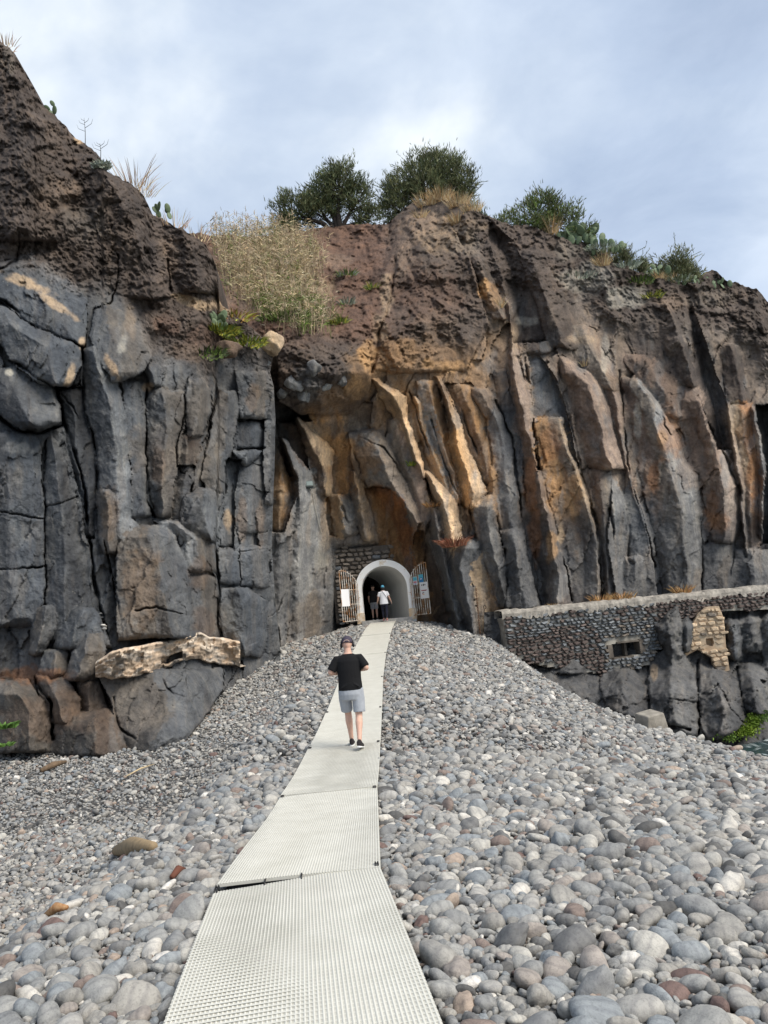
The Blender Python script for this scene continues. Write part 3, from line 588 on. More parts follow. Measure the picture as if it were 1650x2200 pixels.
    S([(760, [1270, 1290, 1312], [0, .4, 0]), (850, [1300, 1318, 1334], [0, .6, .1]), (950, [1328, 1336, 1345], [0, .6, .1]), (1010, [1344, 1350, 1358], [0, .4, .1]), (1130, [1372, 1382, 1392], [.2, .7, .2]), (1200, [1392, 1402, 1412], [.2, .8, .2])], ['redb', 'pink'])
    S([(810, [1340, 1350, 1362, 1372], [.2, .5, .6, .2]), (850, [1335, 1366, 1391, 1404], [-.2, .6, 1.2, .1]), (920, [1339, 1386, 1412, 1452]), (985, [1347, 1401, 1430, 1472]), (1015, [1351, 1409, 1440, 1502]), (1080, [1364, 1421, 1460, 1507]), (1130, [1377, 1427, 1464, 1509]), (1220, [1404, 1437, 1477, 1512]), (1340, [1424, 1442, 1480, 1504])], ['redb', 'gbrown', 'light'], [-.45, .6, 1.35, .1])
    S([(826, [1400, 1450, 1488, 1499], [-.1, .3, .6, .1]), (860, [1409, 1470, 1502, 1514]), (920, [1440, 1496, 1524, 1543]), (980, [1465, 1516, 1540, 1568]), (1050, [1500, 1531, 1554, 1590]), (1120, [1506, 1536, 1557, 1594]), (1166, [1508, 1536, 1553, 1582])], ['redb', 'redb', 'pink'], [-.3, .6, 1.35, .0])
    S([(1164, [1506, 1546, 1577]), (1220, [1508, 1552, 1582]), (1340, [1505, 1562, 1588])], ['grey', 'dark'], [.1, .65, .1])
    S([(862, [1556, 1562, 1567]), (960, [1569, 1576, 1583]), (1050, [1587, 1593, 1601]), (1200, [1598, 1603, 1611])], ['pink', 'pink'], [0, .95, .2])
    S([(866, [1566, 1590, 1614]), (960, [1582, 1606, 1627]), (1010, [1590, 1614, 1632]), (1070, [1600, 1613, 1630]), (1220, [1604, 1616, 1628])], ['tan', 'orange'], [.1, .5, .3])
    S([(876, [1612, 1617, 1623]), (960, [1622, 1635, 1647]), (1050, [1630, 1641, 1650]), (1160, [1629, 1635, 1642])], ['light', 'grey'], [.0, 1.0, .3])
    S([(870, [1624, 1640, 1665]), (1000, [1646, 1658, 1680]), (1170, [1636, 1650, 1672])], ['dark', 'dark'], [-1.4, -1.8, -1.2], 'set', name='rock_face')
    for k in range(6):
        x0 = 1670+k*58
        S([(900+k*30, [x0, x0+24, x0+40]), (1050, [x0+22, x0+50, x0+64]), (1340, [x0+44, x0+66, x0+84])], [['redb', 'pink'], ['grey', 'light'], ['gbrown', 'grey']][k % 3], [-.3, 1.2, .1])
    S([(1180, [1578, 1610, 1660]), (1240, [1570, 1620, 1680]), (1340, [1560, 1620, 1700])], ['grey', 'light'], [.4, 1.0, .4], name='boulder')
    S([(700, [1215, 1250, 1278], [0, .5, .1]), (760, [1232, 1275, 1300], [0, .7, .1]), (840, [1290, 1318, 1336], [0, .8, .1])], ['gbrown', 'dust'])
    S([(690, [1120, 1150, 1180], [-.1, .3, 0]), (760, [1128, 1165, 1196], [-.1, .4, 0])], ['scoria', 'dark'])
    S([(760, [1330, 1380, 1420], [0, .5, .2]), (830, [1380, 1420, 1470], [0, .7, .2]), (900, [1425, 1455, 1490], [0, .6, .2])], ['redb', 'redb'])
    # ribs and hollows in the ash above
    S([(478, [1052, 1056, 1060], [0, -.1, 0]), (505, [1046, 1066, 1092]), (545, [1062, 1088, 1122]), (600, [1083, 1106, 1148]), (735, [1100, 1124, 1186])], ['scorb', 'scorb'], [-.3, -1.3, -.1], 'set', name='rock_face')
    S([(536, [1110, 1136, 1166]), (620, [1140, 1166, 1202]), (750, [1180, 1216, 1262])], ['scorb', 'scoria'], [0, .9, .1], name='rock_spur')
    S([(530, [1010, 1018, 1024], [0, .1, 0]), (560, [1005, 1030, 1048]), (600, [1024, 1046, 1062]), (690, [1060, 1078, 1090])], ['dust', 'gbrown'], [.1, .7, .1], name='rock_spur')
    S([(650, [1330, 1400, 1430, 1442]), (720, [1342, 1421, 1456, 1472]), (800, [1380, 1450, 1482, 1502]), (832, [1400, 1460, 1492, 1507])], ['scorb', 'scoria', 'scorb'], [0, .4, 1.3, -.5], name='rock_spur')
    S([(640, [1474, 1478, 1482], [0, -.1, 0]), (700, [1474, 1490, 1504]), (780, [1490, 1510, 1528]), (860, [1510, 1530, 1560]), (965, [1540, 1555, 1568])], ['scorb', 'dark'], [-.3, -1.2, -.2], 'set', name='rock_face')
    S([(740, [1545, 1570, 1592]), (870, [1560, 1600, 1618])], ['scoria', 'scorb'], [0, .7, .0], name='rock_spur')
    S([(465, [845, 880, 960], [.2, .9, .4]), (560, [825, 900, 1010], [.1, 1.0, .6]), (700, [800, 890, 1050], [0, .8, .4]), (800, [795, 860, 1000], [0, .5, .1])], ['soil', 'brown'], name='rock_spur')
    S([(700, [590, 650, 780], [.2, .8, .2]), (800, [596, 680, 800], [.5, 1.4, .5]), (860, [600, 690, 790], [.4, 1.3, .4]), (892, [640, 700, 750], [.1, .6, .1])], ['brown', 'scoria'], name='rock_spur')
    C = B.crack
    for pts, w, d in [([(770, 938), (825, 962), (862, 1012)], 2.6, .6), ([(756, 960), (770, 1000), (775, 1020)], 2.4, .5), ([(912, 1030), (936, 1088)], 4.5, 1.2), ([(640, 1030), (650, 1090), (645, 1130)], 2, .2),
        ([(912, 1100), (918, 1180), (905, 1240)], 3, .8), ([(735, 1085), (742, 1110), (768, 1150)], 3.5, .9), ([(1127, 770), (1140, 850), (1147, 930)], 3, .7), ([(1195, 780), (1215, 860), (1240, 960), (1246, 1010), (1280, 1110), (1292, 1260)], 3.6, .9),
        ([(1147, 900), (1158, 1000), (1178, 1080), (1205, 1180), (1230, 1290)], 3.4, .8), ([(1065, 860), (1100, 940), (1115, 1060), (1130, 1170), (1160, 1300)], 3.4, .8), ([(1333, 800), (1338, 900), (1352, 1010), (1378, 1110), (1408, 1220)], 3.4, .9),
        ([(1405, 860), (1440, 930), (1470, 990), (1502, 1020), (1508, 1150), (1512, 1290)], 3, .7), ([(1500, 850), (1540, 950), (1566, 1000), (1596, 1080), (1598, 1200)], 3.6, .9), ([(1010, 1080), (1018, 1140), (1022, 1165)], 3, .8),
        ([(985, 860), (1010, 930), (1046, 1020), (1055, 1060)], 3, .7), ([(925, 900), (960, 1010), (1000, 1090)], 3, .7), ([(880, 840), (905, 920), (930, 1000)], 2.6, .6), ([(1084, 1180), (1090, 1250), (1086, 1330)], 3, .8),
        ([(1195, 790), (1170, 810), (1140, 830)], 2.4, .5), ([(1310, 1090), (1322, 1150), (1318, 1190)], 4, .9), ([(1355, 1130), (1350, 1200), (1360, 1210)], 5, 1.1), ([(850, 560), (840, 640), (812, 720), (800, 800)], 5, .8), ([(835, 480), (850, 560)], 6, .9)]:
        C(pts, w, d)
strips_B()
# keep the rock behind the arch clear of it
arch_zone = sstep(0, 18, B.PX-712)*sstep(0, 14, 905-B.PX)*sstep(0, 20, B.PY-1165)
B.P = B.P*(1-arch_zone)+arch_zone*np.minimum(B.P, -0.55)
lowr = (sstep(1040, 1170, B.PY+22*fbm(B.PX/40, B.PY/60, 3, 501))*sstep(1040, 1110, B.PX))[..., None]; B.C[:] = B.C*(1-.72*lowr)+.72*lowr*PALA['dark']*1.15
alc = (sstep(1190, 1130, B.PY)*sstep(830, 880, B.PY)*sstep(690, 730, B.PX)*sstep(1060, 1000, B.PX))[..., None]; B.C[:] = B.C*(1+alc*np.array([.27, .23, .18]))
B.ribs = 1.3*sstep(820, 1060, B.PX)
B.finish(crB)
B.P = np.where(arch_zone > 0.5, np.minimum(B.P, 0.0), B.P)
for a in [(900, 770, 130, 55, 'ochd', .38), (1000, 840, 100, 60, 'ochd', .35), (860, 860, 60, 50, 'ochre', .35), (760, 1000, 60, 70, 'ochd', .6), (735, 960, 30, 24, 'ochre', .8), (720, 920, 40, 20, 'gbrown', .5), (775, 880, 40, 30, 'brown', .6), (800, 800, 60, 50, 'ochd', .55), (790, 760, 20, 40, 'ochre', .6), (850, 770, 60, 60, 'ochd', .4), (950, 785, 60, 16, 'ochre', .6),
          (990, 1000, 30, 50, 'ochre', .5), (960, 900, 30, 40, 'gbrown', .4), (700, 1130, 16, 70, 'tan', .5), (660, 1330, 40, 50, 'gbrown', .6), (690, 1200, 16, 40, 'lichen', .4),
          (1180, 960, 26, 50, 'rust', .45), (1235, 1060, 18, 60, 'ochre', .55), (1210, 1180, 40, 70, 'dark', .7), (1250, 1230, 40, 80, 'grey', .7), (1140, 1040, 18, 60, 'rust', .6), (1150, 1150, 16, 70, 'rust', .6), (1165, 1240, 14, 60, 'dark', .6), (1185, 1170, 14, 40, 'ochre', .6), (1205, 1150, 8, 30, 'pale', .6), (1205, 1260, 20, 40, 'light', .6),
          (1380, 1130, 30, 80, 'blue', .7), (1430, 1200, 40, 90, 'grey', .7), (1405, 1020, 14, 40, 'rust', .6), (1370, 900, 10, 50, 'lichen', .6), (1425, 940, 14, 16, 'pale', .6), (1440, 930, 30, 60, 'orange', .5), (1490, 1000, 40, 60, 'redb', .5), (1530, 1090, 16, 60, 'rust', .4), (1540, 1120, 30, 30, 'orange', .4), (1560, 1010, 14, 60, 'light', .5), (1615, 1010, 14, 40, 'orange', .7), (1600, 1100, 20, 60, 'grey', .5),
          (1060, 640, 24, 30, 'ochd', .6), (1040, 625, 14, 26, 'ochre', .8), (960, 500, 80, 50, 'sand', .35), (900, 480, 50, 30, 'dust', .6), (870, 560, 30, 60, 'dust', .4), (920, 640, 90, 70, 'soil', .5), (1000, 520, 40, 40, 'gbrown', .5), (1010, 700, 50, 50, 'scorb', .5), (830, 640, 16, 60, 'tan', .5), (815, 700, 20, 40, 'pale', .4),
          (1260, 600, 70, 40, 'lichen', .40), (1340, 640, 60, 30, 'lichen', .45), (1220, 540, 40, 30, 'gbrown', .6), (1440, 650, 40, 20, 'dust', .5), (1530, 640, 60, 30, 'gbrown', .5), (1300, 760, 12, 50, 'lichen', .4), (1250, 730, 40, 12, 'tan', .4), (1130, 690, 30, 12, 'lichen', .5),
          (740, 600, 60, 60, 'soil', .6), (720, 560, 40, 20, 'dust', .4), (690, 620, 30, 30, 'sand', .4), (760, 700, 60, 30, 'soil', .7), (560, 600, 120, 80, 'dust', .6), (700, 800, 60, 40, 'scorb', .4), (660, 830, 40, 40, 'grey', .6), (720, 850, 40, 30, 'ochd', .4), (760, 830, 24, 30, 'ochre', .5),
          (1110, 800, 14, 40, 'pink', .4), (1105, 730, 10, 50, 'tan', .5), (1275, 900, 20, 60, 'redb', .5), (1320, 960, 12, 60, 'pink', .4), (950, 700, 60, 40, 'dust', .25)]:
    B.stain(*a[:6], ang=a[6] if len(a) > 6 else 0)

# ---- tunnel frame (world) ---------------------------------------------------
ARCH = atv(832, 1329, 36.5)                 # middle of the threshold
AW, ASP = 1.085, 1.42                       # half width, height of the springing
def arch_pts(off=0.0, n=20, base=0.0):      # outline x,z from left foot over the crown to right foot
    r = AW+off; p = [(-r, base), (-r, ASP*0.5), (-r, ASP)]
    p += [(-r*math.cos(math.pi*k/n), ASP+r*math.sin(math.pi*k/n)) for k in range(1, n)]
    return p+[(r, ASP), (r, ASP*0.5), (r, base)]
def poly_mask(px, py, poly):
    ins = np.zeros(px.shape, bool); n = len(poly)
    for i in range(n):
        x0, y0 = poly[i]; x1, y1 = poly[(i+1) % n]
        c = ((y0 > py) != (y1 > py)) & (px < (x1-x0)*(py-y0)/((y1-y0) if y1 != y0 else 1e-9)+x0)
        ins ^= c
    return ins
_hp = []
for x, z in arch_pts(0.13, 20, -0.6):
    a, b_, _ = proj((ARCH.x+x, ARCH.y, ARCH.z+z)); _hp.append((float(a), float(b_)))
holeB = poly_mask(B.PX, B.PY, _hp)
def finish_B():
    V = B.points(); nr = 16
    k = np.arange(1, nr+1)[:, None, None]
    V = np.concatenate([V, V[-1:].repeat(nr, 0)+k*np.array([0, 0.9, 0.04])+(k**1.6)*np.array([0, 0, -0.04])], 0)
    ext = lambda a: np.concatenate([a, a[-1:].repeat(nr, 0)], 0)
    B.PX, B.PY, B.C, B.ID = ext(B.PX), ext(B.PY), ext(B.C), ext(B.ID)
    B.PY[-nr:] -= 5000; B.ID[-nr:] = 0
    h = np.concatenate([holeB, np.zeros((nr, holeB.shape[1]), bool)], 0)
    root = empty('right_cliff'); tag(root, 'leaning ochre and grey basalt columns under brown ash behind and right of the tunnel', None, None, 'structure')
    B.parts(root, hole=h, extra=V); return root
cliffB = finish_B()

# ---- low sea rocks under the old wall at right ------------------------------
nxC, nyC = 400, 190
sC = np.linspace(0, 1, nxC)[None, :]; tC = np.linspace(0, 1, nyC)[:, None]
PXc = 1040+1060*sC+0*tC; PYc = 1690+(1292-1690)*tC+0*sC
PYc = PYc-(PXc-1300)*0.09*tC
tabC = [[34.5, 35.4, 37.6, 44], [34.0, 34.8, 37.0, 43], [31.5, 32.0, 33.0, 38], [28.5, 29.0, 30.5, 35], [26.5, 27.5, 29.5, 33]]
Cs = Sheet(PXc, PYc, bil([1040, 1300, 1650, 2100], [1250, 1420, 1500, 1600, 1690], tabC, PXc, PYc), 37)
Cs.D = Cs.D-0.95*sstep(0, 30, PYc-(1320-0.09*(PXc-1500)))*sstep(1425, 1470, PXc)*sstep(1520, 1440, PYc)
Cs.C[:] = PALA['dark']*1.05
def strips_C():
    S = Cs.strip
    S([(1300, [1440, 1452, 1462], [.5, 1.2, .6]), (1345, [1404, 1440, 1464], [.6, 1.7, .8]), (1400, [1424, 1445, 1466], [.6, 1.7, .8]), (1460, [1410, 1440, 1470], [.5, 1.2, .6])], ['dark', 'grey'], name='rock_block')
    S([(1290, [1462, 1478, 1496], [.4, 1.0, .6]), (1350, [1462, 1475, 1490], [.5, 1.0, .5]), (1400, [1464, 1472, 1482], [.4, .9, .5])], ['grey', 'blue'], name='rock_block')
    S([(1400, [1400, 1430, 1470], [.4, .9, .4]), (1440, [1395, 1440, 1490], [.6, 1.6, .6]), (1500, [1390, 1445, 1502], [.6, 1.9, .7]), (1545, [1400, 1450, 1500], [.5, 1.6, .7]), (1580, [1450, 1475, 1502], [.3, .9, .4])], ['dark', 'grey'], name='boulder')
    S([(1440, [1500, 1530, 1550], [.3, .8, .3]), (1470, [1500, 1545, 1584], [.5, 1.4, .5]), (1520, [1500, 1556, 1600], [.5, 1.7, .6]), (1560, [1505, 1565, 1608], [.4, 1.5, .5]), (1590, [1520, 1560, 1600], [.2, .8, .2])], ['grey', 'dark'], name='boulder')
    S([(1420, [1583, 1610, 1640], [.2, .8, .2]), (1470, [1588, 1615, 1650], [.4, 1.2, .4]), (1530, [1600, 1632, 1660], [.4, 1.2, .3])], ['dark', 'grey'], name='boulder')
    S([(1330, [1556, 1572, 1590]), (1420, [1562, 1580, 1600])], ['dark', 'blue'], [.2, .9, .3])
    S([(1300, [1590, 1612, 1636]), (1400, [1592, 1620, 1650])], ['dark', 'grey'], [.2, .9, .2])
    S([(1260, [1630, 1660, 1700]), (1440, [1640, 1680, 1730])], ['grey', 'dark'], [.3, 1.1, .3])
    S([(1430, [1290, 1320, 1350], [.1, .5, .2]), (1480, [1290, 1340, 1395], [.3, 1.0, .3]), (1540, [1310, 1350, 1400], [.2, .8, .2])], ['dark', 'dark'], name='boulder')
    S([(1400, [1195, 1220, 1250], [.1, .5, .1]), (1450, [1180, 1225, 1262], [.2, .8, .2])], ['grey', 'dark'], name='boulder')
    for pts, w, d in [([(1500, 1420), (1500, 1580)], 3.5, .9), ([(1395, 1440), (1392, 1540)], 4, .9), ([(1440, 1500), (1500, 1510)], 3, .5), ([(1540, 1470), (1570, 1520), (1606, 1560)], 2.6, .5), ([(1405, 1550), (1480, 1570)], 6, 1.2)]:
        Cs.crack(pts, w, d)
strips_C()
Cs.inside *= 0.1; Cs.C *= .84; Cs.finish(np.full(PXc.shape, .42)); Cs.P += .22*fbm(Cs.QX/16, Cs.QY/20, 4, 402, .6)+.3*(ridged(Cs.QX/40, Cs.QY/60, 3, 404)-.6); Cs.stain(1405, 1440, 8, 22, 'tan', .6); Cs.stain(1560, 1580, 60, 16, 'scorb', .5)
rocks = tag(empty('sea_rocks'), 'dark wave-worn rocks below the old wall at the water', None, None, 'structure')
Cs.parts(rocks)

# ---- ground: shingle bank, sea ----------------------------------------------
def mat_x(y): return np.interp(y, [0, 3.5, 5.9, 9.8, 16, 21, 28.3, 36.6, 40], [-0.14, -0.505, -0.87, -1.0, -1.03, -1.04, -0.93, -0.52, -0.42])
def ridge(y): return np.interp(y, [-8, 0, 3.5, 6, 9.7, 12.8, 16.4, 21.3, 28.3, 33, 36.6, 46], [-.03, 0, -.02, -.13, -.38, -.31, -.15, .23, .90, 1.43, 1.73, 1.76])
def ground(x, y):
    x = np.asarray(x, float); y = np.asarray(y, float)
    r = 0
    for k in (-1.2, -0.4, 0.4, 1.2): r = r+ridge(y+k)/4
    xm = mat_x(y)
    dl = np.maximum(0, xm-0.9-x); dr = np.maximum(0, x-xm-0.9)
    # left: the bank drops to lower finer shingle, then meets the rock
    edge = np.interp(y, [0, 4, 9, 14, 20, 26, 34], [1.5, 1.0, .9, .9, 0.9, 0.6, 0.5])
    amt = np.interp(y, [-4, 3, 8, 13, 18, 24, 28, 34], [.34, .48, .62, .62, .56, .55, .30, .25])
    left = -amt*sstep(0, 1, (dl-edge*0.55)/1.7)-0.02*np.minimum(dl, 6)*sstep(26, 18, y)
    # right: long slope down to the sea
    sl = np.interp(y, [-6, 4, 8, 16, 24, 33, 40], [.03, .06, .12, .235, .35, .32, .28])
    dc = np.interp(y, [0, 8, 16, 24, 33], [6.0, 6.5, 7.0, 5.2, 3.6])
    right = -sl*dr*dr/(dr+1.0)-0.42*np.maximum(0, dr-dc)**1.35
    w = 0.05*fbm(x/1.7+3, y/1.7, 3, 91)+0.03*fbm(x/0.6, y/0.6, 2, 92)
    core = sstep(0.6, 1.6, np.abs(x-xm))
    return np.maximum(r+left+right+w*core, -7.5)
gx = np.concatenate([np.linspace(-60, -14, 24)[:-1], np.linspace(-14, 14, 141), np.linspace(14, 40, 40)[1:]])
gy = np.concatenate([np.linspace(-40, -4, 20)[:-1], np.linspace(-4, 44, 200), np.linspace(44, 70, 12)[1:]])
GX, GY = np.meshgrid(gx, gy); GZ = ground(GX, GY)-0.05
gi = np.arange(GX.size).reshape(GX.shape)
GF = np.stack([gi[:-1, :-1], gi[:-1, 1:], gi[1:, 1:], gi[1:, :-1]], -1).reshape(-1, 4)
M_GRAVEL = mat('dark_grit', (0.055, 0.055, 0.054), 0.95, col2=(0.13, 0.125, 0.12), scale=22, bump=0.6, bscale=60)
beach = link(bpy.data.objects.new('beach', fast_mesh('beach', np.stack([GX, GY, GZ], -1).reshape(-1, 3), GF, M_GRAVEL)))
tag(beach, 'grey shingle bank sloping down to the sea', None, None, 'structure')
SEA_Z = -4.35
def water_mat():
    m = mat('sea_water', (0.018, 0.034, 0.038), 0.12, spec=0.5, bump=0.35, bscale=1.6, bdist=0.25, col2=(0.03, 0.055, 0.06), scale=0.5)
    nt = m.node_tree; n = nt.nodes; l = nt.links; b = n['Principled BSDF']
    tc = n.new('ShaderNodeTexCoord'); t = n.new('ShaderNodeTexNoise'); t.inputs['Scale'].default_value = 0.8; t.inputs['Detail'].default_value = 8; t.inputs['Distortion'].default_value = 1.2
    l.new(tc.outputs['Object'], t.inputs['Vector'])
    r = n.new('ShaderNodeValToRGB'); r.color_ramp.elements[0].position = 0.48; r.color_ramp.elements[1].position = 0.60; l.new(t.outputs[0], r.inputs[0])
    mx = n.new('ShaderNodeMix'); mx.data_type = 'RGBA'; l.new(r.outputs[0], mx.inputs[0])
    src = b.inputs['Base Color'].links[0].from_socket; l.new(src, mx.inputs[6]); mx.inputs[7].default_value = (0.62, 0.68, 0.68, 1); l.new(mx.outputs[2], b.inputs['Base Color'])
    ma = n.new('ShaderNodeMath'); ma.operation = 'MULTIPLY_ADD'; ma.inputs[1].default_value = 0.6; ma.inputs[2].default_value = 0.12; l.new(r.outputs[0], ma.inputs[0]); l.new(ma.outputs[0], b.inputs['Roughness'])
    return m
def build_sea():
    xs = np.concatenate([np.linspace(4, 40, 150), np.linspace(42, 400, 30), [1200, 4000]]); ys = np.concatenate([[-4000, -800], np.linspace(-200, 10, 30)[:-1], np.linspace(10, 60, 170), np.linspace(62, 400, 25), [900, 4000]])
    X, Y = np.meshgrid(xs, ys); near = np.exp(-((X-17)/25)**2-((Y-30)/30)**2)
    Z = SEA_Z+near*(0.22*fbm(X/1.9, Y/1.1, 4, 301)+0.10*ridged(X/0.9, Y/0.7, 2, 303)-0.05)
    i = np.arange(X.size).reshape(X.shape)
    F = np.stack([i[:-1, :-1], i[:-1, 1:], i[1:, 1:], i[1:, :-1]], -1).reshape(-1, 4)
    o = link(bpy.data.objects.new('sea', fast_mesh('sea', np.stack([X, Y, Z], -1).reshape(-1, 3), F, water_mat())))
    return tag(o, 'dark choppy sea with white foam against the rocks', None, None, 'structure')
build_sea()

# ------------------------------------------------------------------ walkway
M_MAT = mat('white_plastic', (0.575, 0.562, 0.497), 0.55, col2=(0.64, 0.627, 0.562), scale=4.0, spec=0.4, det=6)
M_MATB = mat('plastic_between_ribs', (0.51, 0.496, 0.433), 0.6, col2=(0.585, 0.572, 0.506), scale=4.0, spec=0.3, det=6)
M_BLACK = mat('black_plastic', (0.015, 0.015, 0.016), 0.5)
def build_walkway():
    root = tag(empty('walkway', (-0.5, 3.0, 0.05)), 'long white ribbed plastic walkway over the pebbles up to the tunnel', 'walkway')
    ox, oy, oz = root.location
    # joints along the middle: (y, x, skew of the joint)
    J = [(y, float(mat_x(y))) for y in (0.6, 5.88, 9.75, 13.0, 16.6, 21.0, 25.8, 31.0, 36.75)]
    W = 1.19
    lift = 0.085
    for k in range(len(J)-1):
        (y0, x0), (y1, x1) = J[k], J[k+1]
        gap = 0.005 if k else 0.0
        a = Vector((x0, y0+gap, 0)); b = Vector((x1, y1-gap-(0.03 if k == 0 else 0), 0)); d = (b-a); L = d.length; d.normalize(); n = Vector((d.y, -d.x, 0))
        if k == 0:
            skew = 0.055                      # first panel lies askew: a wedge-shaped gap opens on the left
        else: skew = 0.0
        z0 = float(ground(x0, y0))+lift; z1 = float(ground(x1, y1))+lift+(-0.015 if k == 0 else 0)
        seg = 6
        def pt(u, t, h):                    # u across -1..1, t along 0..1
            p = a+d*(L*t)+n*(u*W/2)
            if k == 0: p += d*(skew*u*t)
            zz = ridge_s(a.y+(b.y-a.y)*t)+lift
            zz = zz+0.006*math.sin(3*u+k*2.1)*0.5+0.006*math.sin(5*t+k)
            return Vector((p.x-ox, p.y-oy, zz-oz+h))
        panel = MB()
        vs = []; fs = []
        for i in range(seg+1):
            for u in (-1, -0.5, 0, 0.5, 1):
                vs.append(pt(u, i/seg, 0.0))
        nb = len(vs); vs += [v-Vector((0, 0, 0.02)) for v in vs]
        for i in range(seg):
            for j in range(4):
                q = i*5+j; fs.append((q, q+1, q+6, q+5)); fs.append((q+nb, q+5+nb, q+6+nb, q+1+nb))
            q = i*5; fs.append((q, q+5, q+5+nb, q+nb)); q = i*5+4; fs.append((q, q+nb, q+5+nb, q+5))
        for j in range(4):
            fs.append((j, j+nb, j+1+nb, j+1)); q = seg*5+j; fs.append((q, q+1, q+1+nb, q+nb))
        panel.add(vs, fs)
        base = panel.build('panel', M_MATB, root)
        ribs = MB(); NR = 58
        for r in range(NR):                 # ribs run along the walkway
            u0 = -1+2*(r+0.22)/NR; u1 = -1+2*(r+0.78)/NR; v = []; f = []
            for i in range(seg+1):
                v += [pt(u0, i/seg, 0.0012), pt(u0+0.006, i/seg, 0.0036), pt(u1-0.006, i/seg, 0.0036), pt(u1, i/seg, 0.0012)]
            for i in range(seg):
                for j in range(3): q = i*4+j; f.append((q, q+1, q+5, q+4))
            ribs.add(v, f)
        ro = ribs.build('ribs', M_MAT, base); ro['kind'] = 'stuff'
        if k < 3:                           # cross bars close the little cells, seen on the near panels
            cb = MB(); NC = int(L/0.042)
            for c in range(NC):
                t0 = (c+0.3)/NC; t1 = (c+0.62)/NC
                cb.add([pt(-1, t0, .0026), pt(1, t0, .0026), pt(1, t1, .0026), pt(-1, t1, .0026)], [(0, 1, 2, 3)])
            co = cb.build('cross_bars', M_MAT, base); co['kind'] = 'stuff'
        # cable ties at the joint
        for u in ((-0.985, -0.955, -0.40, 0.04, 0.955, 0.985) if k == 0 else (-0.97, -0.945, -0.92, 0.92, 0.945, 0.97)):
            wg = (0.06*(1-u)/2+0.02) if k == 0 else 0.03
            p = pt(u, 1.0, 0.010); q = p+Vector((d.x, d.y, 0))*(wg+0.02)-Vector((d.x, d.y, 0))*0.02
            MB().tube([p-Vector((d.x, d.y, 0))*0.035-Vector((0, 0, .012)), p-Vector((d.x, d.y, 0))*0.025+Vector((0, 0, .004)), q+Vector((0, 0, .006)), q+Vector((d.x, d.y, 0))*0.03-Vector((0, 0, .01))], 0.0065 if k < 2 else 0.009, 5).build('cable_tie', M_BLACK, root)
    return root
def ridge_s(y): return float(sum(ridge(y+k)/4 for k in (-1.2, -0.4, 0.4, 1.2)))
walkway = build_walkway()

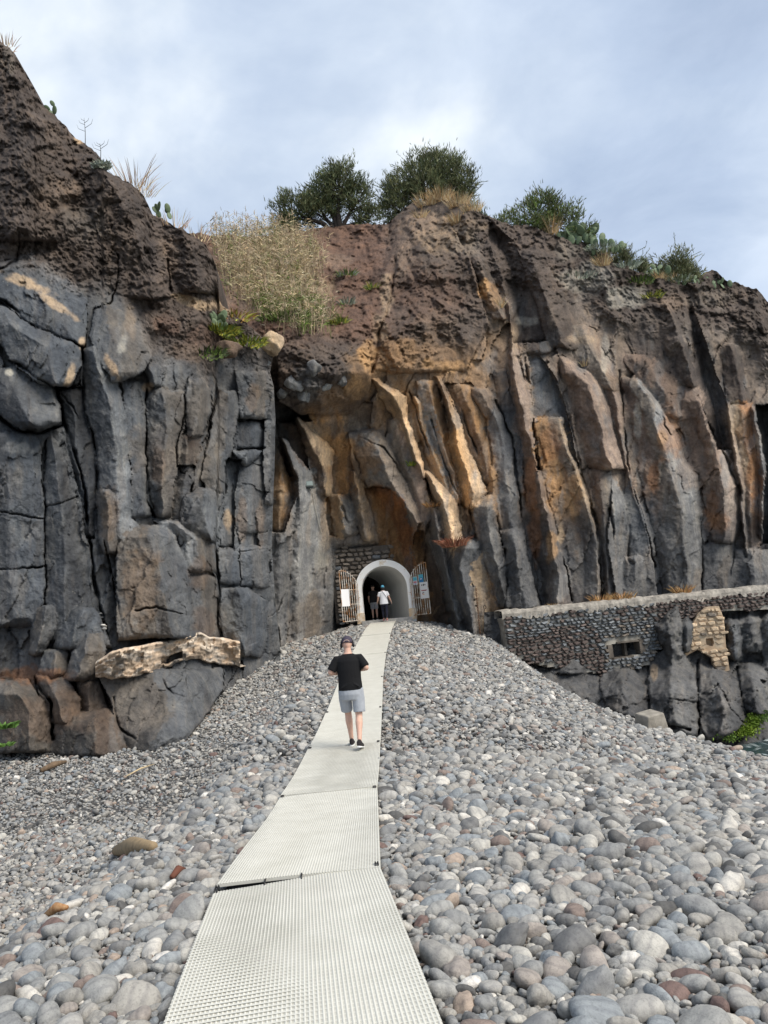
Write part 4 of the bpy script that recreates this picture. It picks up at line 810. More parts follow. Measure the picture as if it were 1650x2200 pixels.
# ------------------------------------------------------------------ pebbles
def pebble_mat():
    m = bpy.data.materials.new('beach_pebble'); m.use_nodes = True
    nt = m.node_tree; n = nt.nodes; l = nt.links; b = n['Principled BSDF']
    b.inputs['Roughness'].default_value = 0.72; b.inputs['Specular IOR Level'].default_value = 0.3
    oi = n.new('ShaderNodeObjectInfo'); tc = n.new('ShaderNodeTexCoord')
    r = n.new('ShaderNodeValToRGB'); r.color_ramp.interpolation = 'CONSTANT'
    tn = n.new('ShaderNodeAttribute'); tn.attribute_type = 'OBJECT'; tn.attribute_name = 'tone'          # a stone's own colour number, where it has one
    has = n.new('ShaderNodeMath'); has.operation = 'GREATER_THAN'; has.inputs[1].default_value = 0.0005; l.new(tn.outputs['Fac'], has.inputs[0])
    pk = n.new('ShaderNodeMix'); pk.data_type = 'FLOAT'; l.new(has.outputs[0], pk.inputs[0]); l.new(oi.outputs['Random'], pk.inputs[2]); l.new(tn.outputs['Fac'], pk.inputs[3]); l.new(pk.outputs[0], r.inputs[0])
    cols = [(0.0, (0.244, 0.245, 0.240)), (.10, (0.299, 0.296, 0.282)), (.22, (0.215, 0.218, 0.218)), (.32, (0.345, 0.334, 0.312)), (.42, (0.264, 0.255, 0.237)), (.52, (0.299, 0.285, 0.260)), (.60, (0.155, 0.154, 0.152)), (.67, (0.408, 0.393, 0.358)),
            (.73, (0.234, 0.251, 0.262)), (.81, (0.289, 0.258, 0.233)), (.86, (0.100, 0.098, 0.095)), (.905, (0.215, 0.169, 0.147)), (.93, (0.518, 0.492, 0.446)), (.96, (0.349, 0.280, 0.228)), (.975, (0.160, 0.109, 0.096)), (.985, (0.599, 0.574, 0.532))]
    e = r.color_ramp.elements; e[0].color = (*cols[0][1], 1); e[1].position = cols[1][0]; e[1].color = (*cols[1][1], 1)
    for p, c in cols[2:]:
        k = e.new(p); k.color = (*c, 1)
    # offset the pattern by the stone's own number so no two look alike
    cmb = n.new('ShaderNodeCombineXYZ'); ml = n.new('ShaderNodeMath'); ml.operation = 'MULTIPLY'; ml.inputs[1].default_value = 37.0; l.new(oi.outputs['Random'], ml.inputs[0])
    for k in range(3): l.new(ml.outputs[0], cmb.inputs[k])
    va = n.new('ShaderNodeVectorMath'); va.operation = 'ADD'; l.new(tc.outputs['Object'], va.inputs[0]); l.new(cmb.outputs[0], va.inputs[1])
    def noise(sc, d, ro):
        t = n.new('ShaderNodeTexNoise'); t.inputs['Scale'].default_value = sc; t.inputs['Detail'].default_value = d; t.inputs['Roughness'].default_value = ro; l.new(va.outputs[0], t.inputs['Vector']); return t.outputs[0]
    def mulr(a, src, st):
        q = n.new('ShaderNodeValToRGB'); l.new(src, q.inputs[0]); ee = q.color_ramp.elements
        ee[0].position, ee[0].color = st[0][0], (*st[0][1], 1); ee[1].position, ee[1].color = st[1][0], (*st[1][1], 1)
        mx = n.new('ShaderNodeMix'); mx.data_type = 'RGBA'; mx.blend_type = 'MULTIPLY'; mx.inputs[0].default_value = 1; l.new(a, mx.inputs[6]); l.new(q.outputs[0], mx.inputs[7]); return mx.outputs[2]
    c = mulr(r.outputs[0], noise(1.3, 4, .6), [(.3, (.80, .80, .80)), (.7, (1.18, 1.17, 1.15))])
    c = mulr(c, noise(9, 4, .75), [(.34, (.74, .74, .75)), (.50, (1.03, 1.03, 1.03))])
    wv = n.new('ShaderNodeTexWave'); wv.inputs['Scale'].default_value = .55; wv.inputs['Distortion'].default_value = 5; wv.inputs['Detail'].default_value = 3; l.new(va.outputs[0], wv.inputs['Vector'])
    c = mulr(c, wv.outputs['Fac'], [(.0, (.86, .86, .87)), (.5, (1.04, 1.04, 1.03))])
    l.new(c, b.inputs['Base Color'])
    bp = n.new('ShaderNodeBump'); bp.inputs['Strength'].default_value = 0.35; bp.inputs['Distance'].default_value = 0.02; l.new(noise(7, 5, .65), bp.inputs['Height']); l.new(bp.outputs[0], b.inputs['Normal'])
    return m
M_PEB = pebble_mat()
def pebble_meshes(nv=14):
    out = []
    for k in range(nv):
        bm = bmesh.new(); bmesh.ops.create_icosphere(bm, subdivisions=3, radius=1.0)
        rg = np.random.default_rng(100+k)
        co = np.array([v.co[:] for v in bm.verts])
        ax = np.array([1.0, rg.uniform(.58, .90), rg.uniform(.36, .60)])
        if k % 7 == 3: ax = np.array([1.0, .6, .5])
        dirs = rg.normal(size=(9, 3)); dirs /= np.linalg.norm(dirs, axis=1)[:, None]
        rad = np.ones(len(co))
        for dvec in dirs[:6]:                # worn flats
            h = co@dvec; lim = rg.uniform(.58, .86) if k % 3 == 0 else rg.uniform(.72, .95); rad = np.where(h > lim, np.minimum(rad, 1-(h-lim)*.55), rad)
        rad += 0.05*np.sin(co@(dirs[6]*2.6)+k)+0.04*np.sin(co@(dirs[7]*4.1)+2*k)
        if k in (2, 5, 9, 12): rad += 0.06*np.sin(co@(dirs[8]*7))+0.05*np.sin(co@(dirs[5]*9+dirs[4]*4))
        sup = np.sign(co)*np.abs(co)**rg.uniform(.82, 1.0)
        P = sup*rad[:, None]*ax
        for v, p in zip(bm.verts, P): v.co = p
        me = bpy.data.meshes.new('pebble'); bm.to_mesh(me); bm.free()
        me.polygons.foreach_set('use_smooth', [True]*len(me.polygons)); me.materials.append(M_PEB); out.append(me)
    return out
PEB = pebble_meshes()
def scatter_pebbles():
    rg = np.random.default_rng(5)
    # candidate field, denser and finer on the low ground at left
    bands = [(-5.2, 6.0, 0.9, 6.0, 140000), (-10.5, -5.2, 0.9, 6.0, 22000), (6.0, 10.5, 0.9, 6.0, 20000), (-9.5, 8.5, 6.0, 12.5, 155000), (-13, -9.5, 6.0, 12.5, 18000), (8.5, 13, 6.0, 12.5, 24000), (-13, 15, 12.5, 40, 150000)]
    x = np.concatenate([rg.uniform(b_[0], b_[1], b_[4]) for b_ in bands]); y = np.concatenate([rg.uniform(b_[2], b_[3], b_[4]) for b_ in bands])
    lo = (x < 6+y*0.66) & (x > -6-y*0.66)
    x, y = x[lo], y[lo]
    xm = mat_x(y); off = x-xm
    fine = sstep(-1.6, -3.0, off)*sstep(30, 18, y)
    r = np.exp(rg.normal(math.log(0.040), 0.46, len(x)))
    r = np.clip(r, .022, .15)*(1-0.34*fine)
    r = r*np.interp(y, [3, 6, 9, 13, 18], [.60, .66, .74, .84, .95])
    big = rg.random(len(x)) < 0.003*(1-fine); r = np.where(big, rg.uniform(.08, .125, len(x)), r)
    r = np.where(y > 20, np.maximum(r, .047), r)
    keep = ~((np.abs(off) < 0.575+0.35*r) & (y < 36.4)) & ~((y > 36.0) & (np.abs(x-ARCH.x) < 1.6))
    x, y, r = x[keep], y[keep], r[keep]
    z = ground(x, y)
    m = (z > SEA_Z-0.3); x, y, r, z = x[m], y[m], r[m], z[m]
    # the nearer edge of the cliffs swallows what would lie inside the rock: leave out stones far behind the rock line
    px, py, d = proj(np.stack([x, y, z], -1))
    vis = (d > 0.3); outf = (px < -120) | (px > 1770); r = np.where(outf, np.maximum(r, .05), r)
    lim = np.interp(px, [-300, 0, 100, 250, 400, 450, 490, 520, 590, 700], [19.5, 20.5, 20.3, 19.6, 19.6, 21.5, 24.5, 27.5, 31.5, 37.5])
    vis &= (d < lim+0.6) | (px > 700); vis &= (d < 39)
    x, y, r, z = x[vis], y[vis], r[vis], z[vis]
    order = np.argsort(-r+rg.normal(0, .012, len(r)))
    x, y, r, z = x[order], y[order], r[order], z[order]
    cell = 0.22; grid = {}; acc = []
    X, Y, Rr = x.tolist(), y.tolist(), r.tolist()
    for i in range(len(X)):
        xi, yi, ri = X[i], Y[i], Rr[i]; cx, cy = int(xi/cell+500), int(yi/cell); ok = True
        for gx_ in (cx-1, cx, cx+1):
            for gy_ in (cy-1, cy, cy+1):
                for (xj, yj, rj) in grid.get((gx_, gy_), ()):
                    s = (ri+rj)*0.66
                    if (xi-xj)**2+(yi-yj)**2 < s*s: ok = False; break
                if not ok: break
            if not ok: break
        if ok:
            grid.setdefault((cx, cy), []).append((xi, yi, ri)); acc.append(i)
    acc = np.array(acc); x, y, r, z = x[acc], y[acc], r[acc], z[acc]
    # lower layer that fills the gaps
    k = rg.random(len(x)) < 0.85; fx = x[k]+rg.normal(0, .06, k.sum()); fy = y[k]+rg.normal(0, .06, k.sum()); fr = np.clip(r[k]*rg.uniform(.7, 1.2, k.sum()), .03, .09)
    ok = ~((np.abs(fx-mat_x(fy)) < 0.60) & (fy < 36.4)); fx, fy, fr = fx[ok], fy[ok], fr[ok]
    fz = ground(fx, fy)-0.055
    n1 = len(x)
    zz = z+r*rg.uniform(-.12, .30, n1)*0.8
    X = np.concatenate([x, fx]); Y = np.concatenate([y, fy]); Z = np.concatenate([zz, fz]); Rr = np.concatenate([r, fr])
    rot = np.stack([rg.normal(0, .42, len(X)), rg.normal(0, .42, len(X)), rg.uniform(0, 6.283, len(X))], -1)
    tilt = rg.random(len(X)) < 0.10; rot[tilt, 0] += rg.uniform(-1.2, 1.2, tilt.sum())
    sc = Rr[:, None]*rg.uniform(.88, 1.12, (len(X), 3))*np.array([1.12, 1.12, 1.2])
    idx = rg.integers(0, len(PEB), len(X))
    far_rough = (Rr > .12) & (rg.random(len(X)) < .3); idx[far_rough] = 5
    return X, Y, Z, Rr, rot, sc, idx, n1
TPOS = [0.0, .10, .22, .32, .42, .52, .60, .67, .73, .81, .86, .905, .93, .96, .975, .985]
TONES = ['mid grey', 'light grey', 'slate grey', 'pale grey', 'warm grey', 'beige grey', 'dark grey', 'whitish grey', 'blue grey', 'pinkish grey', 'black', 'brown', 'cream', 'tan', 'dark red brown', 'white']
trg = random.Random(77)
def build_pebbles():
    X, Y, Z, Rr, rot, sc, idx, n1 = scatter_pebbles()
    px, py, d = proj(np.stack([X, Y, Z], -1))
    size = Rr/d; inn = (px > 10) & (px < 1640) & (py > 1500) & (py < 2190) & (np.arange(len(X)) < n1)
    score = np.where(inn, size, 0); top = np.argsort(-score)[:300]
    src = []
    for c, i in enumerate(top):
        o = bpy.data.objects.new('pebble', PEB[idx[i] if c >= len(PEB) else c]); o.location = (X[i], Y[i], Z[i]); o.rotation_euler = rot[i]; o.scale = sc[i]; COL.objects.link(o)
        side = 'right' if px[i] > 800 else 'left'
        tone = trg.uniform(.002, .998); o['tone'] = tone; cn = TONES[sum(1 for p_ in TPOS if p_ <= tone)-1]; big = 'large ' if Rr[i] > .085 else ''
        where = ('at the very bottom edge of the picture' if py[i] > 2090 else 'in the near foreground' if py[i] > 1960 else 'beside the first walkway joint' if py[i] > 1820 else 'between the first and second walkway joints' if py[i] > 1690 else 'further up the bank')
        tag(o, f'{big}{cn} pebble {where} {side} of the walkway', 'pebble', f'loose pebbles {side} of the walkway')
        if c < len(PEB): src.append(o)
    rest = np.setdiff1d(np.arange(len(X)), top)
    me = bpy.data.meshes.new('pebbles'); me.vertices.add(len(rest)); me.vertices.foreach_set('co', np.stack([X, Y, Z], -1)[rest].astype(np.float32).ravel())
    a = me.attributes.new('rot', 'FLOAT_VECTOR', 'POINT'); a.data.foreach_set('vector', rot[rest].astype(np.float32).ravel())
    a = me.attributes.new('scl', 'FLOAT_VECTOR', 'POINT'); a.data.foreach_set('vector', sc[rest].astype(np.float32).ravel())
    a = me.attributes.new('pick', 'INT', 'POINT'); a.data.foreach_set('value', idx[rest].astype(np.int32))
    o = link(bpy.data.objects.new('pebbles', me)); me.materials.append(M_PEB)
    tag(o, 'grey beach pebbles covering the whole bank', 'pebbles', None, 'stuff')
    g = bpy.data.node_groups.new('pebble_scatter', 'GeometryNodeTree')
    g.interface.new_socket('Geometry', in_out='INPUT', socket_type='NodeSocketGeometry'); g.interface.new_socket('Geometry', in_out='OUTPUT', socket_type='NodeSocketGeometry')
    n = g.nodes; l = g.links; gi_ = n.new('NodeGroupInput'); go = n.new('NodeGroupOutput')
    jn = n.new('GeometryNodeGeometryToInstance')
    for s_ in reversed(src):
        q = n.new('GeometryNodeObjectInfo'); q.transform_space = 'ORIGINAL'; q.inputs['Object'].default_value = s_
        l.new(q.outputs['Geometry'], jn.inputs[0])
    ip = n.new('GeometryNodeInstanceOnPoints'); l.new(gi_.outputs[0], ip.inputs['Points']); l.new(jn.outputs[0], ip.inputs['Instance']); ip.inputs['Pick Instance'].default_value = True
    def named(nm, tp):
        q = n.new('GeometryNodeInputNamedAttribute'); q.data_type = tp; q.inputs[0].default_value = nm; return q.outputs[0]
    l.new(named('pick', 'INT'), ip.inputs['Instance Index'])
    e2r = n.new('FunctionNodeEulerToRotation'); l.new(named('rot', 'FLOAT_VECTOR'), e2r.inputs[0]); l.new(e2r.outputs[0], ip.inputs['Rotation'])
    l.new(named('scl', 'FLOAT_VECTOR'), ip.inputs['Scale'])
    l.new(ip.outputs[0], go.inputs[0])
    md = o.modifiers.new('scatter', 'NODES'); md.node_group = g
build_pebbles()

# ------------------------------------------------------------------ tunnel portal, gates, masonry
M_WHITE = mat('weathered_white_paint', (0.90, 0.89, 0.86), 0.7, col2=(0.62, 0.44, 0.26), scale=3.2, thresh=(0.58, 0.74), det=7, bump=0.15)
M_LINING = mat('grey_concrete_lining', (0.86, 0.86, 0.83), 0.9, var=0.05, scale=1.5, bump=0.2, bscale=12)
M_SHADEROCK = mat('baked_shade_rock', (0.03, 0.03, 0.03), 0.95, bump=0.5, bscale=3)  # near-black colour holds the darkness inside the bore and the wall window
M_OCHRE = mat('faded_ochre_paint', (0.60, 0.40, 0.16), 0.8, col2=(0.72, 0.60, 0.40), scale=20)
M_GATE = mat('rusting_white_iron', (0.74, 0.70, 0.62), 0.6, col2=(0.42, 0.19, 0.06), scale=3.5, thresh=(0.46, 0.62), det=6)
M_BOARD = mat('white_board', (0.82, 0.82, 0.82), 0.5)
M_POSTER_B = mat('blue_print', (0.05, 0.22, 0.48), 0.5); M_POSTER_C = mat('cyan_print', (0.10, 0.45, 0.58), 0.5); M_POSTER_R = mat('pink_print', (0.55, 0.22, 0.28), 0.5)
M_INK = mat('dark_ink', (0.03, 0.03, 0.03), 0.6); M_RED = mat('red_ink', (0.45, 0.04, 0.03), 0.6); M_YEL = mat('yellow_ink', (0.75, 0.45, 0.05), 0.6)
def tunnel():
    root = tag(empty('tunnel_portal', ARCH), 'white painted arched tunnel mouth with grey concrete lining in the cliff', 'tunnel')
    inn = arch_pts(0); out = arch_pts(0.30)
    n = len(inn); v = []; f = []
    for y, pts in ((-0.10, inn), (-0.10, out), (1.0, inn), (1.0, out)):
        v += [(x, y, z-(0.25 if z == 0 else 0)) for x, z in pts]
    for i in range(n-1):
        f += [(i, i+1, n+i+1, n+i), (n+i, n+i+1, 3*n+i+1, 3*n+i), (2*n+i, i, i, i) if False else (i+1, i, 2*n+i, 2*n+i+1)]
    f += [(0, n, 3*n, 2*n), (n-1, 2*n-1+2*n-n*0-0 if False else 3*n-1, 4*n-1, 2*n-1)]
    mesh_obj('arch_ring', v, f, M_WHITE, root)
    # foot blocks of the jambs
    for s in (-1, 1):
        b = MB(); b.box((s*(AW+0.15), -0.14, 0.12), (0.36, 0.10, 0.5)); o = b.build('jamb_foot', mat('stained_plaster', (0.62, 0.42, 0.22), 0.85, col2=(0.74, 0.66, 0.55), scale=7), root)
    # keystone emblem: a small ochre square with an hourglass figure
    e = MB(); zc = ASP+AW+0.15
    e.box((-0.03, -0.105, zc+0.09), (0.17, 0.012, 0.012)).box((-0.03, -0.105, zc-0.09), (0.17, 0.012, 0.012)).box((-0.115, -0.1055, zc), (0.012, 0.012, 0.18)).box((0.055, -0.1055, zc), (0.012, 0.012, 0.18))
    e.box((-0.03, -0.106, zc+0.035), (0.11, 0.012, 0.02)).box((-0.03, -0.106, zc-0.035), (0.11, 0.012, 0.02)).box((-0.06, -0.1065, zc+.01), (0.02, 0.012, 0.07)).box((0.005, -0.1065, zc-.01), (0.02, 0.012, 0.06))
    e.build('emblem', M_OCHRE, root)
    # lining: straight barrel heading a little left into the hill
    prof = arch_pts(0.0, 24); L = 6.5; ang = math.tan(math.radians(12.6)); v = []; f = []; ns = 14
    for i in range(ns+1):
        y = 0.9+(L-0.9)*i/ns
        v += [(x-(y-0.9)*ang, y, z-(0.02 if z == 0 else 0)) for x, z in prof]
    m = len(prof)
    for i in range(ns):
        for j in range(m-1): f.append((i*m+j, i*m+j+1, (i+1)*m+j+1, (i+1)*m+j))
    mesh_obj('lining', v, f, M_LINING, root, True)
    # threshold and floor
    v = [(-AW-.1, -.3, -.012), (AW+.1, -.3, -.012), (AW+.1-L*ang, L, -.012), (-AW-.1-L*ang, L, -.012)]
    mesh_obj('floor', v+[(x, y, z-.3) for x, y, z in v], [(0, 1, 2, 3), (0, 4, 5, 1), (1, 5, 6, 2), (3, 2, 6, 7), (0, 3, 7, 4)], mat('tunnel_floor', (0.42, 0.40, 0.37), 0.9, var=0.3, scale=6), root)
    # bare rock bore beyond the lining, bending away left
    v = []; f = []; ns = 12; big = arch_pts(-0.06, 24, -0.1)
    for i in range(ns+1):
        y = L+i*1.2; xo = (L-0.9)*ang+ang*(i*1.2)+0.05*(i*1.2)**2*0.5
        v += [(x-xo+(0.1*math.sin(i*3+j) if i else 0), y, z-(.22 if z > ASP*.8 else 0)+(0.06*math.sin(i*2.3+j*1.7) if i else 0)) for j, (x, z) in enumerate(big)]
    m = len(big)
    for i in range(ns):
        for j in range(m-1): f.append((i*m+j, i*m+j+1, (i+1)*m+j+1, (i+1)*m+j))
        f.append((i*m, (i+1)*m, (i+1)*m+m-1, i*m+m-1))
    f.append(tuple(range(ns*m, ns*m+m)))
    k = len(v); pr = arch_pts(0.0, 24); xo = (L-0.9)*ang       # end face between lining and bore
    v += [(x-xo, L+.001, z-(0.02 if z == 0 else 0)) for x, z in pr]
    for j in range(m-1): f.append((j, j+1, k+j+1, k+j))
    mesh_obj('rock_bore', v, f, M_SHADEROCK, root)
    return root
tunnel()

def gate(side):
    hx = side*(AW+0.17); W = 1.08
    ang = math.radians(134) if side < 0 else math.radians(46)
    dv = Vector((math.cos(math.pi-math.radians(44)) if side < 0 else math.cos(math.radians(-44)), -math.sin(math.radians(44)), 0))
    base = ARCH+Vector((hx, -0.16, 0.02))
    g = tag(empty('gate', base), ('open rusty white iron gate left of the tunnel mouth with one white board' if side < 0 else 'open rusty white iron gate right of the tunnel mouth with blue posters and a notice'), 'gate', 'iron gates of the tunnel')
    def P(u, z, o=0.0): return dv*(u*W)+Vector((0, 0, z))+Vector((-dv.y, dv.x, 0))*(o if side > 0 else -o)*-1
    top = lambda u: 1.30+1.08*math.sqrt(max(0, 1-(1-u)**2*0.86))-0.42*0+0.02
    nb = 9
    for k in range(nb):
        u = k/(nb-1); h = top(u)+(0.09 if 0 < k < nb-1 else 0.0)
        MB().tube([P(u, 0.0), P(u, h*.5), P(u, h-.03), P(u, h)], [.016, .016, .016, .004] if 0 < k < nb-1 else [.02]*4, 6).build('bar', M_GATE, g)
    for z in (0.02, 0.80, 1.48):
        MB().tube([P(0, z, .012), P(.5, z, .012), P(1, z, .012)], .015, 5).build('rail', M_GATE, g)
    MB().tube([P(k/14, top(k/14), .012) for k in range(15)], .016, 5).build('top_rail', M_GATE, g)
    for z in (0.35, 1.1): MB().tube([P(-.10, z), P(0.02, z)], .022, 6).build('hinge', M_GATE, g)
    def plate(u0, u1, z0, z1, m, off, name, parent=None):
        b = MB(); t = 0.008
        vs = [P(u0, z0, off), P(u1, z0, off), P(u1, z1, off), P(u0, z1, off)]; w = [P(u0, z0, off-t), P(u1, z0, off-t), P(u1, z1, off-t), P(u0, z1, off-t)]
        b.add(vs+w, [(0, 1, 2, 3), (7, 6, 5, 4), (0, 4, 5, 1), (1, 5, 6, 2), (2, 6, 7, 3), (3, 7, 4, 0)]); return b.build(name, m, parent or g)
    s_ = 0.030
    if side < 0:
        plate(0.56, 1.0, 0.72, 1.52, M_BOARD, s_, 'sign_board')
    else:
        a = plate(0.20, 0.44, 1.42, 1.80, M_BOARD, s_, 'poster'); plate(0.215, 0.425, 1.615, 1.785, M_POSTER_C, s_+.004, 'print', a); plate(0.23, 0.40, 1.50, 1.59, M_POSTER_R, s_+.004, 'print', a); plate(0.26, 0.38, 1.44, 1.48, M_POSTER_B, s_+.004, 'print', a)
        a = plate(0.55, 0.80, 1.47, 1.87, M_POSTER_C, s_, 'poster'); plate(0.575, 0.775, 1.50, 1.72, M_POSTER_B, s_+.004, 'print', a); plate(0.63, 0.72, 1.64, 1.68, M_BOARD, s_+.008, 'print', a)
        a = plate(0.56, 1.0, 0.74, 1.50, M_BOARD, s_+.002, 'notice_board')
        for (u0, u1, z0, z1, m) in [(.62, .95, 1.105, 1.135, M_RED), (.70, .90, 1.085, 1.10, M_INK), (.66, .70, 1.33, 1.40, M_INK), (.75, .79, 1.32, 1.41, M_INK), (.80, .83, 1.34, 1.42, M_INK), (.86, .89, 1.34, 1.40, M_INK), (.68, .78, .99, 1.02, M_INK), (.68, .71, .93, .99, M_RED), (.70, .79, .91, .935, M_YEL)]:
            plate(u0, u1, z0, z1, m, s_+.006, 'print', a)
    return g
gate(-1); gate(1)

# stones for the two old walls ------------------------------------------------
def stone_meshes(n, m):
    out = []
    for k in range(n):
        bm = bmesh.new(); bmesh.ops.create_icosphere(bm, subdivisions=1, radius=1.0); rg = np.random.default_rng(400+k)
        for v in bm.verts:
            c = np.array(v.co); c = np.sign(c)*np.abs(c)**0.62; c *= (1+rg.normal(0, .13, 3)); v.co = c*np.array([.5, .5, .5])
        me = bpy.data.meshes.new('stone'); bm.to_mesh(me); bm.free(); me.materials.append(m); out.append(me)
    return out
def mason_mat(nm, c1, c2, c3):
    m = mat(nm, c1, 0.9, col2=c2, scale=6, bump=0.5, bscale=9, rnd=0.35)
    return m
M_ST_BROWN = mason_mat('brown_grey_stone', (0.16, 0.135, 0.11), (0.26, 0.22, 0.18), None)
M_ST_GREY = mason_mat('slate_grey_stone', (0.13, 0.14, 0.15), (0.21, 0.22, 0.225), None)
M_ST_RED = mason_mat('dark_red_cinder_stone', (0.085, 0.068, 0.062), (0.15, 0.115, 0.10), None)
M_ST_PALE = mason_mat('pale_ochre_stone', (0.48, 0.34, 0.21), (0.62, 0.50, 0.36), None)
M_MORTAR = mat('pale_lime_mortar', (0.20, 0.18, 0.15), 0.95, col2=(0.46, 0.43, 0.37), scale=3.0, bump=0.5, bscale=14, det=7)
M_MORTAR_D = mat('dark_earth_mortar', (0.07, 0.06, 0.05), 0.95, col2=(0.17, 0.145, 0.12), scale=3.0, bump=0.5, bscale=14)
M_CAP = mat('worn_cement_capping', (0.17, 0.155, 0.135), 0.9, col2=(0.46, 0.42, 0.36), scale=2.4, bump=0.8, bscale=7, det=8, bdist=.05)
def lay_stones(root, origin, ax, up, nrm, width_fn, z0, z1, row_h, wid, mats_fn, skip_fn, seed, limit=300, depth=.16, jit=.3):
    """courses of rough stones; ax/up/nrm are the wall's axes; returns the laid stones"""
    rg = random.Random(seed); z = z0; items = []
    while z < z1:
        h = row_h*rg.uniform(.75, 1.3); u0, u1 = width_fn(z+h/2); u = u0
        while u < u1:
            w = wid*rg.uniform(.55, 1.6)
            if not skip_fn(u+w/2, z+h/2): items.append((u+w/2, z+h/2+rg.uniform(-.12, .12)*h, w*.97, h*rg.uniform(.82, 1.02), rg.uniform(-.22, .22), rg.uniform(-.07, .02)))
            u += w
        z += h
    rg.shuffle(items)
    rest = {}
    for i, (u, zz, w, h, a, pr) in enumerate(items):
        me_list = mats_fn(u, zz, rg); me = rg.choice(me_list)
        p = origin+ax*u+up*zz+nrm*pr
        X = (ax*math.cos(a)+up*math.sin(a)); Zv = (up*math.cos(a)-ax*math.sin(a))
        M = Matrix(((X.x*w, -nrm.x*depth*2, Zv.x*h, p.x), (X.y*w, -nrm.y*depth*2, Zv.y*h, p.y), (X.z*w, -nrm.z*depth*2, Zv.z*h, p.z), (0, 0, 0, 1)))
        if i < limit:
            o = bpy.data.objects.new('stone', me); link(o, root); o.matrix_world = M; o.matrix_parent_inverse = Matrix.Identity(4); o.matrix_local = root.matrix_basis.inverted()@M
        else:
            rest.setdefault(me.materials[0].name, [me.materials[0], []])[1].append((me, M))
    for mm, lst in rest.values():
        V = []; F = []
        for me, M in lst:
            k = len(V); V += [M@v.co for v in me.vertices]; F += [tuple(k+i for i in p.vertices) for p in me.polygons]
        inv = root.matrix_basis.inverted()
        o = mesh_obj('small_stones', [inv@v for v in V], F, mm, root); o['kind'] = 'stuff'
    return items
SB, SG, SR, SP = (stone_meshes(6, m) for m in (M_ST_BROWN, M_ST_GREY, M_ST_RED, M_ST_PALE))

def portal_wall():
    o = ARCH+Vector((-2.35, 0.42, 0.0))
    root = tag(empty('stone_wall', o), 'rough brown stone wall filling the alcove above the tunnel arch', 'wall')
    ax, up, nrm = Vector((1, 0, 0)), Vector((0, 0, 1)), Vector((0, -1, 0))
    def wf(z): return (0.0 if z < 2.6 else 0.0+(z-2.6)*.02, 2.75)
    def skip(u, z):
        x = u-2.35; zz = z
        r = AW+0.33
        if zz < ASP and abs(x) < r: return True
        if zz >= ASP and x*x+(zz-ASP)**2 < r*r: return True
        return zz > 3.7-0.12*u+0.1*math.sin(u*5)
    lay_stones(root, o, ax, up, nrm, wf, -0.1, 4.2, .185, .30, lambda u, z, rg: SB if rg.random() < .85 else SG, skip, 3, depth=.15)
    b = MB(); b.box((1.35, 0.20, 1.9), (3.0, 0.22, 3.7)); 
    # backing is pierced by the arch: build it as two cheeks and a spandrel
    v = []; f = []
    pts = arch_pts(0.2, 20); outer = []
    for x, z in pts:
        outer.append((max(-2.45, min(0.55, x*3)), 3.55 if abs(x) < 1.1 else z if z < ASP else 3.55))
    vb = [(x+2.35, 0.06, z) for x, z in pts]+[(x+2.35, 0.06, z) for x, z in outer]; m = len(pts)
    mesh_obj('mortar', vb, [(i, i+1, m+i+1, m+i) for i in range(m-1) if pts[i+1][0] < 0.3], M_MORTAR_D, root)
portal_wall()

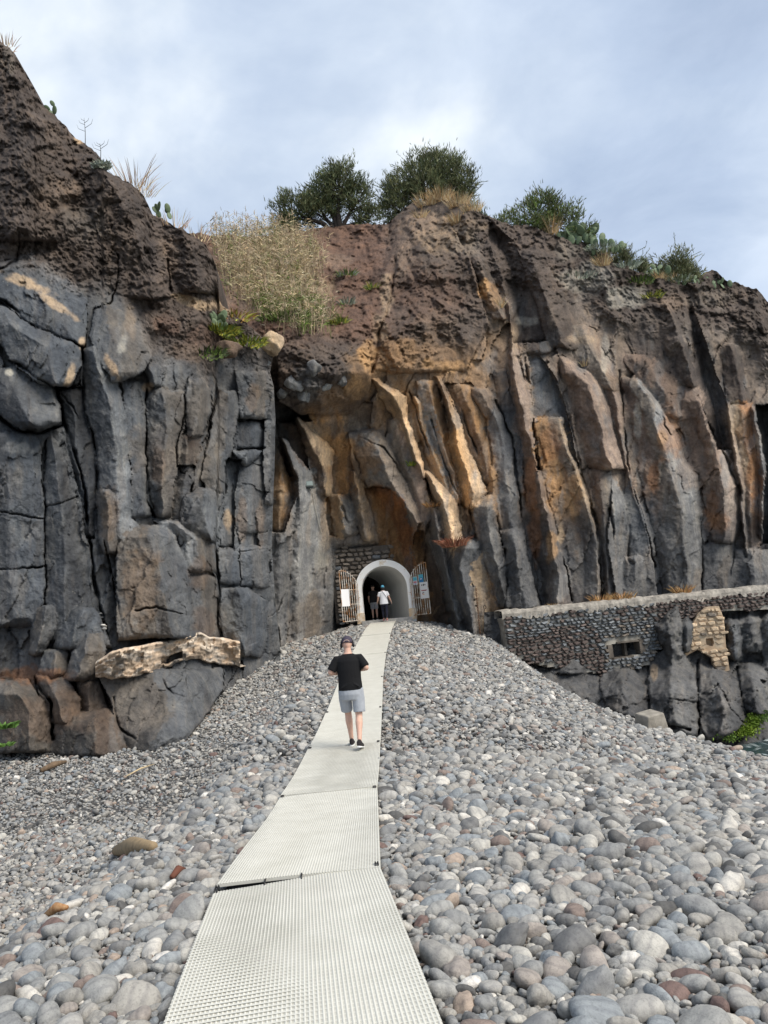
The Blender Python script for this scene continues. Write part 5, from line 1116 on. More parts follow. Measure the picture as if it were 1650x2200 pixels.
# old sea wall at right -------------------------------------------------------
def sea_wall():
    a = atv(1078, 1312, 33.6); b = atv(1720, 1248, 36.6)
    topz = CAMZ+0.05; a.z = b.z = topz
    L = (b-a).length; ax = (b-a).normalized(); up = Vector((0, 0, 1)); nrm = Vector((ax.y, -ax.x, 0))
    root = tag(empty('retaining_wall', a-Vector((0, 0, 3.4))), 'old dark stone retaining wall with pale capping above the sea rocks at right', 'wall')
    o = root.location.copy(); H = 3.4
    def uv(px, py):
        d0 = rays(np.array(px), np.array(py)); t = (o-Vector((0, 0, CAMZ))).dot(nrm)/Vector(d0).dot(nrm); p = Vector((0, 0, CAMZ))+Vector(d0)*t-o
        return p.dot(ax), p.z
    w0, _ = uv(1085, 1350); win0, wz1 = uv(1314, 1384); win1, wz0 = uv(1376, 1406); uend, _ = uv(1470, 1330); ufar, _ = uv(1650, 1290)
    lowpts = [uv(1085, 1400), uv(1180, 1425), uv(1290, 1440), uv(1400, 1420), uv(1430, 1360), uv(1480, 1318), uv(1560, 1305), uv(1650, 1302), uv(1720, 1300)]
    lu = [p[0] for p in lowpts]; lz = [p[1]-0.1 for p in lowpts]
    zcap = H-0.32
    def skip(u, z):
        if z < np.interp(u, lu, lz)+0.15*math.sin(u*4): return True
        return win0-.22 < u < win1+.22 and wz0-.10 < z < wz1+.22
    def mats(u, z, rg):
        f = z+0.25*math.sin(u*1.7)
        if f > H-1.15: return SG if rg.random() < .8 and u < 7.2 else SR
        if u < 4.4: return SR if rg.random() < .85 else SG
        if u > 9: return SR
        return SG if rg.random() < .8 else SB
    lay_stones(root, o, ax, up, nrm, lambda z: (w0, L-0.3), 0.1, zcap, .145, .27, mats, skip, 9, limit=300, depth=.15)
    # core of the wall, with the window left open
    def slab(u0, u1, z0, z1, y0=.05, y1=.9, m=M_MORTAR, name='core'):
        vs = [ax*u+up*z-nrm*y for y in (y0, y1) for z in (z0, z1) for u in (u0, u1)]
        return mesh_obj(name, vs, [(0, 1, 3, 2), (4, 6, 7, 5), (0, 4, 5, 1), (2, 3, 7, 6), (0, 2, 6, 4), (1, 5, 7, 3)], m, root)
    step = .35; u = w0
    while u < L-.05:
        u2 = min(u+step, L); z0 = float(np.interp((u+u2)/2, lu, lz))-.05
        mid = (u+u2)/2
        if win0 < mid < win1:
            slab(u, u2, z0, wz0); slab(u, u2, wz1, zcap)
            slab(u, u2, wz0, wz1, .75, .9, M_SHADEROCK, 'window_back')
        else: slab(u, u2, z0, zcap)
        u = u2
    # window surround
    fr = MB()
    for (u0, u1, z0, z1) in ((win0-.22, win0, wz0-.12, wz1-.03), (win1, win1+.26, wz0+.05, wz1+.10), (win0+.25, win1+.05, wz1, wz1+.07), (win0-.35, win1-.35, wz0-.09, wz0)):
        vs = [ax*u+up*z-nrm*y for y in (-.05, .5) for z in (z0, z1) for u in (u0, u1)]
        fr.add(vs, [(0, 1, 3, 2), (4, 6, 7, 5), (0, 4, 5, 1), (2, 3, 7, 6), (0, 2, 6, 4), (1, 5, 7, 3)])
    fr.build('window_surround', M_MORTAR_D, root)
    um = win0+(win1-win0)*.62
    slab(um, um+.12, wz0, wz1, .45, .7, M_MORTAR_D, 'window_post')
    # capping: rough, uneven
    nx_, v, f = 150, [], []
    rg = random.Random(4)
    for i in range(nx_+1):
        u = w0-.1+(L-w0+.2)*i/nx_; j = .02*math.sin(u*3.1)+rg.uniform(-.03, .03); j2 = .06*math.sin(u*2.3+1)+rg.uniform(-.09, .09)
        zb = zcap-.04+j2
        for (y, z) in ((-.09, zb), (-.10, zcap+.16), (-.06, H-.02+j), (.3, H+.03+j), (.95, H+.02+j), (.95, zcap)):
            v.append(ax*u+up*z-nrm*(y+rg.uniform(-.02, .02)))
    for i in range(nx_):
        for k in range(5): q = i*6+k; f.append((q, q+6, q+7, q+1))
    mesh_obj('capping', v, f, M_CAP, root, False)
    return root, o, ax, up, nrm, uv
SW, SWo, SWax, SWup, SWn, SWuv = sea_wall()
def patch_wall():
    # patched ochre masonry beyond, with a small square opening
    nrm = Vector((-0.12, -0.99, 0)).normalized(); ax = Vector((0.99, -0.12, 0)).normalized(); up = Vector((0, 0, 1))
    o = atv(1490, 1452, 34.6)
    root = tag(empty('masonry_patch', o), 'pale ochre patch of masonry with a small square hole among the dark sea rocks', 'wall')
    def uv(px, py):
        d0 = Vector(rays(np.array(px), np.array(py))); t = (o-Vector((0, 0, CAMZ))).dot(nrm)/d0.dot(nrm); p = Vector((0, 0, CAMZ))+d0*t-o
        return p.dot(ax), p.z
    out = [uv(*p) for p in [(1470, 1412), (1472, 1370), (1486, 1345), (1500, 1322), (1520, 1304), (1545, 1302), (1556, 1330), (1560, 1385), (1568, 1440), (1540, 1450), (1534, 1415), (1500, 1395), (1480, 1400)]]
    h0, hz1 = uv(1516, 1372); h1, hz0 = uv(1536, 1388)
    pu = np.array([p[0] for p in out]); pz = np.array([p[1] for p in out])
    def skip(u, z):
        if not poly_mask(np.array([u]), np.array([z]), out)[0]: return True
        return h0-.06 < u < h1+.06 and hz0-.05 < z < hz1+.05
    lay_stones(root, o, ax, up, nrm, lambda z: (pu.min(), pu.max()), pz.min(), pz.max(), .19, .30, lambda u, z, rg: SP if rg.random() < .9 else SB, skip, 21, depth=.09)
    m = len(out); c = Vector(((h0+h1)/2, (hz0+hz1)/2, 0))
    # mortar bed: ring between the outline and the hole
    hole = []
    for u, z in out:
        s = max(abs(u-c.x)/((h1-h0)/2), abs(z-c.y)/((hz1-hz0)/2), 1e-6); hole.append((c.x+(u-c.x)/s, c.y+(z-c.y)/s))
    v = [ax*u+up*z-nrm*.03 for u, z in out]+[ax*u+up*z-nrm*.03 for u, z in hole]+[ax*u+up*z-nrm*.6 for u, z in out]+[ax*u+up*z-nrm*.4 for u, z in hole]
    f = []
    for i in range(m):
        j = (i+1) % m; f += [(i, j, m+j, m+i), (i, 2*m+i, 2*m+j, j), (m+i, m+j, 3*m+j, 3*m+i)]
    f.append(tuple(3*m+i for i in range(m)))
    mesh_obj('mortar', v, f, mat('ochre_mortar', (0.40, 0.28, 0.18), 0.95, col2=(0.56, 0.45, 0.32), scale=4, bump=.4, bscale=12), root)
patch_wall()

# ------------------------------------------------------------------ plants, boulders and small things on the rock
def surf(S, px, py):                       # vectorised lookup on a cliff sheet -> points
    px = np.asarray(px, float); py = np.asarray(py, float)
    if S is B:
        j = np.clip(((px-340)/1720*(nxB-1)).round().astype(int), 0, nxB-1)
        top = B.PY[nyB-1, j]; i = np.clip(((1450-py)/(1450-top)*(nyB-1)).round().astype(int), 0, nyB-1)
        return B.V[i, j]
    out = []
    for a, b in zip(px.ravel(), py.ravel()): out.append(np.array(S.pick(a, b)[0]))
    return np.array(out).reshape(px.shape+(3,))
def leaf_mat(name, rough=0.7):
    m = mat(name, (0.1, 0.1, 0.05), rough, use_attr=True, var=0.25, scale=3.0, spec=0.2)
    return m
M_LEAF = leaf_mat('leaf_green'); M_STRAW = leaf_mat('dry_straw', 0.85)
M_BARK = mat('dark_bark', (0.045, 0.036, 0.030), 0.9, var=0.3, scale=9, bump=.5, bscale=20)
class Tri:                                  # gathers coloured triangles
    def __init__(s): s.v = []; s.f = []; s.c = []
    def blade(s, p, d, L, w, col, bend=None, seg=2):
        d = d/np.linalg.norm(d); side = np.cross(d, np.array([random.uniform(-1, 1), random.uniform(-1, 1), random.uniform(-.3, .3)])); side /= (np.linalg.norm(side)+1e-9)
        b = np.zeros(3) if bend is None else bend; k = len(s.v)
        for i in range(seg):
            t = i/seg; c = p+d*L*t+b*t*t; ww = w*(1-.55*t)
            s.v += [c-side*ww, c+side*ww]; s.c += [col, col]
        s.v.append(p+d*L+b); s.c.append(col)
        for i in range(seg-1): q = k+2*i; s.f += [(q, q+1, q+3), (q, q+3, q+2)]
        q = k+2*(seg-1); s.f.append((q, q+1, q+2))
    def build(s, name, m, parent=None, origin=None):
        V = np.array(s.v); V = V-(np.array(origin) if origin is not None else 0)
        me = fast_mesh(name, V, np.array(s.f), m, False, np.array(s.c)); return link(bpy.data.objects.new(name, me), parent)
def jit(c, a=.2):
    f = 1+random.uniform(-a, a); return np.array(c)*f*np.array([1+random.uniform(-.08, .08), 1, 1+random.uniform(-.1, .1)])
STRAW = (0.47, 0.385, 0.24); GOLD = (0.47, 0.31, 0.15); OLIVE = (0.125, 0.142, 0.066); DKGREEN = (0.070, 0.090, 0.042); GREEN = (0.11, 0.16, 0.035); YELG = (0.30, 0.30, 0.045); GREYG = (0.23, 0.26, 0.20)

def reeds():
    t = Tri(); rg = random.Random(31)
    poly = [(446, 514), (520, 500), (600, 508), (668, 530), (690, 570), (672, 620), (690, 655), (716, 690), (690, 722), (640, 712), (590, 700), (540, 660), (492, 622), (478, 560)]
    pts = []
    while len(pts) < 2100:
        x, y = rg.uniform(440, 740), rg.uniform(495, 725)
        if poly_mask(np.array([x+rg.gauss(0, 14)]), np.array([y+rg.gauss(0, 8)]), poly)[0]: pts.append((x, y))
    P = surf(B, [p[0] for p in pts], [p[1] for p in pts])
    for (x, y), p in zip(pts, P):
        h = rg.uniform(.6, 1.5)*(1.2 if y < 560 else 1.0); lean = np.array([rg.gauss(0.05, .16), rg.gauss(-.1, .12), 1.0])
        col = jit(STRAW, .3) if rg.random() < .88 else jit(GREEN, .3)
        if y > 670 and rg.random() < .35: col = jit(GREEN, .3)
        t.blade(p-np.array([0, 0, .1]), lean, h, .013, col*.85, np.array([rg.gauss(0, .12), rg.gauss(-.05, .1), 0]), 3)
        for k in range(rg.randint(3, 6)):
            f = rg.uniform(.2, .95); q = p+lean/np.linalg.norm(lean)*h*f; a = rg.uniform(0, 6.28)
            t.blade(q, np.array([math.cos(a), math.sin(a)*.7, rg.uniform(.4, 1.3)]), rg.uniform(.2, .5), .016, jit(col, .25), np.array([math.cos(a)*.05, 0, -.12]), 2)
        if rg.random() < .18:                # feathery plume
            q = p+lean/np.linalg.norm(lean)*h
            for k in range(7): t.blade(q-np.array([0, 0, k*.04]), lean+np.array([rg.gauss(0, .35), rg.gauss(0, .35), .2]), .22, .012, jit((.40, .31, .21), .2))
    tag(t.build('reed_bed', M_STRAW), 'dense bed of tall dry straw-coloured reeds filling the gully under the trees', 'reeds', None, 'stuff')
reeds()

def tuft(name, p, n, h, spread, cols, label, cat='grass', group=None, droop=.15, w=.012, m=None):
    t = Tri(); p = np.array(p)
    for k in range(n):
        a = random.uniform(0, 6.28); r = spread*math.sqrt(random.random()); q = p+np.array([math.cos(a)*r, math.sin(a)*r*.7, -.05])
        d = np.array([math.cos(a)*random.uniform(.1, .7), math.sin(a)*random.uniform(.1, .6), 1.0])
        L = h*random.uniform(.5, 1.1); t.blade(q, d, L, w, jit(random.choice(cols), .25), np.array([math.cos(a)*droop*L, math.sin(a)*droop*L, -droop*L]), 3)
    o = t.build(name, m or M_STRAW, None, p); o.location = p; return tag(o, label, cat, group)
G1 = 'golden grass tufts along the cliff top'
for (x, y, n, h, sp, lab) in [(915, 442, 240, .95, .55, 'leftmost golden grass tuft on the rounded cliff top beside the tree'), (945, 433, 300, 1.1, .55, 'tall golden grass tuft at the middle of the rounded cliff top'), (985, 441, 280, .95, .6, 'wide golden grass tuft right of the tallest one on the cliff top'),
                              (1015, 452, 200, .75, .5, 'short golden grass tuft at the right end of the cliff top patch'), (985, 478, 200, .8, .4, 'drooping golden grass tuft just below the cliff top patch'), (903, 468, 120, .7, .3, 'thin golden grass tuft left below the cliff top patch'),
                              (1185, 502, 190, 1.25, .30, 'upright tan grass tuft under the bush on the right skyline'), (1296, 572, 170, .95, .32, 'round tan grass tuft on the bare slope right of centre'), (1416, 590, 90, .6, .3, 'small yellow grass tuft left below the far right bush'), (1440, 604, 120, .6, .35, 'low tan grass tuft under the far right bush'),
                              (1075, 660, 60, .8, .15, 'dry wispy grass tuft at the top of the pink rock fin'), (1255, 785, 50, .6, .15, 'little dry grass tuft on the cap of the brown column')]:
    tuft('grass_tuft', surf(B, [x], [y])[0], n, h, sp, [GOLD, STRAW], lab, 'grass', G1)
G2 = 'dry plants on the old retaining wall'
for (u, n, h, sp, lab) in [(4.9, 90, .55, .5, 'dry spiky orange plant on the wall capping left of the others'), (6.0, 100, .6, .6, 'wide dry spiky orange plant in the middle of the wall capping'), (9.1, 120, .65, .38, 'round dry orange plant on the wall capping furthest right'), (2.6, 30, .25, .2, 'tiny green and yellow plant on the left part of the wall capping')]:
    tuft('dry_plant', SWo+SWax*u+Vector((0, 0, 3.42))-SWn*.5, n, h, sp, [(0.40, .22, .09), (.30, .17, .07), (.45, .30, .14)], lab, 'plant', G2, .25, .016)
tuft('dry_plant', surf(B, [975], [1178])[0]+np.array([0, -.5, .1]), 260, .7, .55, [(.30, .12, .07), (.24, .10, .06), (.36, .19, .12)], 'rust red dried plant spilling over a rock ledge right of the tunnel', 'plant', None, .35, .022)
tuft('dry_plant', surf(B, [930], [1092])[0]+np.array([0, -.3, .1]), 70, .4, .35, [(.36, .18, .07), (.25, .14, .06)], 'small orange dried plant on the rock above the right gate', 'plant', None, .3, .02)
tuft('dry_plant', atv(925, 1318, 36.6), 40, .9, .3, [(.30, .22, .13), (.22, .15, .09)], 'dry twigs growing beside the right gate of the tunnel', 'plant', None, .2, .008)
GL = 'dry grass on the left ridge'
for (x, y, n, h, sp, lab) in [(285, 395, 60, 1.2, .5, 'feathery dry grass plumes halfway down the left ridge'), (305, 412, 50, .9, .4, 'short dry grass just below the feathery plumes on the left ridge'), (372, 480, 60, .7, .5, 'thin dry grass beside the prickly pear on the left ridge'), (420, 500, 60, .6, .5, 'low dry grass near the lower end of the left ridge'), (8, 92, 60, .5, .4, 'reddish grass at the very top of the left ridge')]:
    tuft('grass_tuft', np.array(A.pick(x, y)[0])+np.array([0, .2, 0]), n, h, sp, [STRAW, (.36, .24, .16)], lab, 'grass', GL)
for (x, y, n, c, lab) in [(470, 722, 420, [GREEN, YELG], 'bright green trailing succulents around the prickly pear on the left shoulder'), (530, 745, 260, [GREEN, YELG, YELG], 'yellow green succulents hanging beside the pale boulder'), (440, 770, 160, [GREEN, DKGREEN], 'dark green succulents hanging down below the prickly pear'), (505, 690, 120, [(.30, .17, .05), YELG], 'orange tinged succulents left of the reeds')]:
    tuft('succulent_patch', np.array(A.pick(x, y)[0])+np.array([0, -.15, .05]), n, .38, .75, c, lab, 'plant', 'succulents on the left shoulder', .5, .03, M_LEAF)
for (x, y, n, c, sp, lab) in [(610, 690, 420, [GREEN, OLIVE], 1.1, 'green succulents at the lower edge of the reeds'), (745, 592, 130, [GREYG, GREEN], .5, 'grey green shrublet on the red soil under the trees'), (745, 655, 110, [GREYG, (.30, .33, .26)], .4, 'silvery shrublet low on the red soil gully'), (728, 695, 90, [GREEN, YELG], .4, 'small yellow green plant at the foot of the red gully'), (800, 620, 60, [YELG, GREEN], .35, 'yellow green weed by the edge of the red gully'),
                              (1290, 530, 260, [GREYG, (.30, .33, .27)], .9, 'silvery shrublet below the prickly pears'), (1345, 575, 200, [GREYG, (.32, .36, .28)], .7, 'pale silvery shrublet on the slope near the dark green creeper'), (1370, 610, 300, [DKGREEN, GREEN], .9, 'dark green creeper hanging over the right cliff edge'), (1400, 640, 160, [DKGREEN, YELG], .6, 'green creeper end with yellow tips on the right cliff'), (1455, 590, 220, [GREYG, OLIVE], .8, 'grey green shrublet left of the far right crag'), (1240, 600, 160, [GREYG, (.25, .25, .2)], 1.0, 'grey lichen-like shrublets on the bare slope'), (882, 1000, 40, [GREEN, YELG], .2, 'tiny green fern on the pale slab above the tunnel')]:
    tuft('shrublet', surf(B, [x], [y])[0]+np.array([0, -.1, 0]), n, .42, sp, c, lab, 'plant', 'low plants on the right cliff', .35, .03, M_LEAF)
tuft('silver_shrub', np.array(A.pick(222, 362)[0])+np.array([0, -.1, .05]), 240, .18, .30, [GREYG, (.33, .36, .3)], 'silvery round shrub on the left ridge', 'plant', None, .3, .03, M_LEAF)
tuft('leafy_weed', at(np.array(8.), np.array(1560.), np.array(17.4)), 140, .22, .28, [(.08, .17, .035), (.12, .22, .05)], 'bright green leafy weed at the left edge by the boulders', 'plant', None, .35, .03, M_LEAF)
tuft('leafy_weed', at(np.array(10.), np.array(1598.), np.array(17.2)), 70, .14, .2, [(.08, .17, .035), (.12, .22, .05)], 'small green weed at the left edge where pebbles begin', 'plant', None, .35, .03, M_LEAF)

M_PAD = mat('cactus_pad', (0.085, 0.125, 0.065), 0.6, col2=(0.14, 0.185, 0.10), scale=5)
def pear(p, n, s, label, spread=.3):
    root = tag(empty('prickly_pear', p), label, 'cactus', 'prickly pears on the cliffs')
    ends = []
    for k in range(n):
        if k < max(2, n//2) or not ends: base = Vector((random.uniform(-spread, spread), random.uniform(-.2, .1), 0)); d = Vector((random.gauss(0, .3), random.gauss(-.1, .2), 1)).normalized()
        else: base, d0 = random.choice(ends[:max(2, n//2)]); d = (d0+Vector((random.gauss(0, .55), random.gauss(-.1, .4), .1))).normalized()
        L = s*random.uniform(.75, 1.15); c = base+d*L*.5; nrm = Vector((random.gauss(0, .5), -1, random.gauss(0, .3))); nrm = (nrm-d*nrm.dot(d)).normalized(); sd = d.cross(nrm)
        R = Matrix((sd, nrm, d)).transposed()
        MB().ell(c, (L*.36, L*.07, L*.54), 10, 6, R).build('pad', M_PAD, root, True); ends.append((base+d*L*.95, d))
pear(Vector(A.pick(470, 722)[0])+Vector((0, -.3, .1)), 12, .36, 'prickly pear on the left shoulder above the cave', .35)
pear(Vector(A.pick(355, 472)[0])+Vector((0, .1, 0)), 9, .30, 'prickly pear on the crest of the left ridge')
pear(Vector(A.pick(118, 240)[0])+Vector((0, .1, 0)), 4, .26, 'single prickly pear high on the left ridge')
for (x, y, n, s, lab) in [(1232, 498, 14, .5, 'prickly pear clump just right of the skyline bush'), (1262, 512, 26, .55, 'large prickly pear clump in the middle of the right skyline'), (1305, 532, 22, .5, 'prickly pear clump sloping down right of the large one'), (1405, 578, 16, .45, 'prickly pear clump left of the far right bush'), (1470, 615, 9, .35, 'low prickly pears at the foot of the far right bush'), (1535, 622, 9, .4, 'prickly pear on the dark crag at far right')]:
    pear(Vector(surf(B, [x], [y])[0])+Vector((0, -.1, 0)), n, s, lab, .9)

def woody(name, base, lobes, nspr, L, label, cat, cols, group=None, limbs=True, up=.8, w=.02, trunk=.2):
    """base point; lobes: (dx, dy, dz, rx, ry, rz) around it"""
    root = tag(empty(name, base), label, cat, group); t = Tri(); wood = MB()
    tot = sum((l[3]*l[5]) for l in lobes)
    for (dx, dy, dz, rx, ry, rz) in lobes:
        c = np.array([dx, dy, dz])
        if limbs:
            mid = np.array([dx*.35+random.gauss(0, .15), dy*.35, dz*.42+random.gauss(0, .1)])
            wood.tube([(random.uniform(-.25, .25), 0, -.25), tuple(mid), tuple(c*.85), tuple(c+np.array([0, 0, rz*.5]))], [trunk, trunk*.55, trunk*.3, trunk*.1], 6)
            for k in range(9):
                a = random.uniform(0, 6.28); e = c+np.array([rx*.85*math.cos(a), ry*.8*math.sin(a), rz*random.uniform(-.3, .9)]); s0 = c*random.uniform(.55, .95)
                wood.tube([tuple(s0), tuple((s0+e)/2+np.array([0, 0, random.uniform(-.1, .15)])), tuple(e)], [trunk*.2, trunk*.12, trunk*.03], 4)
        n = int(nspr*rx*rz/tot)
        # clumps, so light and dark masses and gaps appear
        cl = []
        for k in range(max(6, int(26*rx*rz))):
            v = np.random.default_rng(random.randint(0, 1 << 30)).normal(size=3); v /= np.linalg.norm(v); r = random.uniform(.45, 1.0); cl.append((c+v*np.array([rx, ry, rz])*r, v, random.uniform(.7, 1.35)))
        for k in range(n):
            cc, v, br = random.choice(cl); q = cc+np.array([random.gauss(0, .16), random.gauss(0, .16), random.gauss(0, .15)])*(.8+.5*min(rx, rz))
            d = v*.7+np.array([random.gauss(0, .35), random.gauss(0, .35), up+random.gauss(0, .25)])
            col = jit(random.choice(cols), .25)*br
            for m_ in range(2):
                t.blade(q, d+np.array([random.gauss(0, .3), random.gauss(0, .3), random.gauss(0, .2)]), L*random.uniform(.5, 1.2), w, col, None, 2)
        for k in range(int(5*rx+3)):           # loose shoots breaking the outline
            v = np.array([random.gauss(0, .7), random.gauss(0, .3), abs(random.gauss(.6, .5))]); v /= np.linalg.norm(v); s0 = c+v*np.array([rx, ry, rz])*.8; ln = random.uniform(.4, 1.0)
            for m_ in range(14):
                f = m_/14; t.blade(s0+v*ln*f, v+np.array([random.gauss(0, .5), random.gauss(0, .5), .3]), L*.7, w*.8, jit(random.choice(cols), .25), None, 2)
    t.build('crown', M_LEAF, root)
    if limbs: wood.build('trunk', M_BARK, root, True)
    return root
b1 = Vector(surf(B, [722], [494])[0])+Vector((0, .6, -.1)); k1 = (b1.y)/FPX
woody('tamarisk_tree', b1, [(-2.4, 0, 1.8, 1.5, 1.1, 1.3), (-.7, .2, 2.9, 1.2, 1.1, 1.3), (.5, -.2, 3.5, 1.15, 1.1, 1.5), (1.5, .1, 2.4, 1.1, 1.1, 1.2), (-3.1, 0, .7, .95, .8, .9), (1.9, .4, 1.2, .9, .8, .8), (-.9, .3, 1.9, 1.2, 1.0, 1.0)], 12500, .32, 'left of two dark feathery trees on the cliff top, with an open black trunk', 'tree', [OLIVE, DKGREEN, DKGREEN, (.13, .135, .06)], 'feathery trees on the cliff top', trunk=.26)
b2 = atv(912, 470, 49.0)
woody('tamarisk_tree', b2, [(-1.6, 0, 1.8, 1.2, 1.1, 1.3), (0, .2, 3.1, 1.5, 1.2, 1.7), (1.6, 0, 3.1, 1.4, 1.1, 1.5), (2.6, 0, 2.0, 1.1, 1.0, 1.2), (.4, -.3, 1.8, 1.5, 1.1, 1.2), (-1.9, 0, .7, 1.0, .9, 1.0), (2.8, .2, 1.0, .8, .8, .8)], 13500, .32, 'right of two dark feathery trees on the cliff top, behind the golden grass', 'tree', [OLIVE, DKGREEN, (.13, .135, .06), (.15, .16, .075)], 'feathery trees on the cliff top', trunk=.22)
b3 = Vector(surf(B, [1165], [494])[0])+Vector((0, .9, -.2))
woody('bush', b3, [(-1.6, 0, .9, 1.0, .8, .9), (-.3, 0, 1.4, 1.0, .9, 1.1), (.6, 0, 1.8, .95, .9, 1.2), (1.5, 0, 1.2, 1.0, .8, 1.0), (2.5, 0, .5, .8, .7, .7)], 6500, .26, 'broad olive bush on the skyline right of the golden grass', 'bush', [OLIVE, (.14, .15, .07), GREEN], 'bushes on the right skyline', trunk=.1)
b4 = Vector(surf(B, [1448], [600])[0])+Vector((0, .5, -.1))
woody('bush', b4, [(-.6, 0, .8, .8, .7, .8), (.5, 0, 1.2, .9, .7, 1.2), (1.2, 0, .6, .6, .6, .8)], 3600, .26, 'light olive bush on the skyline at far right beside the dark crag', 'bush', [(.15, .16, .08), OLIVE, (.19, .19, .10)], 'bushes on the right skyline', trunk=.08)
b5 = Vector(surf(B, [1330], [556])[0])+Vector((0, .8, -.1))
woody('bush', b5, [(-.6, 0, .5, .6, .6, .6), (.5, 0, .6, .6, .6, .7), (1.3, 0, .3, .5, .5, .5)], 2200, .26, 'sparse twiggy bush between the prickly pears and the far right bush', 'bush', [(.16, .16, .09), OLIVE], 'bushes on the right skyline', trunk=.06)
b6 = Vector(surf(B, [1055], [470])[0])+Vector((0, .8, -.2))
woody('bush', b6, [(-.3, 0, .5, .45, .5, .6), (.5, 0, .3, .4, .4, .4)], 500, .24, 'small sparse bush on the skyline between tree and broad bush', 'bush', [(.14, .17, .10), OLIVE], 'bushes on the right skyline', trunk=.05)
def twig(p, h, label):
    m = MB(); p0 = Vector((0, 0, -.1)); m.tube([p0, (0.02, 0, h*.5), (0, 0, h)], [.014, .01, .004], 5)
    for f, s, l in ((.5, -1, .35), (.62, 1, .4), (.75, -1, .25), (.82, 1, .22), (.9, -1, .15)): m.tube([(0.01, 0, h*f), (s*l*.6, 0, h*f+l*.35), (s*l*.75, 0, h*f+l*.8)], [.008, .006, .003], 4)
    o = m.build('bare_stalk', M_BARK); o.location = p; tag(o, label, 'plant')
twig(Vector(A.pick(181, 305)[0])+Vector((0, .1, 0)), 1.0, 'bare branching stalk standing on the left ridge against the sky')
twig(Vector(A.pick(218, 330)[0])+Vector((0, .1, 0)), .55, 'shorter bare stalk on the left ridge beside the taller one')

# boulders and loose blocks
def boulder(name, p, r, seed, col, label, cat='boulder', group=None, rz=0.0, flat=1.0):
    bm = bmesh.new(); bmesh.ops.create_icosphere(bm, subdivisions=4, radius=1.0); rg = np.random.default_rng(seed); co = np.array([v.co[:] for v in bm.verts]); rad = np.ones(len(co))
    dirs = rg.normal(size=(14, 3)); dirs /= np.linalg.norm(dirs, axis=1)[:, None]
    for dv in dirs:
        lim = rg.uniform(.55, .85); h = co@dv; rad = np.where(h*rad > lim, lim/np.maximum(h, .3), rad)
    for f, a in ((2.2, .05), (5, .03), (11, .018)):
        for k in range(3): dv = rg.normal(size=3); rad += a*np.sin(co@dv*f+rg.uniform(0, 6))
    P = co*rad[:, None]*np.array(r)
    for v, q in zip(bm.verts, P): v.co = q
    me = bpy.data.meshes.new(name); bm.to_mesh(me); bm.free(); me.polygons.foreach_set('use_smooth', [True]*len(me.polygons)); me.materials.append(ROCK)
    c = np.array(PALA[col])*(1+.25*np.sin(co@dirs[0]*3))[:, None]; set_col(me, np.clip(c, .02, .9))
    o = link(bpy.data.objects.new(name, me)); o.location = p; o.rotation_euler = (rg.uniform(-.2, .2), rg.uniform(-.2, .2), rz); return tag(o, label, cat, group)
GB = 'loose blocks on the gully lip'
boulder('boulder', at(np.array(580.), np.array(738.), np.array(29.6)), (.62, .5, .50), 3, 'tan', 'pale tan boulder perched on the shoulder left of the gully', group=GB)
boulder('boulder', at(np.array(570.), np.array(775.), np.array(29.8)), (.20, .2, .24), 4, 'light', 'small grey block just below the pale tan boulder', group=GB)
boulder('boulder', at(np.array(490.), np.array(755.), np.array(27.3)), (.55, .45, .38), 5, 'brown', 'dark brown boulder under the green succulents', group=GB)
for i, (x, y, r, lab) in enumerate([(632, 825, .42, 'angular grey block in the cave lip nearest the left cliff'), (675, 795, .36, 'rounded grey block embedded in the middle of the cave lip'), (655, 850, .35, 'lowest grey block hanging from the cave lip'), (610, 845, .28, 'small dark block above the cave opening'), (700, 830, .30, 'grey brown block right of the cave lip centre'), (735, 820, .26, 'rightmost grey block in the cave lip')]):
    p = surf(B, [x], [y])[0]; boulder('boulder', p+np.array([0, -.1, 0]), (r, r*.8, r*1.1), 10+i, 'grey' if i % 2 else 'light', lab, group='blocks in the cave lip')
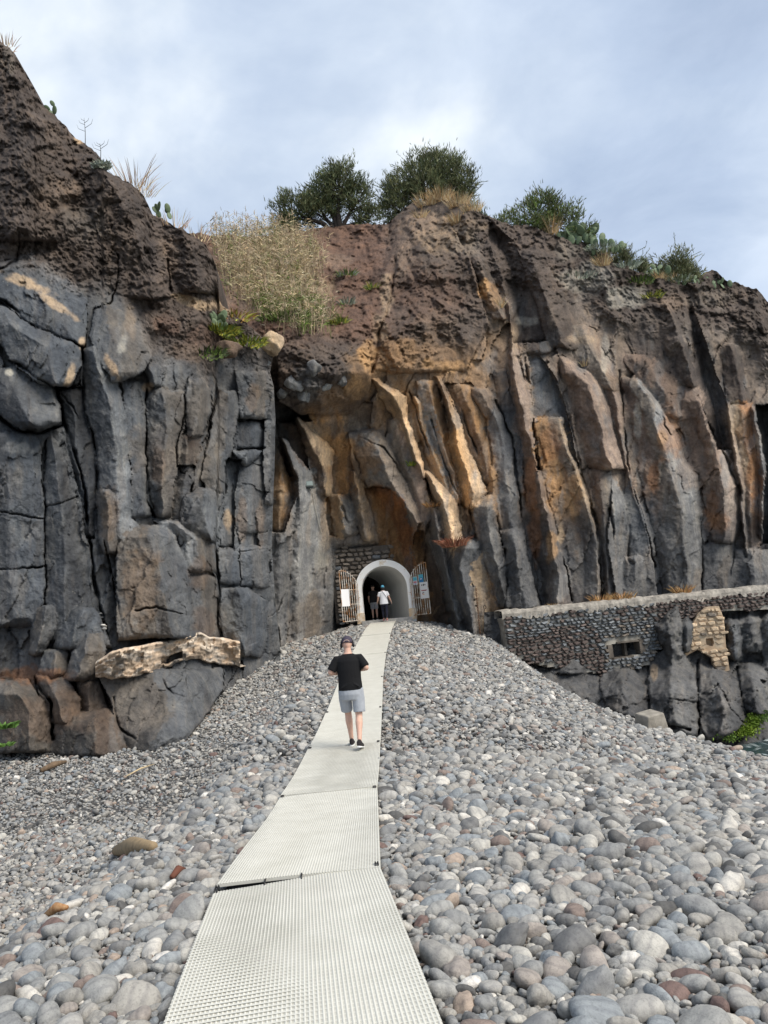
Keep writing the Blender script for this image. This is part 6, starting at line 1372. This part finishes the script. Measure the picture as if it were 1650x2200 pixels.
# broken cement ledge on the left boulders
def ledge():
    st = [(205, 1426, 1456), (240, 1402, 1456), (300, 1391, 1450), (355, 1381, 1432), (400, 1370, 1416), (430, 1360, 1414), (450, 1370, 1424), (482, 1374, 1432), (516, 1380, 1432)]
    xs = np.linspace(205, 516, 150); top = np.interp(xs, [s[0] for s in st], [s[1] for s in st]); bot = np.interp(xs, [s[0] for s in st], [s[2] for s in st])
    top = top+2.5*fbm(xs/14, xs*0, 3, 5); bot = bot+6*fbm(xs/20, xs*0+4, 3, 6)
    base = np.array([np.linalg.norm(0) for _ in xs]); dd = []
    for x, b in zip(xs[::6], bot[::6]):
        p = np.array(A.pick(x, b)[0]); dd.append(proj(p)[2])
    dd = np.interp(xs, xs[::6], dd); dd = np.convolve(np.pad(dd, 10, 'edge'), np.ones(21)/21, 'valid')-.55
    nr = 26; V = []; 
    for i in range(nr):
        f = i/(nr-1); y = bot+(top-bot)*f
        st_ = np.floor(f*6+.7*vn(xs/26, xs*0+f*1.5, 8)); bl = np.floor(xs/(11+5*hsh(st_, st_*0, 3))+hsh(st_, st_*0+1, 4)*9)
        rel = .30*(hsh(bl, st_, 9)-.45)+.35*(f-.4)+.07*fbm(xs/5, y/3, 3, 10); rel = np.where((xs > 345) & (xs < 392) & (f < .42) & (f > .12), rel-.7, rel)
        V.append(at(xs, y, dd-rel+(.12 if i == 0 else 0)))
    Vt = V[-1]
    for k in range(1, 8): V.append(Vt+np.array([-.08*k, .26*k, .035*math.sin(k)+.02])+0)
    V = np.array(V); nR = V.shape[0]; i = np.arange(nR*150).reshape(nR, 150)
    under = V[0]+np.array([0, 1.0, -.02]); V = np.concatenate([under[None], V]); nR += 1; i = np.arange(nR*150).reshape(nR, 150)
    F = np.stack([i[:-1, :-1], i[:-1, 1:], i[1:, 1:], i[1:, :-1]], -1).reshape(-1, 4)
    X, Y = np.meshgrid(np.arange(150), np.arange(nR)); n = fbm(X/9., Y/4., 4, 15); c = np.array([.55, .42, .30])+0*n[..., None]
    w = .8*sstep(.05, .3, n)[..., None]; c = c*(1-w)+np.array([.30, .28, .25])*w; w = sstep(.1, .35, fbm(X/7., Y/5., 3, 18))[..., None]; c = c*(1-w)+np.array([.62, .52, .41])*w
    me = fast_mesh('cement_ledge', V.reshape(-1, 3), F, mat('weathered_cement', (.5, .4, .3), .9, use_attr=True, var=.2, scale=4, bump=.9, bscale=7, bdist=.05), False, c.reshape(-1, 3)); o = link(bpy.data.objects.new('cement_ledge', me)); tag(o, 'broken pale orange cement ledge lying on the dark boulders at left', 'ledge')
    return dd
ledge()
GP = 'pebbles resting on the cement ledge'
for i, (x, y, lab) in enumerate([(447, 1380, 'grey pebble at the left of the pile on the cement ledge'), (458, 1375, 'grey pebble topmost of the pile on the cement ledge'), (468, 1382, 'grey pebble at the right of the pile on the cement ledge'), (460, 1390, 'grey pebble lowest in the pile on the cement ledge')]):
    p = np.array(A.pick(x, y)[0]); o = bpy.data.objects.new('pebble', PEB[(i*3) % len(PEB)]); d_ = p-np.array([0, 0, CAMZ]); o.location = np.array([0, 0, CAMZ])+d_*(1-.75/np.linalg.norm(d_)); o.scale = (.13, .13, .12); link(o); tag(o, lab, 'pebble', GP)
for i in range(9):
    x, y = 216+i*1.0+2*(i % 2), 1318+i*4; p = np.array(A.pick(x, y)[0]); o = bpy.data.objects.new('pebble', PEB[(i*5) % len(PEB)]); d_ = p-np.array([0, 0, CAMZ]); o.location = np.array([0, 0, CAMZ])+d_*(1-.12/np.linalg.norm(d_)); o.scale = (.06, .06, .055); link(o); tag(o, 'small pale pebble wedged in the dark crack of the left cliff', 'pebble', 'pebbles wedged in the crack')
# floodlight with its cable
def floodlight():
    p = Vector(surf(B, [667], [1042])[0])+Vector((0.0, -.30, 0)); root = tag(empty('floodlight', p), 'small grey floodlight fixed on the rock column above the left gate', 'floodlight')
    R = Euler((math.radians(-18), 0, math.radians(14))).to_matrix(); M_G = mat('grey_metal', (0.10, 0.115, 0.11), 0.6); M_L = mat('lamp_glass', (0.20, 0.25, 0.24), 0.4)
    b = MB(); b.box((0, 0, 0), (.36, .14, .28), R); b.build('housing', M_G, root)
    b = MB(); b.box(R@Vector((0, -.075, .01)), (.28, .012, .20), R); b.build('glass', M_L, root)
    b = MB(); b.box(R@Vector((-.225, .03, -.03)), (.02, .08, .26), R).box(R@Vector((.225, .03, -.03)), (.02, .08, .26), R).box(R@Vector((0, .05, -.17)), (.46, .08, .02), R); b.tube([R@Vector((0, .05, -.17)), (0.02, .35, -.2)], .025, 6); b.build('bracket', M_G, root)
    pts = [p+Vector((0.02, -.02, -.17))]
    for (x, y) in [(672, 1062), (676, 1085), (682, 1110), (687, 1130), (690, 1148)]:
        q = Vector(surf(B, [x], [y])[0]); pts.append(q+Vector((0, -.14, 0)))
    o = MB().tube([q-p for q in pts], .018, 6).build('cable', mat('white_cable', (.55, .52, .45), .6), root, True)
floodlight()
def chain():
    m = MB(); pts = [(1021, 1262), (1022, 1290), (1024, 1320), (1027, 1350), (1031, 1374)]; ys = np.linspace(1262, 1374, 44)
    P = surf(B, np.interp(ys, [p[1] for p in pts], [p[0] for p in pts]), ys)
    o0 = P[0]; P = P.copy(); P[:, 1] = np.minimum.accumulate(P[:, 1])*0+P[:, 1].min()-.12; P[:, 0] = np.interp(np.arange(44), [0, 43], [P[0, 0], P[-1, 0]])
    for i in range(43):
        a, b = Vector(P[i]), Vector(P[i+1]); c = (a+b)/2; t = (b-a).normalized(); s = Vector((1, 0, 0)) if i % 2 else Vector((0, 1, 0)); s = (s-t*s.dot(t)).normalized(); L = (b-a).length*.75
        m.tube([c+t*math.cos(2*math.pi*k/10)*L+s*math.sin(2*math.pi*k/10)*.03 for k in range(11)], .012, 4, False)
    tag(m.build('chain', mat('rusty_iron', (.10, .055, .035), .8, col2=(.20, .11, .06), scale=30)), 'rusty chain hanging down the pale rock slab right of the tunnel', 'chain')
    q = Vector(surf(B, [1040], [1308])[0])+Vector((0, -.12, 0)); h = MB().tube([q+Vector((.06*math.cos(a), 0, .08*math.sin(a)+.06)) for a in np.linspace(-2.2, 2.6, 10)]+[q+Vector((-.02, 0, -.14))], .016, 5)
    tag(h.build('iron_hook', M_INK), 'small black iron hook on the pale rock slab beside the chain', 'hook')
chain()
# things lying on the shingle
def on_ground(px, py):
    d = 3.0
    while d < 45:
        p = atv(px, py, d)
        if p.z < float(ground(p.x, p.y)): break
        d += .05
    return p
py_ = 1540
while py_ < 1660:
    p = on_ground(1392, py_)
    if p.y < 30: break
    py_ += 4
b = MB(); bb = Euler((.12, -.1, .35)).to_matrix()
vs = [Vector((x*.29*(1-.18*z), y*.25, .26*z)) for z in (-1, 1) for y in (-1, 1) for x in (-1, 1)]
b.add([bb@v for v in vs], [(0, 2, 3, 1), (4, 5, 7, 6), (0, 1, 5, 4), (2, 6, 7, 3), (0, 4, 6, 2), (1, 3, 7, 5)]); o = b.build('concrete_block', mat('pale_concrete', (.28, .255, .215), .9, var=.25, scale=5, bump=.4, bscale=18)); o.location = p+Vector((0, -.25, .10))
bv = o.modifiers.new('bevel', 'BEVEL'); bv.width = .03; bv.segments = 2; tag(o, 'pale square concrete block half buried at the edge of the shingle bank', 'block')
M_WOOD = mat('wet_driftwood', (.10, .07, .045), .85, col2=(.19, .13, .08), scale=12)
def stick(p0, p1, r, label, m=M_WOOD, name='driftwood'):
    a = on_ground(*p0); c = on_ground(*p1); a.z += .06; c.z += .06; mid = (a+c)/2+Vector((0, 0, .03)); o = MB().tube([Vector((0, 0, 0)), (mid-a), (c-a)], [r*.7, r*1.05, r*.45], 9).build(name, m, None, True); o.location = a; tag(o, label, 'driftwood')
stick((88, 1662), (142, 1642), .07, 'thick brown driftwood plank lying on the fine shingle at left')
stick((272, 1674), (332, 1648), .014, 'thin pale cane lying on the fine shingle at left', mat('dry_cane', (.55, .43, .25), .7))
stick((100, 1985), (145, 1968), .035, 'orange brown piece of wood among the pebbles at left', mat('orange_wood', (.26, .11, .04), .8, col2=(.42, .26, .13), scale=25))
stick((370, 1902), (398, 1884), .03, 'dark red brown wood piece beside the walkway joint', mat('red_wood', (.13, .05, .03), .8))
stick((252, 1838), (330, 1832), .10, 'large ochre brown wood-like slab among the pebbles left of the walkway', mat('ochre_slab', (.20, .15, .09), .85, col2=(.30, .22, .13), scale=9))
stick((52, 1357), (80, 1322), .02, 'x', mat('pale_stick', (.6, .57, .5), .7)) if False else None
# green weed on the wet rock by the water
def algae():
    t = Tri(); rg = random.Random(8)
    for (cx, cy, rx, ry, n, c) in [(1600, 1568, 24, 12, 900, (.13, .19, .02)), (1618, 1548, 16, 12, 450, (.11, .17, .02)), (1565, 1582, 22, 8, 300, (.10, .16, .03)), (1640, 1535, 16, 14, 200, (.08, .14, .03))]:
        for k in range(n):
            x, y = rg.gauss(cx, rx*.5), rg.gauss(cy, ry*.5); d0 = float(bil([1040, 1300, 1650, 2100], [1250, 1420, 1500, 1600, 1690], tabC, np.array(x), np.array(y)))-.9
            p = at(np.array(x), np.array(y), np.array(d0+rg.uniform(-.2, .3))); t.blade(p, np.array([rg.gauss(0, .5), rg.gauss(-.6, .3), rg.gauss(-.1, .5)]), rg.uniform(.06, .16), .03, jit(c, .35), None, 2)
    tag(t.build('seaweed', M_LEAF), 'bright green weed covering the wet rocks at the waterline', 'seaweed', None, 'stuff')
algae()

# ------------------------------------------------------------------ people
def organic(mb, name, material, parent, voxel=.012, smooth=6):
    me = bpy.data.meshes.new('tmp'); me.from_pydata(mb.v, [], mb.f); me.update(); o = bpy.data.objects.new('tmp', me); COL.objects.link(o)
    r = o.modifiers.new('r', 'REMESH'); r.mode = 'VOXEL'; r.voxel_size = voxel; s = o.modifiers.new('s', 'SMOOTH'); s.iterations = smooth; s.factor = .5
    dg = bpy.context.evaluated_depsgraph_get(); m2 = bpy.data.meshes.new_from_object(o.evaluated_get(dg)); bpy.data.objects.remove(o); bpy.data.meshes.remove(me)
    m2.name = name; m2.materials.clear(); m2.materials.append(material); m2.polygons.foreach_set('use_smooth', [True]*len(m2.polygons))
    return link(bpy.data.objects.new(name, m2), parent)
V3 = Vector
def hand(mb, w, d, palm_n, s=1.0, curl=.5):
    d = V3(d).normalized(); n = V3(palm_n); n = (n-d*n.dot(d)).normalized(); sd = d.cross(n); w = V3(w)
    mb.ell(w+d*.045*s, (.042*s, .016*s, .052*s), 10, 6, Matrix((sd, n, d)).transposed())
    for k, (o, L) in enumerate(((-.030, .062), (-.010, .074), (.010, .070), (.029, .054))):
        b = w+d*.085*s+sd*o*s; b2 = b+(d*math.cos(curl)+n*math.sin(curl))*L*.5*s; b3 = b2+(d*math.cos(curl*2)+n*math.sin(curl*2))*L*.5*s
        mb.tube([b-d*.02*s, b, b2, b3], [.0095*s, .0095*s, .0088*s, .006*s], 7)
    b = w+d*.03*s-sd*.036*s; mb.tube([w+d*.02*s-sd*.015*s, b, b+(d*.7-sd*.5+n*.3).normalized()*.035*s, b+(d*.95-sd*.15+n*.5).normalized()*.062*s], [.013*s, .012*s, .0105*s, .007*s], 7)
def limb(mb, pts, rs, n=12): mb.tube(pts, rs, n)
def shoe(parent, ank, d, m_up, m_sole, s=1.0, pitch=0.0):
    d = V3((d[0], d[1], 0)).normalized(); sd = V3((d.y, -d.x, 0)); up = V3((0, 0, 1))
    if pitch: R = Matrix.Rotation(pitch, 3, sd); d = R@d; up = R@up
    b = V3(ank)-up*.085*s
    def ring(t, w, h0, h1): c = b+d*t*s+up*(h0+h1)/2*s; return (c, sd*w*s, up*(h1-h0)/2*s)
    u = MB(); u.loft([ring(-.085, .022, .022, .05), ring(-.07, .036, .014, .115), ring(-.02, .040, .012, .125), ring(.05, .043, .012, .095), ring(.12, .047, .012, .070), ring(.165, .038, .014, .055), ring(.185, .018, .018, .045)], 12)
    o = organic(u, 'shoe', m_up, parent, .009, 4)
    k = MB(); k.loft([(b+d*-.092*s+up*.012*s, sd*.020*s, up*.013*s), (b+d*-.07*s+up*.011*s, sd*.040*s, up*.014*s), (b+d*.0*s+up*.011*s, sd*.042*s, up*.013*s), (b+d*.10*s+up*.010*s, sd*.050*s, up*.012*s), (b+d*.17*s+up*.012*s, sd*.040*s, up*.012*s), (b+d*.196*s+up*.014*s, sd*.018*s, up*.010*s)], 12)
    k.build('sole', m_sole, o, True)
def skin_mat(c): 
    m = mat('skin', c, .55, var=.06, scale=12, spec=.35); m.node_tree.nodes['Principled BSDF'].inputs['Subsurface Weight'].default_value = .12; m.node_tree.nodes['Principled BSDF'].inputs['Subsurface Radius'].default_value = (.02, .008, .005); return m
SKIN = skin_mat((.58, .36, .27))
def head(mb, c, s=1.0, tilt=0.0):
    R = Matrix.Rotation(-tilt, 3, 'X'); f = lambda v: V3(c)+R@(V3(v)*s)
    mb.ell(c, (.076*s, .096*s, .112*s), 16, 12, R); mb.ell(f((0, .022, -.052)), (.058*s, .066*s, .066*s), 14, 10, R)
    mb.tube([f((0, .094, .012)), f((0, .116, -.022)), f((0, .092, -.030))], [.008*s, .014*s, .008*s], 7)      # nose
    mb.tube([f((-.022, .082, -.062)), f((0, .090, -.062)), f((.022, .082, -.062))], .007*s, 6)                    # lips
    for q in (-1, 1):
        mb.ell(f((q*.078, -.005, -.012)), (.012*s, .022*s, .034*s), 8, 6, R)
        mb.ell(f((q*.030, .083, .018)), (.015*s, .010*s, .010*s), 8, 6, R)
def cap(parent, c, s, m, tilt=0.0, strap=None):
    R = Matrix.Rotation(-tilt, 3, 'X'); v = []; f = []; n = 20; m_ = 7
    for i in range(m_+1):
        t = (math.pi*.53)*i/m_
        for k in range(n):
            q = 2*math.pi*k/n; v.append(V3(c)+R@(V3((.083*s*math.sin(t)*math.cos(q), .104*s*math.sin(t)*math.sin(q), .015*s+.108*s*math.cos(t)))))
    for i in range(m_):
        for k in range(n): f.append((i*n+k, i*n+(k+1) % n, (i+1)*n+(k+1) % n, (i+1)*n+k))
    o = mesh_obj('cap', v, f, m, parent, True); sol = o.modifiers.new('s', 'SOLIDIFY'); sol.thickness = .006
    v = []; 
    for k in range(9):
        a = math.pi*(.16+.68*k/8)
        v += [V3(c)+R@V3((.082*s*math.cos(a), .103*s*math.sin(a), .012*s)), V3(c)+R@V3((.086*s*math.cos(a), (.103+.075*math.sin((a-.5)/2.14*math.pi*.999))*s*math.sin(a), -.004*s))]
    b = mesh_obj('brim', v, [(2*k, 2*k+2, 2*k+3, 2*k+1) for k in range(8)], m, o, True); sol = b.modifiers.new('s', 'SOLIDIFY'); sol.thickness = .006
    if strap:
        w = MB(); w.tube([V3(c)+R@V3((.045*s*math.cos(a), -.106*s+.012*s*abs(math.cos(a)), .012*s+.030*s*math.sin(a))) for a in np.linspace(0.1, math.pi-.1, 9)], .006*s, 6); w.build('strap_opening', strap, o)
    return o

def man():
    base = V3((float(mat_x(12.75))+0.20, 12.75, ridge_s(12.75)+.095))
    root = tag(empty('person', base, math.radians(-2)), 'person in black t-shirt, grey shorts, cap and headphones walking away on the walkway', 'person')
    b = MB()
    HL, HR = V3((-.10, 0, .90)), V3((.10, 0, .90))
    KL, KR = V3((-.09, .17, .51)), V3((.10, -.02, .48)); AL, AR = V3((-.075, .20, .105)), V3((.095, -.26, .125))
    # torso and neck, leaning a little forward
    b.loft([((0, 0, .82), (.15, 0, 0), (0, .11, 0)), ((0, 0, .92), (.175, 0, 0), (0, .125, 0)), ((0, .01, 1.08), (.165, 0, 0), (0, .115, 0)), ((0, .02, 1.25), (.178, 0, 0), (0, .12, 0)), ((0, .02, 1.38), (.18, 0, 0), (0, .105, 0)), ((0, .03, 1.455), (.09, 0, 0), (0, .075, 0)), ((0, .045, 1.50), (.06, 0, 0), (0, .062, 0)), ((0, .065, 1.57), (.058, 0, 0), (0, .062, 0))], 18)
    head(b, V3((0, .085, 1.632)), 1.0, .22)
    SL, SR = V3((-.185, .02, 1.40)), V3((.185, .02, 1.40)); EL, ER = V3((-.30, -.02, 1.205)), V3((.285, -.03, 1.225)); WL, WR = V3((-.12, .17, 1.155)), V3((.15, .19, 1.19))
    for S_, E_, W_ in ((SL, EL, WL), (SR, ER, WR)):
        limb(b, [S_, (S_+E_)/2, E_], [.058, .052, .044]); limb(b, [E_, E_+(W_-E_)*.3, W_], [.045, .044, .028]); b.ell(E_, (.045, .045, .045))
    hand(b, WL, V3((.6, .5, .1)), V3((.5, -.4, .6)), 1.0, .7); hand(b, WR, V3((-.6, .5, .1)), V3((-.5, -.4, .6)), 1.0, .7)
    for H_, K_, A_ in ((HL, KL, AL), (HR, KR, AR)):
        limb(b, [H_, H_+(K_-H_)*.5, K_], [.088, .078, .057]); limb(b, [K_, K_+(A_-K_)*.28+V3((0, -.015, 0)), K_+(A_-K_)*.62, A_], [.056, .061, .046, .035]); b.ell(K_, (.056, .056, .06))
        limb(b, [A_, A_+V3((0, .07, -.06))], [.036, .03])
    organic(b, 'body', SKIN, root, .009, 5)
    # clothes
    t = MB(); M_T = mat('black_cotton', (.006, .006, .007), .9, bump=.25, bscale=14)
    t.loft([((0, -.005, .895), (.200, 0, 0), (0, .150, 0)), ((0, -.005, .98), (.196, 0, 0), (0, .146, 0)), ((.0, .0, 1.08), (.188, 0, 0), (0, .140, 0)), ((0, .01, 1.22), (.196, 0, 0), (0, .142, 0)), ((0, .015, 1.36), (.205, 0, 0), (0, .126, 0)), ((0, .02, 1.425), (.165, 0, 0), (0, .105, 0)), ((0, .03, 1.475), (.082, 0, 0), (0, .080, 0))], 20)
    for S_, E_ in ((SL, EL), (SR, ER)): t.tube([S_+V3((-S_.x*.35, 0, -.01)), S_+V3((0, 0, -.008)), S_+(E_-S_)*.45, S_+(E_-S_)*.90], [.068, .074, .072, .074], 14)
    for k in range(5): t.ell((-.1+.05*k, -.12, .96+.02*(k % 3)), (.07, .035, .016), 10, 6, Matrix.Rotation(.3*(k-2), 3, 'Y'))
    organic(t, 't_shirt', M_T, root, .011, 5)
    s = MB(); M_S = mat('light_grey_jersey', (.34, .36, .39), .9, var=.10, scale=10, bump=.2, bscale=25)
    s.loft([((0, 0, .74), (.185, 0, 0), (0, .130, 0)), ((0, -.01, .83), (.196, 0, 0), (0, .146, 0)), ((0, -.005, .94), (.186, 0, 0), (0, .138, 0))], 18)
    for H_, K_, q in ((HL, KL, -1), (HR, KR, 1)): s.tube([H_+V3((0, 0, .02)), H_+(K_-H_)*.35+V3((q*.012, 0, 0)), H_+(K_-H_)*.86+V3((q*.012, -.005, 0))], [.104, .104, .098], 16)
    organic(s, 'shorts', M_S, root, .011, 4)
    M_SH = mat('dark_shoe_mesh', (.022, .018, .018), .8, var=.3, scale=40); M_SO = mat('white_sole', (.72, .72, .70), .6)
    shoe(root, AL+V3((0, .015, -.03)), (-.06, 1), M_SH, M_SO, 1.05, 0.0); shoe(root, AR+V3((0, .0, -.018)), (.10, 1), M_SH, M_SO, 1.05, -0.18)
    c = V3((0, .085, 1.632)); cp = cap(root, c, 1.02, mat('dark_plum_cap', (.055, .045, .065), .8), .22, mat('cap_gap', (.50, .36, .30), .7))
    M_H = mat('black_headphones', (.012, .012, .014), .45); hp = MB(); R = Matrix.Rotation(-.22, 3, 'X')
    hp.tube([c+R@V3((.098*math.cos(a), -.015, .128*math.sin(a)-.005)) for a in np.linspace(-.15, math.pi+.15, 17)], .011, 8); h = hp.build('headphones', M_H, root, True)
    for q in (-1, 1): e = MB(); e.ell(c+R@V3((q*.098, -.008, -.025)), (.022, .036, .044), 12, 8, R); e.build('ear_cup', M_H, h, True)
    ph = MB(); ph.box((.01, .30, 1.21), (.075, .012, .15), Matrix.Rotation(-.7, 3, 'X')); 
    return root
man()
def walker(name_label, base, rz, top_c, leg_c, shorts, capc, shoe_c, hair=None, bag=False, s=1.0, top_len=.80, arms='swing'):
    root = tag(empty('person', base, rz), name_label, 'person'); root.scale = (s, s, s)
    b = MB(); HL, HR = V3((-.09, 0, .88)), V3((.09, 0, .88))
    if arms == 'swing': KL, KR, AL, AR = V3((-.085, .13, .50)), V3((.085, .0, .48)), V3((-.07, .10, .11)), V3((.065, -.10, .10))
    else: KL, KR, AL, AR = V3((-.10, .03, .49)), V3((.10, .02, .49)), V3((-.10, 0, .10)), V3((.10, -.02, .10))
    b.loft([((0, 0, .80), (.15, 0, 0), (0, .115, 0)), ((0, 0, .90), (.18, 0, 0), (0, .135, 0)), ((0, 0, 1.05), (.155, 0, 0), (0, .12, 0)), ((0, .01, 1.22), (.165, 0, 0), (0, .12, 0)), ((0, .01, 1.34), (.165, 0, 0), (0, .10, 0)), ((0, .02, 1.415), (.08, 0, 0), (0, .07, 0)), ((0, .03, 1.47), (.05, 0, 0), (0, .055, 0)), ((0, .04, 1.52), (.05, 0, 0), (0, .055, 0))], 16)
    head(b, V3((0, .055, 1.575)), .95, .1)
    SL, SR = V3((-.17, .01, 1.35)), V3((.17, .01, 1.35))
    EL, ER, WL, WR = V3((-.255, .03, 1.10)), V3((.255, -.03, 1.10)), V3((-.315, .12, .90)), V3((.335, .02, .885))
    if arms != 'swing': EL, ER, WL, WR = V3((-.23, -.02, 1.10)), V3((.23, -.02, 1.10)), V3((-.24, .05, .88)), V3((.24, .05, .88))
    for S_, E_, W_ in ((SL, EL, WL), (SR, ER, WR)): limb(b, [S_, (S_+E_)/2, E_], [.054, .050, .041]); limb(b, [E_, E_+(W_-E_)*.3, W_], [.041, .040, .026]); b.ell(E_, (.041, .041, .041)); hand(b, W_, (W_-E_), V3((-W_.x, 0, 0)), .95, .35)
    for H_, K_, A_ in ((HL, KL, AL), (HR, KR, AR)): limb(b, [H_, H_+(K_-H_)*.5, K_], [.088, .076, .055]); limb(b, [K_, K_+(A_-K_)*.3+V3((0, -.012, 0)), A_], [.055, .057, .035]); limb(b, [A_, A_+V3((0, .06, -.055))], [.034, .028])
    organic(b, 'body', SKIN, root, .012, 5)
    t = MB(); t.loft([((0, 0, top_len), (.205, 0, 0), (0, .155, 0)), ((0, 0, top_len+.12), (.195, 0, 0), (0, .150, 0)), ((0, 0, 1.06), (.178, 0, 0), (0, .138, 0)), ((0, .01, 1.22), (.185, 0, 0), (0, .138, 0)), ((0, .01, 1.33), (.188, 0, 0), (0, .118, 0)), ((0, .015, 1.385), (.14, 0, 0), (0, .095, 0)), ((0, .025, 1.43), (.07, 0, 0), (0, .07, 0))], 18)
    for S_, E_ in ((SL, EL), (SR, ER)): t.tube([S_+V3((-S_.x*.35, 0, -.01)), S_+V3((0, 0, -.008)), S_+(E_-S_)*.7], [.062, .070, .068], 12)
    organic(t, 't_shirt', mat('shirt', top_c, .9), root, .012, 5)
    l = MB(); l.loft([((0, 0, .74), (.165, 0, 0), (0, .125, 0)), ((0, 0, .86), (.188, 0, 0), (0, .145, 0)), ((0, 0, .96), (.168, 0, 0), (0, .128, 0))], 16)
    for H_, K_, A_ in ((HL, KL, AL), (HR, KR, AR)):
        if shorts: l.tube([H_, H_+(K_-H_)*.4, H_+(K_-H_)*.9], [.10, .10, .10], 14)
        else: l.tube([H_, H_+(K_-H_)*.5, K_, K_+(A_-K_)*.3+V3((0, -.012, 0)), A_+(K_-A_)*.12], [.098, .086, .066, .067, .046], 14)
    organic(l, 'shorts' if shorts else 'leggings', mat('legwear', leg_c, .9), root, .012, 4)
    for A_, q in ((AL, -.05), (AR, .08)): shoe(root, A_+V3((0, 0, -.015)), (q, 1), mat('shoe_upper', shoe_c, .7), mat('pale_sole', (.75, .74, .72), .6), .95)
    c = V3((0, .055, 1.575)); cap(root, c, .98, mat('cap_cloth', capc, .8), .1)
    if hair: h = MB(); h.ell(c+V3((0, -.03, -.045)), (.085, .085, .085), 14, 10); h.ell(c+V3((0, -.05, -.10)), (.06, .05, .06), 12, 8); organic(h, 'hair', mat('dark_hair', hair, .7), root, .012, 3)
    if bag:
        st = MB(); st.tube([V3((-.05, -.085, 1.415)), V3((.0, -.135, 1.32)), V3((.07, -.146, 1.2)), V3((.14, -.135, 1.08)), V3((.195, -.08, .96)), V3((.225, -.02, .88))], .009, 6); bg = MB(); bg.ell((.245, .0, .80), (.05, .10, .075), 12, 8); o = bg.build('shoulder_bag', M_BLACK, root, True); st.build('strap', M_BLACK, o)
    return root
wp = atv(829, 1336, 35.9); wp.z = ridge_s(wp.y)+.10
walker('person in white t-shirt, dark leggings and blue cap walking into the tunnel mouth', wp, math.radians(3), (.80, .80, .82), (.018, .02, .035), False, (.10, .38, .55), (.35, .10, .10), (.02, .018, .02), True, 1.0)
tp = ARCH+Vector((-.62, 2.4, 0.0))
walker('person in dark top and grey shorts standing inside the dark tunnel', tp, math.radians(-5), (.015, .015, .017), (.30, .31, .33), True, (.02, .02, .02), (.05, .05, .05), None, False, 1.05, .84, 'still')
